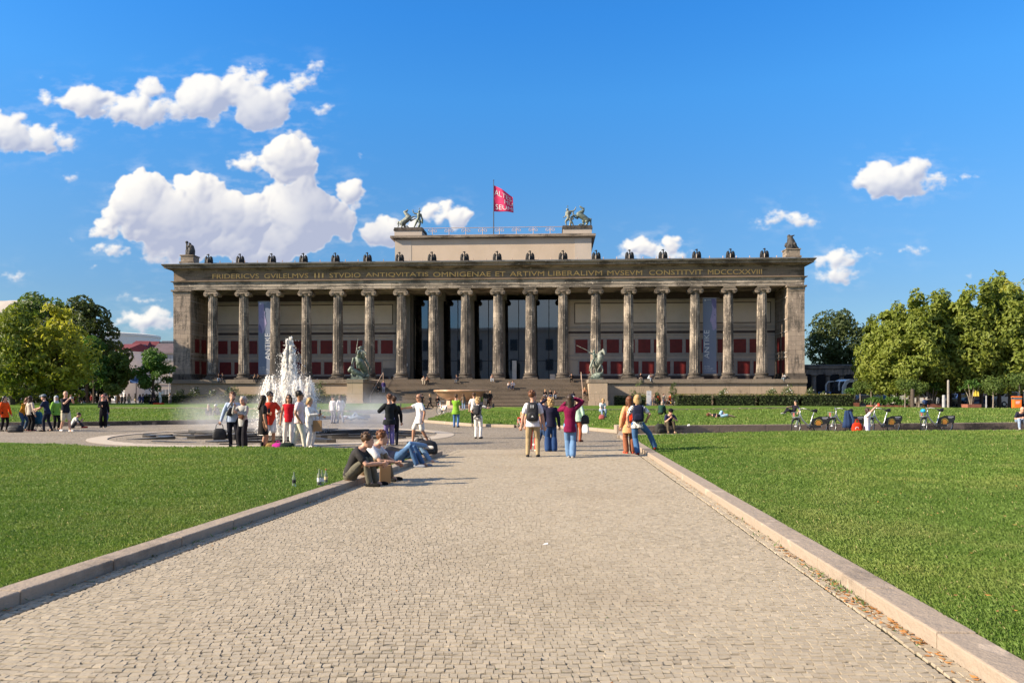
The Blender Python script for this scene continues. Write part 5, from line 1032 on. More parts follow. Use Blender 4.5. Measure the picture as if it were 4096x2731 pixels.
mist('water_spray', (FX + 3.0, FY + 1.6, .75), (2.8, 1.8, 1.25), 1.1, 'white spray drifting right of the water jets', 8)
# ================================================================== people
def lin(h):
    h = h.lstrip('#'); c = [int(h[i:i + 2], 16) / 255 for i in (0, 2, 4)]
    return tuple(x / 12.92 if x <= .04045 else ((x + .055) / 1.055) ** 2.4 for x in c)
def cloth(h, rough=.85):
    k = 'cloth_' + h.lstrip('#')
    if k in MATS: return MATS[k]
    c = lin(h); c = tuple(min(.80, q * .92) for q in c); return mat(k, c, tuple(q * .78 for q in c), 7, rough, .5, 16, spec=.15)
def patterned(h0, h1, scale):
    k = 'print_' + h0 + h1; m = bpy.data.materials.new(k.replace('#', '')); m.use_nodes = True; n = NT(m.node_tree); b = m.node_tree.nodes['Principled BSDF']; b.inputs['Roughness'].default_value = .85
    v = n.new('ShaderNodeTexVoronoi'); v.inputs['Scale'].default_value = scale; n._set(v.inputs['Vector'], n.new('ShaderNodeTexCoord').outputs['Object']); d = v.outputs['Distance']
    ring = n.m('SUBTRACT', n.ramp(d, .26, .30), n.ramp(d, .44, .48)); ring = n.m('ADD', ring, n.m('SUBTRACT', 1.0, n.ramp(d, .08, .12)), clamp=True)
    n._set(b.inputs['Base Color'], n.mix(ring, lin(h0), lin(h1))); return m
SKIN = {'l': mat('skin_light', (.56, .33, .235), (.50, .28, .195), 9, .5, spec=.3), 't': mat('skin_tan', (.42, .225, .14), (.37, .19, .115), 9, .5, spec=.3), 'd': mat('skin_brown', (.24, .12, .07), (.20, .10, .06), 9, .5, spec=.3)}
HAIR = {'black': mat('hair_black', (.014, .011, .010), (.03, .022, .018), 30, .45), 'brown': mat('hair_brown', (.055, .028, .015), (.095, .05, .027), 30, .5), 'red': mat('hair_auburn', (.16, .06, .025), (.10, .04, .018), 30, .5), 'blond': mat('hair_blond', (.46, .31, .14), (.34, .21, .09), 30, .5), 'grey': mat('hair_grey', (.42, .40, .37), (.28, .26, .24), 30, .55), 'dark': mat('hair_dark', (.03, .018, .012), (.055, .032, .02), 30, .5)}
m_eye = mat('eye_dark', (.015, .012, .01), None, 1, .2); m_lip = mat('lip', (.32, .09, .07), None, 1, .5); m_lens = mat('sunglass', (.01, .01, .012), None, 1, .12, spec=.6)
m_blk = mat('black_nylon', (.016, .016, .019), (.028, .028, .032), 9, .6, .4, 14)
def ik(a, b, l1, l2, pole):
    a, b = Vector(a), Vector(b); d = b - a; L = min(d.length, (l1 + l2) * .999); dn = d.normalized() if d.length > 1e-6 else Vector((0, 0, -1)); b = a + dn * L
    x = (l1 * l1 - l2 * l2 + L * L) / (2 * L); h = math.sqrt(max(0, l1 * l1 - x * x)); p = Vector(pole); p = p - dn * p.dot(dn); p = p.normalized() if p.length > 1e-6 else dn.orthogonal().normalized()
    return a + dn * x + p * h, b
POSE = {
 'stand': {}, 'relax': dict(fr=(-.075, .03, .04), fl=(.05, -.02, .04), hl=(.15, -.06, .48)),
 'photo': dict(hl=(.05, -.17, .87), hr=(-.05, -.17, .87), head=(0, 5), el=(.6, 0, -1), er=(-.6, 0, -1)), 'photo1': dict(hl=(.04, -.18, .84), hr=(-.03, -.20, .80), el=(.5, .1, -1), er=(-.5, .1, -1), fl=(.07, -.05, .04)),
 'phone': dict(hr=(-.02, -.20, .66), head=(0, 18)), 'phone2': dict(hl=(.02, -.20, .66), hr=(-.03, -.18, .62), head=(0, 22)),
 'walk': dict(hip=(0, 0, .52), fl=(.045, -.15, .045), fr=(-.045, .17, .075), hl=(.14, .08, .48), hr=(-.14, -.12, .50), lean=3),
 'walk2': dict(hip=(0, 0, .51), fl=(.045, .20, .09), fr=(-.045, -.19, .045), hl=(.14, -.10, .50), hr=(-.14, .08, .47), lean=4),
 'offer': dict(hip=(0, 0, .52), fl=(.045, .16, .06), fr=(-.05, -.12, .045), hr=(-.08, -.30, .70), hl=(.15, .02, .47), head=(0, 6)),
 'shade': dict(hl=(.075, -.07, .955), hr=(-.15, -.02, .47), el=(.8, -.1, -.6)), 'shade2': dict(hl=(.07, -.15, .86), hr=(-.06, -.10, .93), el=(.7, .2, -.9), er=(-.9, .0, .15)),
 'elbow': dict(hl=(.11, -.10, .58), hr=(-.15, -.03, .47)), 'pocket': dict(hl=(.135, -.04, .50), hr=(-.14, -.04, .50)), 'cross': dict(hl=(-.04, -.12, .66), hr=(.05, -.12, .64)),
 'stoop': dict(hip=(0, .02, .50), lean=48, hl=(.06, -.33, .46), hr=(-.06, -.30, .44), head=(0, 20)), 'reach': dict(lean=14, hr=(-.08, -.30, .55), hl=(.06, -.26, .60), fl=(.07, -.06, .045), fr=(-.07, .08, .05)),
 'kerbstep': dict(hip=(0, 0, .52), fl=(-.0, .02, .045), fr=(-.30, -.13, .125), hl=(.14, -.02, .50), hr=(-.145, -.02, .56), kr=(-.8, -.6, .3)),
 'sit': dict(hip=(0, 0, .05), lean=18, hunch=14, fl=(.07, -.27, -.19), fr=(-.07, -.26, -.19), hl=(.05, -.20, .12), hr=(-.05, -.21, .12), head=(0, 8)),
 'sit2': dict(hip=(0, 0, .05), lean=30, hunch=18, fl=(.09, -.25, -.19), fr=(-.08, -.29, -.19), hl=(.10, -.24, .18), hr=(-.03, -.26, .20), head=(0, 14)),
 'ground': dict(hip=(0, 0, .065), lean=16, hunch=22, fl=(.07, -.30, .045), fr=(-.07, -.28, .045), hl=(.02, -.24, .24), hr=(-.02, -.25, .22), head=(0, 6)),
 'recline': dict(hip=(0, 0, .06), lean=-28, hunch=14, fl=(.07, -.42, .045), fr=(-.05, -.30, .045), hl=(.13, .12, .05), hr=(.02, -.20, .26), head=(0, 12)),
 'lie': dict(hip=(0, 0, .06), lean=-84, fl=(.06, -.26, .045), fr=(-.06, -.46, .045), hl=(.05, .12, .12), hr=(-.12, .16, .09), hl_=-70),
 'kneel': dict(hip=(0, 0, .20), lean=2, fl=(.06, .20, .03), fr=(-.06, .20, .03), hl=(.05, -.19, .60), hr=(-.05, -.19, .60), head=(0, -14)),
 'kerbsit': dict(hip=(0, 0, .075), lean=20, hunch=26, fl=(.08, -.26, -.02), fr=(-.06, -.24, -.02), hl=(.03, -.33, .16), hr=(-.03, -.34, .18), head=(0, -8)),
}
TORSO = [(-.065, .080, .060), (-.02, .094, .069), (.03, .088, .063), (.09, .078, .055), (.15, .084, .060), (.21, .096, .066), (.250, .094, .056), (.278, .060, .042), (.30, .035, .034), (.345, .031, .031)]
def person(label, loc, face, H=1.7, pose='stand', skin='l', top='#888888', bot='#333344', shoe='#222222', hair='brown', hs='short', sleeve='short', hem=.0, kind='trousers', flare=1.0, fem=False, vox=.0125, group=None, over=None, z_over=None, glasses=False, bulk=1.0, cat='person', extra=None, hat='#888888'):
    p = dict(POSE[pose]); p.update(over or {}); root = thing('person', label, cat, loc, R(face), group); S = H
    hip = Vector(p.get('hip', (0, 0, .53))); lean, hunch = R(p.get('lean', 0)), R(p.get('hunch', 0)); hw = .92 if fem else 1.0
    def spine(s):                         # point and frame at distance s along the bent spine
        q = hip.copy(); n_ = 12
        for i in range(n_): u = (i + .5) / n_ * max(s, 0) / .30; a = lean + hunch * u; q += Vector((0, -math.sin(a), math.cos(a))) * (max(s, 0) / n_)
        a = lean + hunch * max(s, 0) / .30
        if s < 0: q = hip + Vector((0, -math.sin(lean * .3), math.cos(lean * .3))) * s; a = lean * .3
        return q, a
    def ring(s, rx, ry, n_=18, off=0):
        q, a = spine(s); return [q + Vector((rx * math.cos(t), (ry * math.sin(t) + off) * math.cos(a), (ry * math.sin(t) + off) * math.sin(a))) for t in np.linspace(0, 2 * math.pi, n_, endpoint=False)]
    sq, sa = spine(.245); sh = {}; el = {}; wr = {}; sw = .098 * hw
    for sd, key in ((1, 'hl'), (-1, 'hr')):
        a = sq + Vector((sd * sw, 0, 0)); tg = p.get(key, (sd * .15, -.02, .47)); tg = Vector(tg)
        e, w = ik(a, tg, .165, .150, p.get('e' + key[1], (sd * .7, .75, -.35))); sh[sd], el[sd], wr[sd] = a, e, w
    kn, an, hj = {}, {}, {}
    for sd, key in ((1, 'l'), (-1, 'r')):
        a = hip + Vector((sd * .048, 0, -.012)); f = Vector(p.get('f' + key, (sd * .055, 0, .045))); k_, w = ik(a, f, .245, .240, p.get('k' + key, (sd * .12, -1, .15))); kn[sd], an[sd], hj[sd] = k_, w, a
    Hc, ha = spine(.395); hl = R(p.get('hl_', math.degrees(lean + hunch) * .35)); yaw, pit = p.get('head', (0, 0))
    nk, _ = spine(.31); HM = Matrix.Rotation(hl + R(pit), 3, 'X') @ Matrix.Rotation(R(yaw), 3, 'Z'); Hc = nk + Matrix.Rotation((hl + lean + hunch) / 2, 3, 'X') @ Vector((0, -.008, .076))
    def hp(x, y, z): return Hc + HM @ (Vector((x, y, z)) * 1.13)
    scl = lambda mb: [setattr(mb, 'v', [tuple(Vector(q) * S) for q in mb.v])]
    # ---- body: one skin
    mb = MB(); mb.rings([ring(s, rx * hw, ry) for s, rx, ry in TORSO])
    for sd in (1, -1):
        mb.tube([sh[sd], sh[sd].lerp(el[sd], .4), el[sd], el[sd].lerp(wr[sd], .35), wr[sd]], [.030, .029, .024, .0245, .0165], 10)
        mb.tube([hj[sd], hj[sd].lerp(kn[sd], .5), kn[sd], kn[sd].lerp(an[sd], .3), an[sd]], [.052, .046, .033, .034, .021], 10); mb.tube([an[sd], an[sd] + Vector((0, -.05, -.022))], [.022, .02], 8)
        d = (wr[sd] - el[sd]).normalized(); fw_ = Vector(p.get('palm', (0, -1, 0))); side = d.cross(fw_); side = side.normalized() if side.length > .1 else d.orthogonal().normalized(); nrm = side.cross(d)
        mb.tube([wr[sd], wr[sd] + d * .02, wr[sd] + d * .046], [(.014, .010), (.021, .011), (.022, .010)], 8)
        for j, ln in enumerate((.036, .043, .040, .031)):           # four fingers of unequal length, bent, and a thumb from the side
            b0 = wr[sd] + d * .044 + side * ((j - 1.5) * .0115); mb.tube([b0, b0 + d * ln * .5 + nrm * .004, b0 + d * ln * .85 + nrm * .014], [.0058, .0054, .0046], 6)
        b0 = wr[sd] + d * .016 - side * .018 * (1 if sd > 0 else -1); mb.tube([b0, b0 + d * .022 - side * .016 * (1 if sd > 0 else -1), b0 + d * .038 - side * .016 * (1 if sd > 0 else -1) + nrm * .008], [.0072, .0065, .0052], 6)
    HR = [(-.066, .016, .018, -.022), (-.056, .030, .033, -.014), (-.035, .037, .043, -.006), (-.005, .041, .049, 0), (.025, .0415, .051, .003), (.048, .034, .043, .004), (.062, .016, .022, .004)]
    mb.rings([[hp(rx * math.cos(t), ry * math.sin(t) + yo, z) for t in np.linspace(0, 2 * math.pi, 16, endpoint=False)] for z, rx, ry, yo in HR])
    mb.tube([hp(0, -.048, .012), hp(0, -.058, -.012), hp(0, -.050, -.018)], [.006, .0085, .007], 7)
    for sd in (1, -1): mb.ell(hp(sd * .042, .004, -.004), (.006, .011, .016), 8, 6)
    if vox < .016: mb.tube([hp(-.016, -.047, -.032), hp(0, -.052, -.034), hp(.016, -.047, -.032)], [.004, .006, .004], 6)
    scl(mb); bo = fuse(mb.build('body', SKIN[skin], root, smooth=True), vox * .85)
    if vox < .016:
        for sd in (1, -1): e_ = MB(); e_.ell(hp(sd * .016, -.0475, .010), (.0062, .004, .0045), 8, 6); scl(e_); e_.build('eye', m_eye, root)
        e_ = MB(); e_.ell(hp(0, -.0515, -.035), (.013, .004, .0035), 8, 6); scl(e_); e_.build('mouth', m_lip, root)
        if glasses:
            e_ = MB()
            for sd in (1, -1): e_.ell(hp(sd * .0175, -.0525, .008), (.0155, .005, .011), 10, 6); e_.tube([hp(sd * .033, -.046, .011), hp(sd * .044, .0, .010)], .002, 5)
            e_.tube([hp(-.005, -.056, .011), hp(.005, -.056, .011)], .0022, 5); scl(e_); e_.build('sunglasses', m_lens, root)
    # ---- hair or headgear
    hm = HAIR[hair]; h_ = MB()
    if hs == 'bald': h_.ell(hp(0, .013, .000), (.0525, .054, .040), 14, 8, HM)
    else:
        h_.ell(hp(0, .010, .021), (.056, .063, .058), 16, 10, HM)
        if hs in ('long', 'bob', 'curly'):
            L = {'long': -.16, 'bob': -.065, 'curly': -.075}[hs]; wd = {'long': .046, 'bob': .050, 'curly': .062}[hs]
            h_.tube([hp(0, .025, .03), hp(0, .036, -.03), hp(0, .042 if hs != 'long' else .05, L)], [(.040, wd), (.026, wd * 1.05), (.020, wd * .8)], 12)
            for sd in (1, -1): h_.tube([hp(sd * .036, -.008, .03), hp(sd * .046, .004, -.02), hp(sd * .044, .014, L * .8)], [.018, .017, .011], 8)
            if hs == 'curly':
                for i in range(22): a_, z_ = rnd.uniform(0, 6.28), rnd.uniform(-.06, .07); r_ = .05 * math.sqrt(max(.1, 1 - (z_ / .085) ** 2)); y_ = r_ * math.sin(a_) + .014; 
                for i in range(26):
                    a_, z_ = i * 2.4, -.06 + .13 * i / 26; r_ = .056 * math.sqrt(max(.2, 1 - (z_ / .09) ** 2))
                    if r_ * math.sin(a_) + .014 > -.022: h_.ell(hp(r_ * math.cos(a_), r_ * math.sin(a_) + .014, z_), (.014,) * 3, 7, 5)
        if hs == 'short':
            for i in range(16): a_, e_2 = i * 2.4, .25 + 1.2 * (i / 16); h_.ell(hp(.050 * math.cos(e_2) * math.cos(a_), .012 + .057 * math.cos(e_2) * math.sin(a_) * (1 if math.sin(a_) > -.3 else .8), .022 + .053 * math.sin(e_2)), (.015, .017, .013), 7, 5)
        if hs == 'bun': h_.ell(hp(0, .055, .035), (.024,) * 3, 10, 7)
        if hs == 'pony': h_.tube([hp(0, .05, .03), hp(0, .075, -.02), hp(0, .07, -.09)], [.014, .018, .008], 8)
    scl(h_); ho = fuse(h_.build('hair', hm, root, smooth=True), vox * .7)
    if hs in ('cap', 'hat', 'hijab', 'helmet'):
        c_ = MB()
        if hs == 'hijab':
            ho.scale = (.98,) * 3; c_.rings([[hp(rx * math.cos(t), ry * math.sin(t) + yo, z) for t in np.linspace(0, 2 * math.pi, 18, endpoint=False)] for z, rx, ry, yo in ((-.15, .085, .060, .012), (-.11, .075, .062, .006), (-.08, .052, .050, .006), (-.04, .048, .046, .013), (0, .050, .048, .016), (.04, .049, .054, .009), (.068, .030, .034, .006), (.075, .008, .01, .006))])
        else:
            c_.ell(hp(0, .004, .034), (.060, .067, .050), 16, 8, HM)
            if hs == 'cap': c_.tube([hp(0, -.045, .034), hp(0, -.088, .028)], [(.006, .034), (.004, .026)], 10)
            if hs == 'hat': c_.ell(hp(0, .0, .030), (.082, .088, .008), 20, 6, HM)
        scl(c_); c_.build('headscarf' if hs == 'hijab' else 'helmet' if hs == 'helmet' else 'hat', cloth(hat), root, smooth=True)
    # ---- clothes
    g = .010 * bulk; t_ = MB(); lo = -hem; rs = []
    sit = p.get('hip', (0, 0, .53))[2] < .3
    if hem > .07:
        dn_ = Vector((0, 0, -1)) if not sit else Vector((0, -.8, -.2))
        for u in (1, .66, .33): q = hip + dn_ * (hem * u); rs.append([q + Vector(((.098 + .02 * u) * hw * bulk * math.cos(t), (.074 + .018 * u) * bulk * math.sin(t), 0)) for t in np.linspace(0, 2 * math.pi, 18, endpoint=False)])
        rs += [ring(s, rx * hw + g, ry + g) for s, rx, ry in TORSO[1:8]]
    else:
        rs = ([ring(-.072 - hem, .104 * hw, .082), ring(-.068 - hem, .108 * hw, .084)] if not sit else []) + [ring(s, rx * hw + g * (1.1 if s < .05 else 1), ry + g) for s, rx, ry in TORSO[1:8]]
    if bulk != 1 and hem <= .07: rs = [[r_.__class__((q * 1.0)) for q in r_] for r_ in rs]
    t_.rings(rs)
    for sd in (1, -1):
        if sleeve == 'none': t_.tube([sh[sd] - Vector((sd * .02, 0, -.006)), sh[sd]], [.034, .033], 10); continue
        if sleeve == 'short': q = sh[sd].lerp(el[sd], .62); t_.tube([sh[sd] + Vector((-sd * .01, 0, .004)), sh[sd].lerp(el[sd], .3), q], [.039, .039, .039], 12)
        else: t_.tube([sh[sd] + Vector((-sd * .01, 0, .004)), sh[sd].lerp(el[sd], .5), el[sd], el[sd].lerp(wr[sd], .5), el[sd].lerp(wr[sd], .96)], [.039 * bulk, .037 * bulk, .034 * bulk, .031 * bulk, .026 * bulk], 12)
    scl(t_); tm = top if not isinstance(top, str) else cloth(top); fuse(t_.build({'dress': 'dress'}.get(kind, 'jacket' if bulk > 1.1 else 'shirt' if sleeve == 'short' else 'top'), tm, root, smooth=True), vox)
    bm_ = bot if not isinstance(bot, str) else cloth(bot)
    if kind in ('trousers', 'shorts'):
        b_ = MB(); b_.rings([ring(s, rx, ry) for s, rx, ry in ((-.075, .07, .055), (-.04, .096 * hw, .072), (.0, .100 * hw, .076), (.045, .094 * hw, .070))])
        for sd in (1, -1):
            if kind == 'shorts': e_ = hj[sd].lerp(kn[sd], .90); b_.tube([hj[sd], hj[sd].lerp(kn[sd], .45), e_], [.058, .056, .053], 12)
            else:
                f_ = flare; e_ = kn[sd].lerp(an[sd], .97); b_.tube([hj[sd], hj[sd].lerp(kn[sd], .5), kn[sd], kn[sd].lerp(an[sd], .5), e_], [.058, .053, .041 * (1 + .25 * (f_ - 1)), .037 * (1 + .7 * (f_ - 1)), .031 * f_], 12)
        scl(b_); fuse(b_.build('shorts' if kind == 'shorts' else 'trousers', bm_, root, smooth=True), vox)
    elif kind == 'skirt':
        b_ = MB(); b_.rings([[hip + Vector((rx * math.cos(t), ry * math.sin(t), z)) for t in np.linspace(0, 2 * math.pi, 20, endpoint=False)] for z, rx, ry in ((-.28, .105, .085), (-.15, .105, .082), (-.02, .098, .075), (.05, .086, .065))]); scl(b_); fuse(b_.build('skirt', bm_, root, smooth=True), vox)
    for sd in (1, -1):
        a = an[sd]; s_ = MB(); tv = Vector(p.get('t' + ('l' if sd > 0 else 'r'), (sd * .18, -1, 0))).normalized(); b0 = a + Vector((0, 0, -.022))
        if kind == 'dress' and extra == 'boots': s_.tube([a + Vector((0, 0, .10)), a], [.032, .027], 10)
        s_.tube([b0 - tv * .022, b0 + tv * .03, b0 + tv * .085, b0 + tv * .112], [(.024, .024), (.023, .025), (.017, .028), (.012, .020)], 10); scl(s_)
        s_.v = [(q[0], q[1], max(q[2], (a.z - .043) * S)) for q in s_.v]; s_.build('boot' if extra == 'boots' else 'shoe', cloth(shoe), root, smooth=True)
    root['_wr'] = 0; del root['_wr']
    Mw = Matrix.Translation(loc) @ Matrix.Rotation(R(face), 4, 'Z')
    root_pts = dict(wl=Mw @ (wr[1] * S), wr=Mw @ (wr[-1] * S), chest=Mw @ (spine(.2)[0] * S), hip=Mw @ (hip * S), head=Mw @ (Hc * S)); root_pts['M'] = Mw; root_pts['S'] = S
    return root, root_pts
def at(tx, ty, z=0.0): x, y = G(tx, ty, z); return (x, y, z)
def PX(key, tx, Y, face, label, H, **kw): r, pts = person(label, (D(tx, Y), Y, 0), face, H, **kw); PP[key] = pts
def Hof(tx, y_top, ty): Y = G(tx, ty)[1]; return (ty - y_top) * Y / F_PX
PP = {}
def P_(key, tx, ty, face, label, H=None, z=0.0, **kw):
    r, pts = person(label, at(tx, ty, z), face, H or 1.7, **kw); PP[key] = pts; return r
# --- group left of the fountain
P_('a1', 18, 1724, 75, 'person with long dark hair in a bright orange coat at the far left', 1.62, top='#e8551c', bot='#1c1b1e', hair='black', hs='long', sleeve='long', hem=.14, fem=True, bulk=1.15, shoe='#222222', pose='relax')
P_('a2', 92, 1722, 70, 'person in a mustard sweater and jeans bending over bags at the left', 1.66, top='#c98a2a', bot='#3d5878', hair='red', hs='bob', sleeve='long', fem=True, pose='stoop', over=dict(lean=28), shoe='#333333')
P_('a3', 121, 1724, 160, 'person seen from behind in a cream jacket and wide black trousers', 1.62, top='#cdbfae', bot='#1b1a1c', hair='dark', hs='long', sleeve='long', fem=True, flare=1.6, shoe='#8a4a55')
P_('a4', 190, 1725, -80, 'person in a grey cap and navy shirt leaning towards a backpack', 1.70, top='#27304a', bot='#1d2333', hair='black', hs='cap', pose='reach', hat='#8f979e', shoe='#2a2a30')
P_('a5', 225, 1719, 55, 'person in a lime green jacket with a pale headscarf and brown bag', 1.62, top='#86b94a', bot='#222222', hair='grey', hs='hijab', hat='#c3c9cc', sleeve='long', hem=.10, fem=True, bulk=1.2, pose='elbow', shoe='#33302c')
P_('a6', 262, 1727, 60, 'grey-haired person in a navy shirt and beige shorts taking a photo', 1.84, top='#23252f', bot='#d6c8ae', kind='shorts', hair='grey', hs='bald', pose='photo1', shoe='#dedede', bulk=1.05, over=dict(fl=(.05, -.10, .045), fr=(-.06, .10, .06)))
P_('a7', 289, 1712, 120, 'person in a white top crouching behind the photographer at the left', 1.62, top='#e6e2da', bot='#3a3a3f', hair='dark', hs='bun', pose='ground', shoe='#b3392f', fem=True)
P_('a8', 413, 1710, 20, 'person in a pink headscarf and black coat holding a phone', 1.66, top='#17161a', bot='#141316', hair='dark', hs='hijab', hat='#d18f83', sleeve='long', hem=.18, fem=True, flare=1.7, pose='phone', shoe='#9a8f86')
P_('a9', 421, 1704, 120, 'person with dark hair and a backpack half hidden behind the pink headscarf', 1.72, top='#26242a', bot='#40536e', hair='black', hs='short', sleeve='long', shoe='#888888')
# --- in front of the fountain
P_('b1', 930, 1788, 15, 'person in a pale blue sweater with a black sling bag and quilted handbag', 1.76, top='#b7c7e2', bot='#1d1f2b', hair='red', hs='short', sleeve='long', skin='l', pose='relax', over=dict(hl=(.13, -.10, .60), hr=(-.20, -.03, .46), fr=(-.03, .03, .045), fl=(.10, -.02, .045)), shoe='#2a2a2a')
P_('b2', 972, 1789, -15, 'person with grey curly hair in a pale jacket taking a selfie', 1.64, top='#b4b3b0', bot='#232228', hair='grey', hs='curly', sleeve='long', fem=True, flare=1.9, pose='photo1', hem=.05, over=dict(hr=(-.07, -.17, .80), hl=(-.02, -.13, .68)), shoe='#777777')
P_('b3', 1052, 1802, 120, 'person with very long dark hair in a short black dress and ankle boots', 1.68, top='#2a2627', kind='dress', hem=.24, hair='dark', hs='long', fem=True, skin='t', pose='relax', extra='boots', shoe='#1d1c1d', over=dict(head=(20, 12), hl=(.14, -.03, .48)))
P_('b4', 1080, 1791, 20, 'person in a red shirt and white shorts with sunglasses', 1.78, top='#d8402c', bot='#e6e4e4', kind='shorts', hair='black', hs='short', skin='t', pose='phone', glasses=True, over=dict(hl=(.12, -.20, .62), hr=(-.02, -.15, .62), head=(25, 0)), shoe='#ddd6cc', hem=.05)
P_('b5', 1155, 1782, 12, 'person in a red camisole and white trousers with sunglasses', 1.70, top='#cf2030', bot='#ece6de', hair='dark', hs='long', fem=True, skin='t', sleeve='none', glasses=True, pose='relax', flare=1.2, shoe='#d8d0c8')
P_('b6', 1197, 1801, 95, 'person in a pale pink polo shirt and cream trousers in profile', 1.80, top='#f0d3d4', bot='#e2d9c6', hair='black', hs='short', skin='t', glasses=True, pose='pocket', over=dict(fl=(.05, .12, .045), fr=(-.05, -.10, .045)), shoe='#232020')
P_('b7', 1238, 1790, 70, 'blond person in a white sweater and white trousers shading the face', 1.60, top='#efece6', bot='#ebe6df', hair='blond', hs='bob', fem=True, sleeve='long', pose='phone', flare=1.5, over=dict(hl=(.10, -.24, .62), hr=(-.04, -.22, .66)), shoe='#e6e2dc')
P_('b8', 1331, 1693, 150, 'person in white with a bag walking in the spray, left of a pair', 1.60, top='#e8e2e4', bot='#8b8894', hair='dark', hs='short', fem=True, sleeve='long', pose='phone', shoe='#666666')
P_('b9', 1362, 1693, -150, 'person in a striped white top walking in the spray, right of a pair', 1.66, top='#e9e4e6', bot='#8a8f9c', hair='brown', hs='long', fem=True, sleeve='long', pose='walk', shoe='#4a4a4e')
# --- on the left kerb
zk = .125
def PK(key, loc, face, label, H, **kw): r, pts = person(label, loc, face, H, **kw); PP[key] = pts
PK('c1', (kl(14.2) - .10, 14.2, 0), 82, 'dark-haired person in a charcoal T-shirt and grey trousers sitting on the left kerb', 1.80, pose='kerbsit', top='#3a3838', bot='#6e6a5c', hair='brown', hs='short', skin='l', shoe='#1c1c1c', over=dict(hip=(0, 0, .135), lean=14, hr=(-.05, -.34, .25), hl=(.0, -.33, .23), fl=(.07, -.25, .045), fr=(-.06, -.22, .045), kl=(.1, -.6, .9), kr=(-.1, -.6, .9)))
PK('c2', (kl(15.05) - .08, 15.05, 0), 78, 'person with swept-back auburn hair and moustache in a white T-shirt on the left kerb', 1.80, pose='kerbsit', top='#e3e0e2', bot='#8a755c', hair='red', hs='short', skin='l', shoe='#222222', over=dict(hip=(0, 0, .135), lean=14, hr=(-.06, -.34, .22), hl=(.02, -.35, .20), fl=(.07, -.26, .045), fr=(-.06, -.25, .045), kl=(.1, -.6, .9), kr=(-.1, -.6, .9)))
PK('c3', (kl(17.9) - .28, 17.9, 0), 80, 'person lying back on the kerb in blue jeans and grey sneakers with knees up', 1.80, pose='lie', top='#20243a', bot='#4d6c93', hair='dark', hs='short', skin='t', sleeve='short', shoe='#8b8f9a', over=dict(hip=(0, 0, .13), fl=(.05, -.32, .045), fr=(-.06, -.27, .045), kl=(.1, -.5, 1), kr=(-.1, -.5, 1), lean=-80))
PK('c4', (kl(18.9) - .40, 18.9, 0), 78, 'person lying back beside the jeans sitter in light torn denim and white sneakers', 1.78, pose='lie', top='#2b2b30', bot='#7d9dc0', hair='brown', hs='short', skin='l', shoe='#d8cfc6', over=dict(hip=(0, 0, .13), fl=(.03, -.36, .045), fr=(.02, -.30, .245), kl=(0, -.5, 1), kr=(-.6, -.3, .6), lean=-82))
# --- right of the fountain
P_('d1', 1558, 1781, 200, 'person in a black puffer coat and purple trousers raising both arms', 1.70, top='#22262a', bot='#8377ad', hair='red', hs='short', sleeve='long', hem=.12, bulk=1.28, pose='photo', fem=True, flare=1.4, shoe='#b9b6c4', over=dict(hl=(.10, -.17, .74), hr=(-.09, -.18, .76), el=(.8, .3, -.8), er=(-.8, .3, -.8)))
P_('d2', 1576, 1779, 190, 'person in dark trousers hidden behind the black puffer coat', 1.62, top='#1d1f24', bot='#1d2230', hair='brown', hs='short', sleeve='long', shoe='#222222')
P_('d3', 1678, 1774, -62, 'person in a white shirt and striped shorts walking with a phone held out', 1.74, top='#f1eff4', bot='#e0ddd8', kind='shorts', hair='dark', hs='bald', skin='t', pose='offer', glasses=True, hem=.05, shoe='#5b5b60')
P_('d4', 1824, 1709, 170, 'person in a long grass-green jacket and blue jeans', 1.68, top='#86b53a', bot='#5279b0', hair='brown', hs='short', sleeve='long', hem=.13, bulk=1.2, pose='photo1', shoe='#3a4452')
P_('d5', 1896, 1703, 175, 'person in a white T-shirt and black trousers with a black shoulder bag', 1.76, top='#e9e4de', bot='#26262c', hair='brown', hs='short', pose='relax', shoe='#e2e2e2')
P_('d6', 1912, 1754, 165, 'person with blond curls in a dotted black blouse and white trousers holding up a phone', 1.60, top=patterned('#1d1d22', '#d9d6d2', 13), bot='#efebe6', hair='blond', hs='curly', fem=True, pose='phone', over=dict(hl=(.10, -.16, .62), hr=(-.27, -.16, .74)), shoe='#2a2826')
P_('d7', 2080, 1708, 20, 'person in a red jacket crouching on the lawn edge behind the backpacker', 1.60, top='#b5312c', bot='#9c9488', hair='blond', hs='short', pose='ground', sleeve='long', shoe='#2c2a2a')
# --- group in the middle of the path
P_('e1', 2131, 1829, 176, 'tall person seen from behind in a white T-shirt and khaki trousers with a black backpack', 1.80, top='#e9e6ec', bot='#b39c78', hair='red', hs='short', pose='stand', over=dict(fl=(.075, 0, .045), fr=(-.075, .0, .045), hl=(.17, -.02, .47), hr=(-.17, -.02, .47), head=(-50, 0)), shoe='#2a2b30')
P_('e2', 2132, 1806, 170, 'person in bright red trousers hidden behind the backpacker', 1.62, top='#d9d07a', bot='#d3232a', hair='black', hs='short', fem=True, shoe='#e3ddd2')
P_('e3', 2180, 1787, -120, 'person walking in dark jeans behind the navy sweater', 1.66, top='#2b2d3a', bot='#31486c', hair='brown', hs='short', pose='walk2', sleeve='long', shoe='#e0dedb')
P_('e4', 2204, 1808, 182, 'person with short blond hair in a navy sweater and wide blue jeans shading the eyes', 1.62, top='#25243a', bot='#2f4a78', hair='blond', hs='curly', sleeve='long', fem=True, flare=2.0, pose='shade', shoe='#e8e4dc')
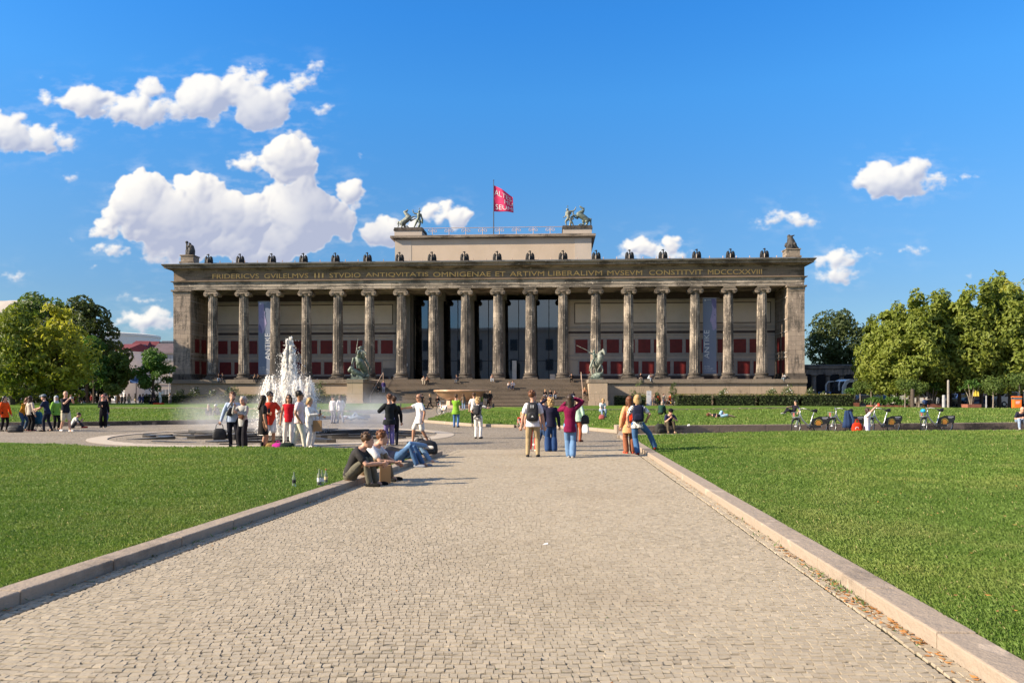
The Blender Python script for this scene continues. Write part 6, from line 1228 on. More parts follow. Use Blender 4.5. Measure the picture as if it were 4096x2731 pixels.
P_('e5', 2280, 1832, 176, 'person in a maroon hoodie and faded jeans taking a picture', 1.70, top='#7c1742', bot='#6d8fb8', hair='dark', hs='long', sleeve='long', fem=True, pose='shade2', hem=.05, bulk=1.12, flare=1.5, over=dict(fl=(.02, -.03, .045), fr=(-.045, .03, .045)), shoe='#b9b4b0')
P_('e6', 2310, 1766, 150, 'older person in a mint shirt and rust trousers carrying a white shopping bag', 1.60, top='#bcd8c4', bot='#a4593a', hair='grey', hs='bald', sleeve='long', hem=.08, pose='relax', shoe='#7a4a3a')
P_('f1', 2518, 1815, 190, 'person in a peach raincoat with a red backpack and rust trousers', 1.66, top='#e0a878', bot='#9c6248', hair='red', hs='long', sleeve='long', hem=.17, bulk=1.2, fem=True, flare=1.5, shoe='#d8543c')
P_('f2', 2550, 1819, 178, 'person with blond hair in a patterned blouse resting one foot on the right kerb', 1.72, top=patterned('#e9e4dc', '#17171c', 11), bot='#4a709e', hair='blond', hs='bob', fem=True, pose='kerbstep', flare=1.4, shoe='#8a2e28', hem=.08)
# --- on the right lawns
PX('g1', 2672, 33.5, 5, 'person in a black helmet and navy vest sitting on the dark stone kerb', 1.72, pose='sit2', top='#2b2d4f', bot='#5a5242', hair='dark', hs='helmet', hat='#1a1a1c', skin='l', over=dict(hip=(0, 0, .24), fl=(.09, -.25, .045), fr=(-.08, -.29, .045), hl=(.10, -.24, .36), hr=(-.03, -.26, .38)), shoe='#6a5f4c')
PX('g2', 3468, 31.7, 60, 'person in a white T-shirt and white skirt kneeling and holding up a red camera', 1.66, pose='kneel', top='#ece7ee', bot='#dcd8ec', hair='dark', hs='bob', fem=True, shoe='#c9c4c0', over=dict(hip=(0, 0, .22), hl=(.06, -.20, .70), hr=(-.04, -.21, .72)))
PX('g3', 4076, 36.85, -15, 'bald bearded person in a navy vest and pale jeans sitting at the right edge', 1.74, pose='sit2', top='#2a2a3c', bot='#9db2cf', hair='grey', hs='bald', sleeve='short', shoe='#b8bcc4', over=dict(hip=(0, 0, .25), fl=(.09, -.22, .045), fr=(-.06, -.22, .045), hl=(.06, -.25, .33), hr=(-.04, -.25, .32)))
zl = float(hCe(*G(2850, 1672, .4)))
P_('g4', 2880, 1671, 95, 'person in light shorts lying on the right lawn with one knee raised', 1.74, z=zl, pose='lie', top='#24242a', bot='#9fc0d6', kind='shorts', hair='red', hs='short', shoe='#222222', over=dict(fl=(.05, -.24, .045), fr=(-.06, -.47, .045)), vox=.016)
zl = float(hCe(*G(3160, 1650, .4))) + .1
P_('g5', 3172, 1655, -80, 'person in dark clothes leaning back on the right lawn with stretched legs', 1.70, z=zl, pose='recline', top='#25222f', bot='#2c2c34', hair='black', hs='short', shoe='#d9d5d0', vox=.016)
P_('g6', 2407, 1661, 10, 'person in a white blouse sitting on the lawn step with a pink bag', 1.64, z=.42, pose='sit', top='#e7e4ea', bot='#8fa2bd', hair='blond', hs='bob', fem=True, over=dict(hip=(0, 0, .19), fl=(.06, -.24, -.03), fr=(-.05, -.30, -.05)), vox=.016)
P_('g7', 2643, 1656, 150, 'person in a dark green jacket sitting on the right lawn with back turned', 1.68, z=.45, pose='ground', top='#27463c', bot='#33302c', hair='grey', hs='bald', sleeve='long', bulk=1.2, vox=.016)
P_('h1', 838, 1660, 10, 'person in a grey headscarf sitting on the left lawn, nearer the hedge corner', 1.6, z=.2, pose='ground', top='#55505a', bot='#3c3a44', hair='grey', hs='hijab', hat='#b9a99a', sleeve='long', fem=True, vox=.016)
P_('h2', 872, 1660, -10, 'person in a white sun hat sitting on the left lawn behind the blue sweater', 1.6, z=.2, pose='ground', top='#6b665e', bot='#4a4850', hair='grey', hs='hat', hat='#d9d6d0', sleeve='long', fem=True, vox=.016)
P_('h3', 1405, 1679, 95, 'person in light jeans lying on the grass tip right of the spray', 1.74, z=.15, pose='lie', top='#c9d2dd', bot='#9fb4c8', hair='brown', hs='short', shoe='#777777', vox=.016)
P_('h4', 4092, 1690, -30, 'person in an orange jacket beside the orange bin', 1.7, top='#d96a2c', bot='#33435c', hair='brown', hs='short', sleeve='long', pose='relax', vox=.016) if False else None
bake_all()
# --- small distant people: a few figures baked once and copied in other clothes
FAR = 'far visitors around the museum'
def proto(pose, hs, **kw): r, _ = person('far visitor', (0, 0, -40), 0, 1.7, pose=pose, hs=hs, vox=.021, group=FAR, **kw); return r
PR = dict(sm=proto('stand', 'short', sleeve='long'), sf=proto('relax', 'long', fem=True, sleeve='long', hem=.06), wm=proto('walk', 'short'), wf=proto('walk2', 'long', fem=True, sleeve='long', hem=.05), ph=proto('photo', 'short', sleeve='long'), st=proto('sit', 'short', sleeve='long'), sl=proto('sit2', 'long', fem=True), gd=proto('ground', 'long', fem=True, sleeve='long'), cr=proto('cross', 'bob', fem=True, sleeve='long', hem=.05))
bake_all()
USED = set()
def far(k, loc, face, top, bot, hair, label, skin='l', H=1.7, group=FAR):
    m = dict(shirt=cloth(top), top=cloth(top), jacket=cloth(top), trousers=cloth(bot), hair=HAIR[hair], body=SKIN[skin], shoe=cloth('#2b2b2d'))
    src = PR[k]
    if k not in USED:
        USED.add(k); src.location = loc; src.rotation_euler = (0, 0, R(face)); src.scale = (H / 1.7,) * 3; src['label'] = label
        for ch in src.children:
            q = ch.name.split('.')[0]
            if q in m: ch.material_slots[0].link = 'OBJECT'; ch.material_slots[0].material = m[q]
        return src
    return dup(src, loc, R(face), label, H / 1.7, m)
def museum_step(tx, ty):          # a spot on the stairs seen at photo point (tx, ty)
    best = None
    for k_ in range(21):
        yl = -9.9 + k_ * 8.55 / 21 + .2; xl, z = m_local(tx, ty, yl); e = abs(z - (k_ + 1) * 3.54 / 21)
        if best is None or e < best[0]: best = (e, MW(xl, yl, (k_ + 1) * 3.54 / 21))
    return best[1]
GY = lambda ty: CAM_H * F_PX / (ty - HZ)
for k, tx, ty, face, top, bot, hair, lb in [
    ('wm', 1505, 1619, 120, '#8f8676', '#6b86a6', 'black', 'person with a backpack walking up to the left end of the stairs'), ('wm', 1688, 1630, 160, '#26262a', '#2a2a30', 'dark', 'person behind the phone holder in front of the bowl'), ('wf', 1721, 1634, -60, '#1f1f22', '#1c1c20', 'blond', 'blond person in a black coat with a white bag left of the bowl'), ('sm', 1830, 1628, 180, '#1f1e22', '#2b2b30', 'dark', 'person in black standing at the bowl behind the green jacket'), ('sf', 1854, 1637, 185, '#7d6a58', '#8fa8c6', 'brown', 'person with long brown hair and light jeans below the bowl'),
    ('cr', 1927, 1629, 200, '#a7c15a', '#b9cbe0', 'brown', 'person in a yellow-green top right of the bowl'), ('wf', 1951, 1629, 90, '#2a2526', '#1d1d20', 'dark', 'person in dark clothes striding right below the bowl rim'), ('wm', 1979, 1626, 90, '#7c5f4e', '#26262b', 'black', 'person with a tan jacket walking right of the bowl'), ('sf', 1998, 1626, 180, '#3a3128', '#8b7a58', 'black', 'person in olive trousers beside the black robe'), ('sf', 2012, 1626, 180, '#121214', '#121214', 'black', 'person in a black robe at the foot of the stairs'), ('wm', 2053, 1626, 100, '#2b2b2e', '#1f1f24', 'black', 'person in black with white shirt front walking at the stairs'), ('wf', 2063, 1626, -100, '#1b1b1f', '#1b1b1f', 'dark', 'person in black walking left at the foot of the stairs'),
    ('wf', 2349, 1624, 40, '#8f86c4', '#7f9cc4', 'dark', 'person in a lilac top and light jeans next to the rider pedestal'),
    ('sf', 2602, 1625, 150, '#d6a79a', '#5a6c86', 'dark', 'person with pink sleeves next to the white information panel'), ('cr', 2617, 1625, 10, '#a08c84', '#4a5262', 'brown', 'person with crossed arms second from the information panel'), ('sm', 2635, 1625, 10, '#c23c30', '#2b2b30', 'black', 'person in a red shirt and blue helmet among the cyclists'), ('ph', 2654, 1625, 30, '#b7aea6', '#6b7f9c', 'black', 'person raising a camera among the cyclists'), ('sm', 2682, 1625, 10, '#d8502c', '#30303a', 'dark', 'person in an orange safety vest among the cyclists'), ('sm', 2699, 1625, -20, '#26242c', '#4e6a94', 'dark', 'person in black and jeans right of the orange vest'), ('cr', 2720, 1625, 0, '#56505a', '#7088a8', 'grey', 'person with a white helmet leaning on a bicycle'), ('sf', 2735, 1625, 60, '#2b2a26', '#2b2a2e', 'blond', 'blond person in black at the end of the cyclists'),
    ('sm', 3124, 1624, 185, '#d8bf94', '#b9c6d6', 'dark', 'person in a cream jacket before the right hedge'), ('wm', 3161, 1624, 170, '#ded6cf', '#6f8cb0', 'dark', 'person in a white T-shirt with a dark bag before the right hedge'), ('wm', 3184, 1622, 120, '#27304a', '#8aa4c6', 'grey', 'person in a navy shirt and pale cap before the right hedge')]:
    Y = GY(ty); far(k, (D(tx, Y), Y, 0), face, top, bot, hair, lb)
for k, tx, ty, face, top, bot, hair, lb in [
    ('st', 1498, 1563, 20, '#8e8b86', '#26262c', 'black', 'person in grey sitting in the shadow at the left of the stairs'), ('st', 1515, 1564, 0, '#1c1b1e', '#1c1b20', 'black', 'person in black sitting in the stair shadow'), ('sm', 1534, 1568, 0, '#4a3f72', '#c6c2d4', 'dark', 'person in a purple jacket standing at the edge of the stair shadow'),
    ('st', 1694, 1524, 10, '#d8c9b4', '#c9bca8', 'dark', 'person with a red cap sitting high on the stairs'), ('sl', 1712, 1524, -10, '#8a7056', '#26262b', 'dark', 'person leaning over beside the red cap on the stairs'), ('st', 1831, 1519, -30, '#33303a', '#5c6470', 'dark', 'person in dark clothes on the top step by the ninth column'), ('sl', 1969, 1516, 0, '#b59c92', '#c9cfd8', 'dark', 'person with a bent head on the top step by the tenth column'), ('sl', 2036, 1547, 5, '#e0dad4', '#3a4460', 'dark', 'person in white sitting left of a pair on the stairs'), ('st', 2052, 1547, -5, '#dcd8e0', '#2e3650', 'dark', 'person in white sitting right of a pair on the stairs'),
    ('st', 2179, 1580, 10, '#2a2a30', '#8c8890', 'blond', 'person left of three sitting on the lower stairs'), ('st', 2201, 1580, 0, '#26262c', '#4a5878', 'dark', 'person with a cap in the middle of three on the lower stairs'), ('sl', 2221, 1580, -10, '#3a3a40', '#8a93a6', 'brown', 'person right of three sitting on the lower stairs'), ('sl', 2294, 1588, 180, '#1f2030', '#cfd6de', 'dark', 'person in a navy jacket on the stairs above the maroon hoodie'), ('sl', 2337, 1569, 0, '#c79a80', '#26242a', 'blond', 'person with bare arms sitting near the handrail at the right of the stairs'),
    ('st', 2287, 1514, -10, '#17171a', '#17171a', 'black', 'person in black sitting on the top step near the thirteenth column')]:
    far(k, museum_step(tx, ty + (8 if k in ('st', 'sl') else 4)), face, top, bot, hair, lb) if k not in ('st', 'sl') else (lambda q: far(k, (q[0], q[1] - .0, q[2] + .33), face, top, bot, hair, lb))(museum_step(tx, ty + 11))
for k, tx, face, top, bot, hair, lb in [('st', 873, 30, '#26262c', '#8ea6c6', 'black', 'person in light jeans on the podium edge left of two'), ('st', 895, -20, '#1d1d22', '#4a4a52', 'dark', 'person in black on the podium edge right of two'), ('sl', 1018, 20, '#5a564e', '#3a3a40', 'dark', 'person bending forward on the podium edge below the left banner'), ('sl', 1040, -20, '#1c1c20', '#1c1c20', 'black', 'person in black on the podium edge right of the left banner'), ('st', 2561, 10, '#26242a', '#8c8076', 'dark', 'person sitting on the podium with legs over the edge above the shrub'), ('sl', 2594, 40, '#cdd6e0', '#b9c2cc', 'dark', 'person in white sitting on the podium beside the shrub'), ('sl', 3141, -60, '#aeb8c0', '#8a98a4', 'dark', 'person in grey sitting on the podium at the right pier')]:
    xl = m_local(tx, 1510, -1.2)[0]; q = MW(xl, -1.12, 3.56); far(k, (q[0], q[1], q[2] + .06), face, top, bot, hair, lb)
# crowd under the trees at the left and the group on the left lawn
CR = [(' in a dark coat', '#2a2a30'), (' in a dark red jacket', '#6a2424'), (' in a grey jacket', '#6a6a6e'), (' in a pale blue shirt', '#b9c9e6'), (' in a tan coat', '#b58a5a'), (' in a cream jacket', '#b9aa8e'), (' in a blue coat', '#3a4a80'), (' in a black jacket', '#1d1d20')]
POS = [(318, 'sf', 0), (336, 'sm', 7), (366, 'sm', 1), (388, 'sf', 7), (402, 'sm', 2), (440, 'wm', 0), (463, 'sm', 3), (474, 'sf', 4), (488, 'sm', 2), (500, 'cr', 7), (516, 'sf', 5), (541, 'sm', 5), (560, 'sf', 6), (572, 'sm', 6), (586, 'sf', 7), (300, 'wf', 1), (600, 'sm', 0)]
WH = ['at the left end of the crowd under the trees', 'third from the left of the crowd under the trees', 'behind the pink headscarf in the crowd under the trees', 'in the middle of the crowd under the trees', 'in the crowd before the white house', 'near the young tree in the crowd', 'at the right end of the crowd by the hedge']
for i, (tx, k, c) in enumerate(POS): Y = 99 + (i * 37 % 5); far(k, (D(tx, Y), Y, .0), (i * 77) % 360, CR[c][1], ['#2b2b32', '#3f5273', '#54504c'][i % 3], ['black', 'dark', 'brown', 'grey'][i % 4], 'person' + CR[c][0] + ' ' + WH[min(6, int((tx - 295) / 45))], H=1.62 + .04 * (i % 4), group='crowd under the left trees')
for k, tx, face, top, bot, hair, lb in [('gd', 604, 20, '#26242a', '#26262c', 'dark', 'person in black sitting left of three on the far left lawn'), ('gd', 624, -20, '#2a2428', '#3a2a30', 'brown', 'person in black sitting beside a red cloth on the far left lawn'), ('sf', 613, 160, '#3c3030', '#26262c', 'dark', 'person in brown standing behind the lawn sitters'), ('ph', 640, 150, '#e6e2dc', '#d9d4cc', 'dark', 'person all in white standing beside the lawn sitters'), ('ph', 680, 200, '#8e8a86', '#5a5c66', 'dark', 'person in grey photographing at the left end of the hedge')]:
    Y = 88.0 if k != 'ph' or tx < 660 else 98; far(k, (D(tx, Y), Y, .47 if Y < 90 else .1), face, top, bot, hair, lb)
for k, tx, ty, face, top, bot, hair, lb in [('sm', 1942, 1600, 20, '#3a3632', '#c9b7a8', 'blond', 'person standing on the bowl blocks, left of a pair'), ('sf', 1962, 1602, -20, '#2a2a2c', '#6a4038', 'blond', 'person standing on the bowl blocks, right of a pair'), ('st', 1757, 1618, 10, '#2a1f1f', '#26262a', 'red', 'person in black sitting on the bowl plinth')]:
    Y = 90.0; far(k, (D(tx, Y), Y - (.0 if k != 'st' else 2.2), .33 if k != 'st' else .68), face, top, bot, hair, lb)
for tx, top, lb in ((3701, '#4a5f8c', 'person in a blue shirt sitting by the planter trunk'), (3716, '#4a4038', 'person in a brown shirt sitting right of the blue shirt by the planter')):
    Y = 88.0; far('st', (D(tx, Y), Y, .45), 170, top, '#33302c', 'dark', lb)
for k, r in PR.items():
    if k not in USED: far(k, (D(1990, 97), 97, 0), 180, '#444444', '#333333', 'dark', 'person at the foot of the stairs')
# ================================================================== bags, bottles, bicycles, vehicles, planters
def soft_box(w, d, h, taper=.8, sag=.12, n=16):
    rs = []
    for z, k in ((0, .82), (.06, .97), (.3, 1.0), (.65, .96), (.88, taper), (1.0, taper * .55)):
        rs.append([(w / 2 * k * abs(math.cos(t)) ** .55 * (1 if math.cos(t) > 0 else -1), d / 2 * k * abs(math.sin(t)) ** .55 * (1 if math.sin(t) > 0 else -1), h * z) for t in np.linspace(0, 6.283, n, endpoint=False)])
    mb = MB(); mb.rings(rs); return mb
def bag(name, label, loc, w, d, h, m, rz=0.0, handle=True, cat='bag', tilt=None, hm=None, pocket=True):
    t = thing(name, label, cat, loc, rz); 
    if tilt: t.rotation_euler = (tilt[0], tilt[1], rz)
    soft_box(w, d, h).build('bag_body', m, t, smooth=True)
    if pocket: q = soft_box(w * .7, d * .35, h * .45); o = q.build('pocket', m, t, smooth=True); o.location = (0, -d * .48, h * .08)
    if handle: mb = MB(); mb.tube([(-w * .2, 0, h * .88), (-w * .16, 0, h * 1.18), (0, 0, h * 1.27), (w * .16, 0, h * 1.18), (w * .2, 0, h * .88)], .011, 6); mb.build('handle', hm or m, t, smooth=True)
    return t
def worn(name, label, key, m, w=.30, h=.44, d=.15, drop=-.30, back=.155, dx=0, mark=None):
    M = PP[key]['M']; S = PP[key]['S']; ch = M.inverted() @ PP[key]['chest']; p = M @ Vector((ch.x + dx, ch.y + back, ch.z + drop)); t = thing(name, label, 'backpack', p, M.to_euler().z + math.pi)
    soft_box(w, d, h, .85).build('bag_body', m, t, smooth=True); q = soft_box(w * .75, d * .4, h * .4); o = q.build('pocket', m, t, smooth=True); o.location = (0, -d * .48, h * .08)
    for sd in (1, -1): mb = MB(); mb.tube([(sd * w * .3, d * .4, h * .9), (sd * w * .34, d * .7, h * 1.0), (sd * w * .36, d * .75 + .1, h * .97)], .018, 6); mb.build('strap', m, t)
    if mark: mb = MB(); [mb.b2(-.05 + k * .036, -.036 + k * .036, -d * .52, -d * .5, h * .70, h * .86) for k in range(3)]; mb.add([(-.035, -d * .74, h * .22), (.035, -d * .74, h * .22), (0, -d * .74, h * .31)], [(0, 1, 2)]); mb.build('badge', m_white, t)
    return t
m_navyb = cloth('#23283f'); m_redb = cloth('#d33a1c'); m_paper = mat('kraft_paper', (.42, .25, .12), (.36, .21, .10), 4, .85); m_brownb = cloth('#6d4a36'); m_teal = cloth('#2d5f78')
worn('backpack', 'black backpack with three white stripes on the tall person in khaki trousers', 'e1', m_blk, .33, .50, .17, -.33, mark=True)
worn('backpack', 'navy backpack on the person in the patterned blouse', 'f2', m_navyb, .32, .46, .17, -.30)
worn('backpack', 'red backpack on the person in the peach raincoat', 'f1', m_redb, .22, .36, .16, -.30, .17)
worn('backpack', 'black backpack on the person with blond curls and dotted blouse', 'd6', m_blk, .26, .36, .14, -.26)
worn('backpack', 'brown bag on the back of the lime green jacket', 'a5', m_brownb, .24, .34, .16, -.36, .2)
def held(name, label, cat, key, hand, build, off=(0, 0, 0), rz=None):
    p = PP[key][hand]; t = thing(name, label, cat, (p.x + off[0], p.y + off[1], p.z + off[2]), PP[key]['M'].to_euler().z if rz is None else rz); build(t); return t
def phone(t, w=.075): MB().box((0, 0, .045), (w, .012, .15)).build('phone_case', m_blk, t); MB().box((0, .0075, .045), (w * .9, .003, .138)).build('screen', m_win, t)
for k, h, lb in (('d3', 'wr', 'black phone held out by the person in striped shorts'), ('b2', 'wr', 'black phone raised by the person with grey curls'), ('d6', 'wr', 'phone held up by the person with blond curls'), ('b4', 'wr', 'phone held by the person in the red shirt'), ('a8', 'wr', 'phone held by the person in the pink headscarf'), ('b7', 'wr', 'phone held by the blond person in white')):
    p = PP[k]; d = (p[h] - p['chest']); d.z = 0; d.normalize(); held('phone', lb, 'phone', k, h, phone, (d.x * .10, d.y * .10, .03))
p = PP['a6']; held('camera', 'silver compact camera raised by the person in beige shorts', 'camera', 'a6', 'wr', lambda t: (MB().box((.04, 0, .05), (.13, .05, .085)).build('camera_body', mat('silver', (.5, .5, .5), None, 2, .35), t), MB().tube([(.04, .03, .05), (.04, -.06, .05)], .028, 12).build('lens', m_blk, t)), (.08, .0, .0))
p = PP['g2']; held('camera', 'bright red camera held up by the kneeling person in white', 'camera', 'g2', 'wr', lambda t: (MB().box((.02, -.02, .06), (.17, .07, .12)).build('camera_body', mat('red_plastic', (.62, .06, .04), None, 2, .4), t), MB().tube([(.02, -.05, .06), (.02, -.12, .06)], .035, 12).build('lens', m_blk, t)), (.10, .02, .02))
def handbag(m, w, h, hh=.22, d=.12):
    def f(t):
        o = soft_box(w, d, h).build('bag_body', m, t, smooth=True); o.location = (0, 0, -hh - h)
        for y in (-.03, .03): mb = MB(); mb.tube([(-w * .28, y, -hh - .03), (-w * .22, y, -.06), (0, y * .4, .0), (w * .22, y, -.06), (w * .28, y, -hh - .03)], .009, 6); mb.build('handle', m, t)
    return f
held('handbag', 'black quilted handbag carried by the person in the pale blue sweater', 'bag', 'b1', 'wr', handbag(m_blk, .42, .36, .17, .2), (-.04, -.02, -.06))
held('paper_bag', 'brown paper shopping bag on the arm of the blond person in white', 'bag', 'b7', 'wl', lambda t: (MB().box((0, 0, -.40), (.26, .11, .34)).build('bag_body', m_paper, t), MB().tube([(-.07, -.05, -.23), (-.05, -.03, -.02), (.05, -.03, -.02), (.07, -.05, -.23)], .007, 5).build('handle', m_paper, t)), (-.16, -.02, .10), R(5))
held('paper_bag', 'brown paper bag carried by the person in the dotted blouse', 'bag', 'd6', 'wl', lambda t: (MB().box((.05, 0, -.22), (.20, .10, .30)).build('bag_body', m_paper, t), MB().tube([(0, 0, -.08), (.05, 0, .02), (.1, 0, -.08)], .007, 5).build('handle', m_paper, t)), (.03, 0, 0), 0)
held('shoulder_bag', 'black shoulder bag beside the person in the white T-shirt', 'bag', 'd5', 'wr', handbag(m_blk, .30, .32, .18, .12), (.0, 0, .02))
held('shopping_bag', 'white shopping bag carried by the older person in mint', 'bag', 'e6', 'wr', handbag(cloth('#dcdad8'), .30, .32, .1, .1), (.03, 0, -.03))
held('shoulder_bag', 'black bag hanging at the right side of the maroon hoodie', 'bag', 'e5', 'wr', handbag(m_blk, .22, .24, .02, .12), (.30, -.04, -.42))
for key, lb, dx in (('b1', 'black sling bag across the chest of the pale blue sweater', -.10), ('b2', 'small brown waist bag on the pale jacket', .02)):
    M = PP[key]['M']; c = M.inverted() @ PP[key]['chest']; q = M @ Vector((c.x + dx, c.y - .16, c.z - .14)); t = thing('sling_bag', lb, 'bag', q, M.to_euler().z); o = soft_box(.17, .08, .28 if key == 'b1' else .16).build('bag_body', m_blk if key == 'b1' else m_brownb, t, smooth=True); o.location = (0, 0, -.14); o.rotation_euler = (0, R(18), 0)
    mb = MB(); mb.tube([(-.03, 0, .10), (.06, .0, .26), (.17, .07, .40)] if key == 'b1' else [(-.05, 0, 0), (-.12, .06, .16)], .018, 6); mb.build('strap', m_blk, t)
m_purp = cloth('#b42a8a'); m_tanb = cloth('#a98a58')
bag('rucksack', 'tan and olive bag, leftmost of the pile beside the red shirt', at(1088, 1800), .42, .30, .24, m_tanb, .3)
bag('rucksack', 'bright pink bag in the pile before the fountain', at(1112, 1803), .36, .26, .24, m_purp, -.3)
bag('rucksack', 'black and green bag lying right of the pink bag', at(1148, 1803), .46, .30, .25, cloth('#24302a'), .2)
bag('rucksack', 'black bag on the ground behind the left kerb end, left of two', at(1680, 1796), .34, .26, .34, m_blk, .4)
bag('rucksack', 'black travel bag on the left kerb end with its handle up', (kl(20.3) - .22, 20.3, .12), .62, .34, .36, m_blk, .2)
bag('rucksack', 'black bag lying on the paving between the orange coat and the mustard sweater', at(62, 1728), .62, .36, .32, m_blk, .1)
t = bag('rucksack', 'teal backpack standing on a small tripod stool at the left', (at(152, 1722)[0], at(152, 1722)[1], .30), .40, .28, .58, m_teal, 0)
mb = MB(); [mb.tube([(0, 0, .02), (.22 * math.cos(a), .22 * math.sin(a), -.29)], .012, 5) for a in (.3, 2.4, 4.5)]; mb.build('tripod', m_blk, t)
bag('rucksack', 'dark rucksack beside the helmeted person on the stone kerb', (D(2640, 33.1), 33.1, 0), .45, .30, .42, cloth('#3a3a36'), .3)
bag('shopping_bag', 'red shopping bag with a round white emblem beside the kneeling person', (D(3428, 31.6), 31.6, 0), .42, .22, .52, m_redb, 0)
o = MB(); o.lathe([(.075, 0), (.075, .01)], 20); e_ = o.build('emblem', m_white, bpy.data.objects['shopping_bag.001']); e_.rotation_euler = (R(90), 0, 0); e_.location = (-.05, -.11, .28)
o = MB(); o.lathe([(.045, 0), (.045, .014)], 16); e_ = o.build('emblem', m_redb, bpy.data.objects['shopping_bag.001']); e_.rotation_euler = (R(90), 0, 0); e_.location = (-.05, -.115, .28)
bag('rucksack', 'pink bag at the feet of the white blouse on the lawn step', at(2407, 1657, .55)[:2] + (float(hCe(*G(2407, 1657, .5))) + .02,), .34, .2, .26, cloth('#b0605c'), 0)
t = thing('paper_bag', 'brown paper bag standing at the feet of the kerb sitters', 'bag', (kl(14.6) + .42, 14.6, .02), R(12)); MB().box((0, 0, .17), (.20, .12, .34), taper=1.02).build('bag_body', m_paper, t)
t = thing('jacket', 'brown jacket draped over the knees of the white T-shirt sitter', 'jacket', (kl(14.9) + .32, 14.75, .30), R(20)); q = soft_box(.24, .40, .13); q.build('jacket_cloth', cloth('#4a3d32'), t, smooth=True); t.rotation_euler = (R(15), R(25), R(20))
t = thing('jacket', 'navy jacket hanging over a bicycle next to the red bag', 'jacket', (D(3390, 32.2), 32.2, 0), R(-5)); q = MB(); q.rings([[((.10 + .14 * (1 - u) + .03 * math.sin(5 * th + 2 * u)) * math.cos(th) + .05 * (1 - u), (.07 + .06 * (1 - u) + .015 * math.sin(7 * th)) * math.sin(th), .28 + .72 * u) for th in np.linspace(0, 6.283, 24, endpoint=False)] for u in (0, .25, .5, .75, .93, 1.0)]); q.tube([(.10, -.08, .92), (.20, -.13, .62), (.19, -.12, .34)], [.06, .055, .045], 9); o = q.build('jacket_cloth', cloth('#2c4066'), t, smooth=True)
# glass bottles on the grass by the left kerb
m_bot = bpy.data.materials.new('bottle_glass'); m_bot.use_nodes = True; n = NT(m_bot.node_tree); b = m_bot.node_tree.nodes['Principled BSDF']; b.inputs['Base Color'].default_value = (.78, .84, .82, 1); b.inputs['Roughness'].default_value = .08; b.inputs['Transmission Weight'].default_value = .85; b.inputs['IOR'].default_value = 1.3
def bottle(tx, ty, h, label, lab, cap=None, fill=None):
    x, y = G(tx, ty, .13); t = thing('glass_bottle', label, 'bottle', (x, y, .12)); r = h * .135
    MB().lathe([(r * .9, 0), (r, .01), (r, h * .55), (r * .85, h * .66), (r * .42, h * .80), (r * .38, h * .97), (r * .42, h)], 16).build('glass', m_bot, t, smooth=True)
    MB().lathe([(r * 1.02, h * .22), (r * 1.02, h * .46)], 16).build('paper_label', lab, t)
    if fill: MB().lathe([(r * .92, .012), (r * .92, h * .20)], 14).build('drink', fill, t)
    if cap: MB().lathe([(r * .45, h * .97), (r * .45, h * 1.03)], 12).build('cap', cap, t)
bottle(1176, 1941, .24, 'empty clear bottle with a dark label standing alone on the left grass', m_blk)
bottle(1277, 1937, .28, 'clear bottle, left of the three near the kerb', m_white, fill=m_blk); bottle(1288, 1936, .26, 'clear bottle in the middle of the three near the kerb', m_white)
bottle(1304, 1926, .23, 'bottle with a red cap and cream drink near the kerb', mat('cream', (.7, .55, .3)), mat('red_cap', (.5, .05, .03)), mat('cream2', (.68, .55, .32)))
t = thing('paper_cup', 'white and red paper cup lying on the far stone kerb', 'cup', (D(2750, 32.6), 32.6, .36)); MB().lathe([(.035, 0), (.045, .09)], 16).build('cup', m_white, t).rotation_euler = (0, R(80), 0)
t = thing('paper_scrap', 'scrap of white paper lying on the cobbles', 'litter', at(2180, 2176, .022)); MB().add([(-.03, -.01, 0), (.035, -.012, .004), (.03, .012, .018), (-.01, .016, .006)], [(0, 1, 2, 3)]).build('paper', m_white, t)
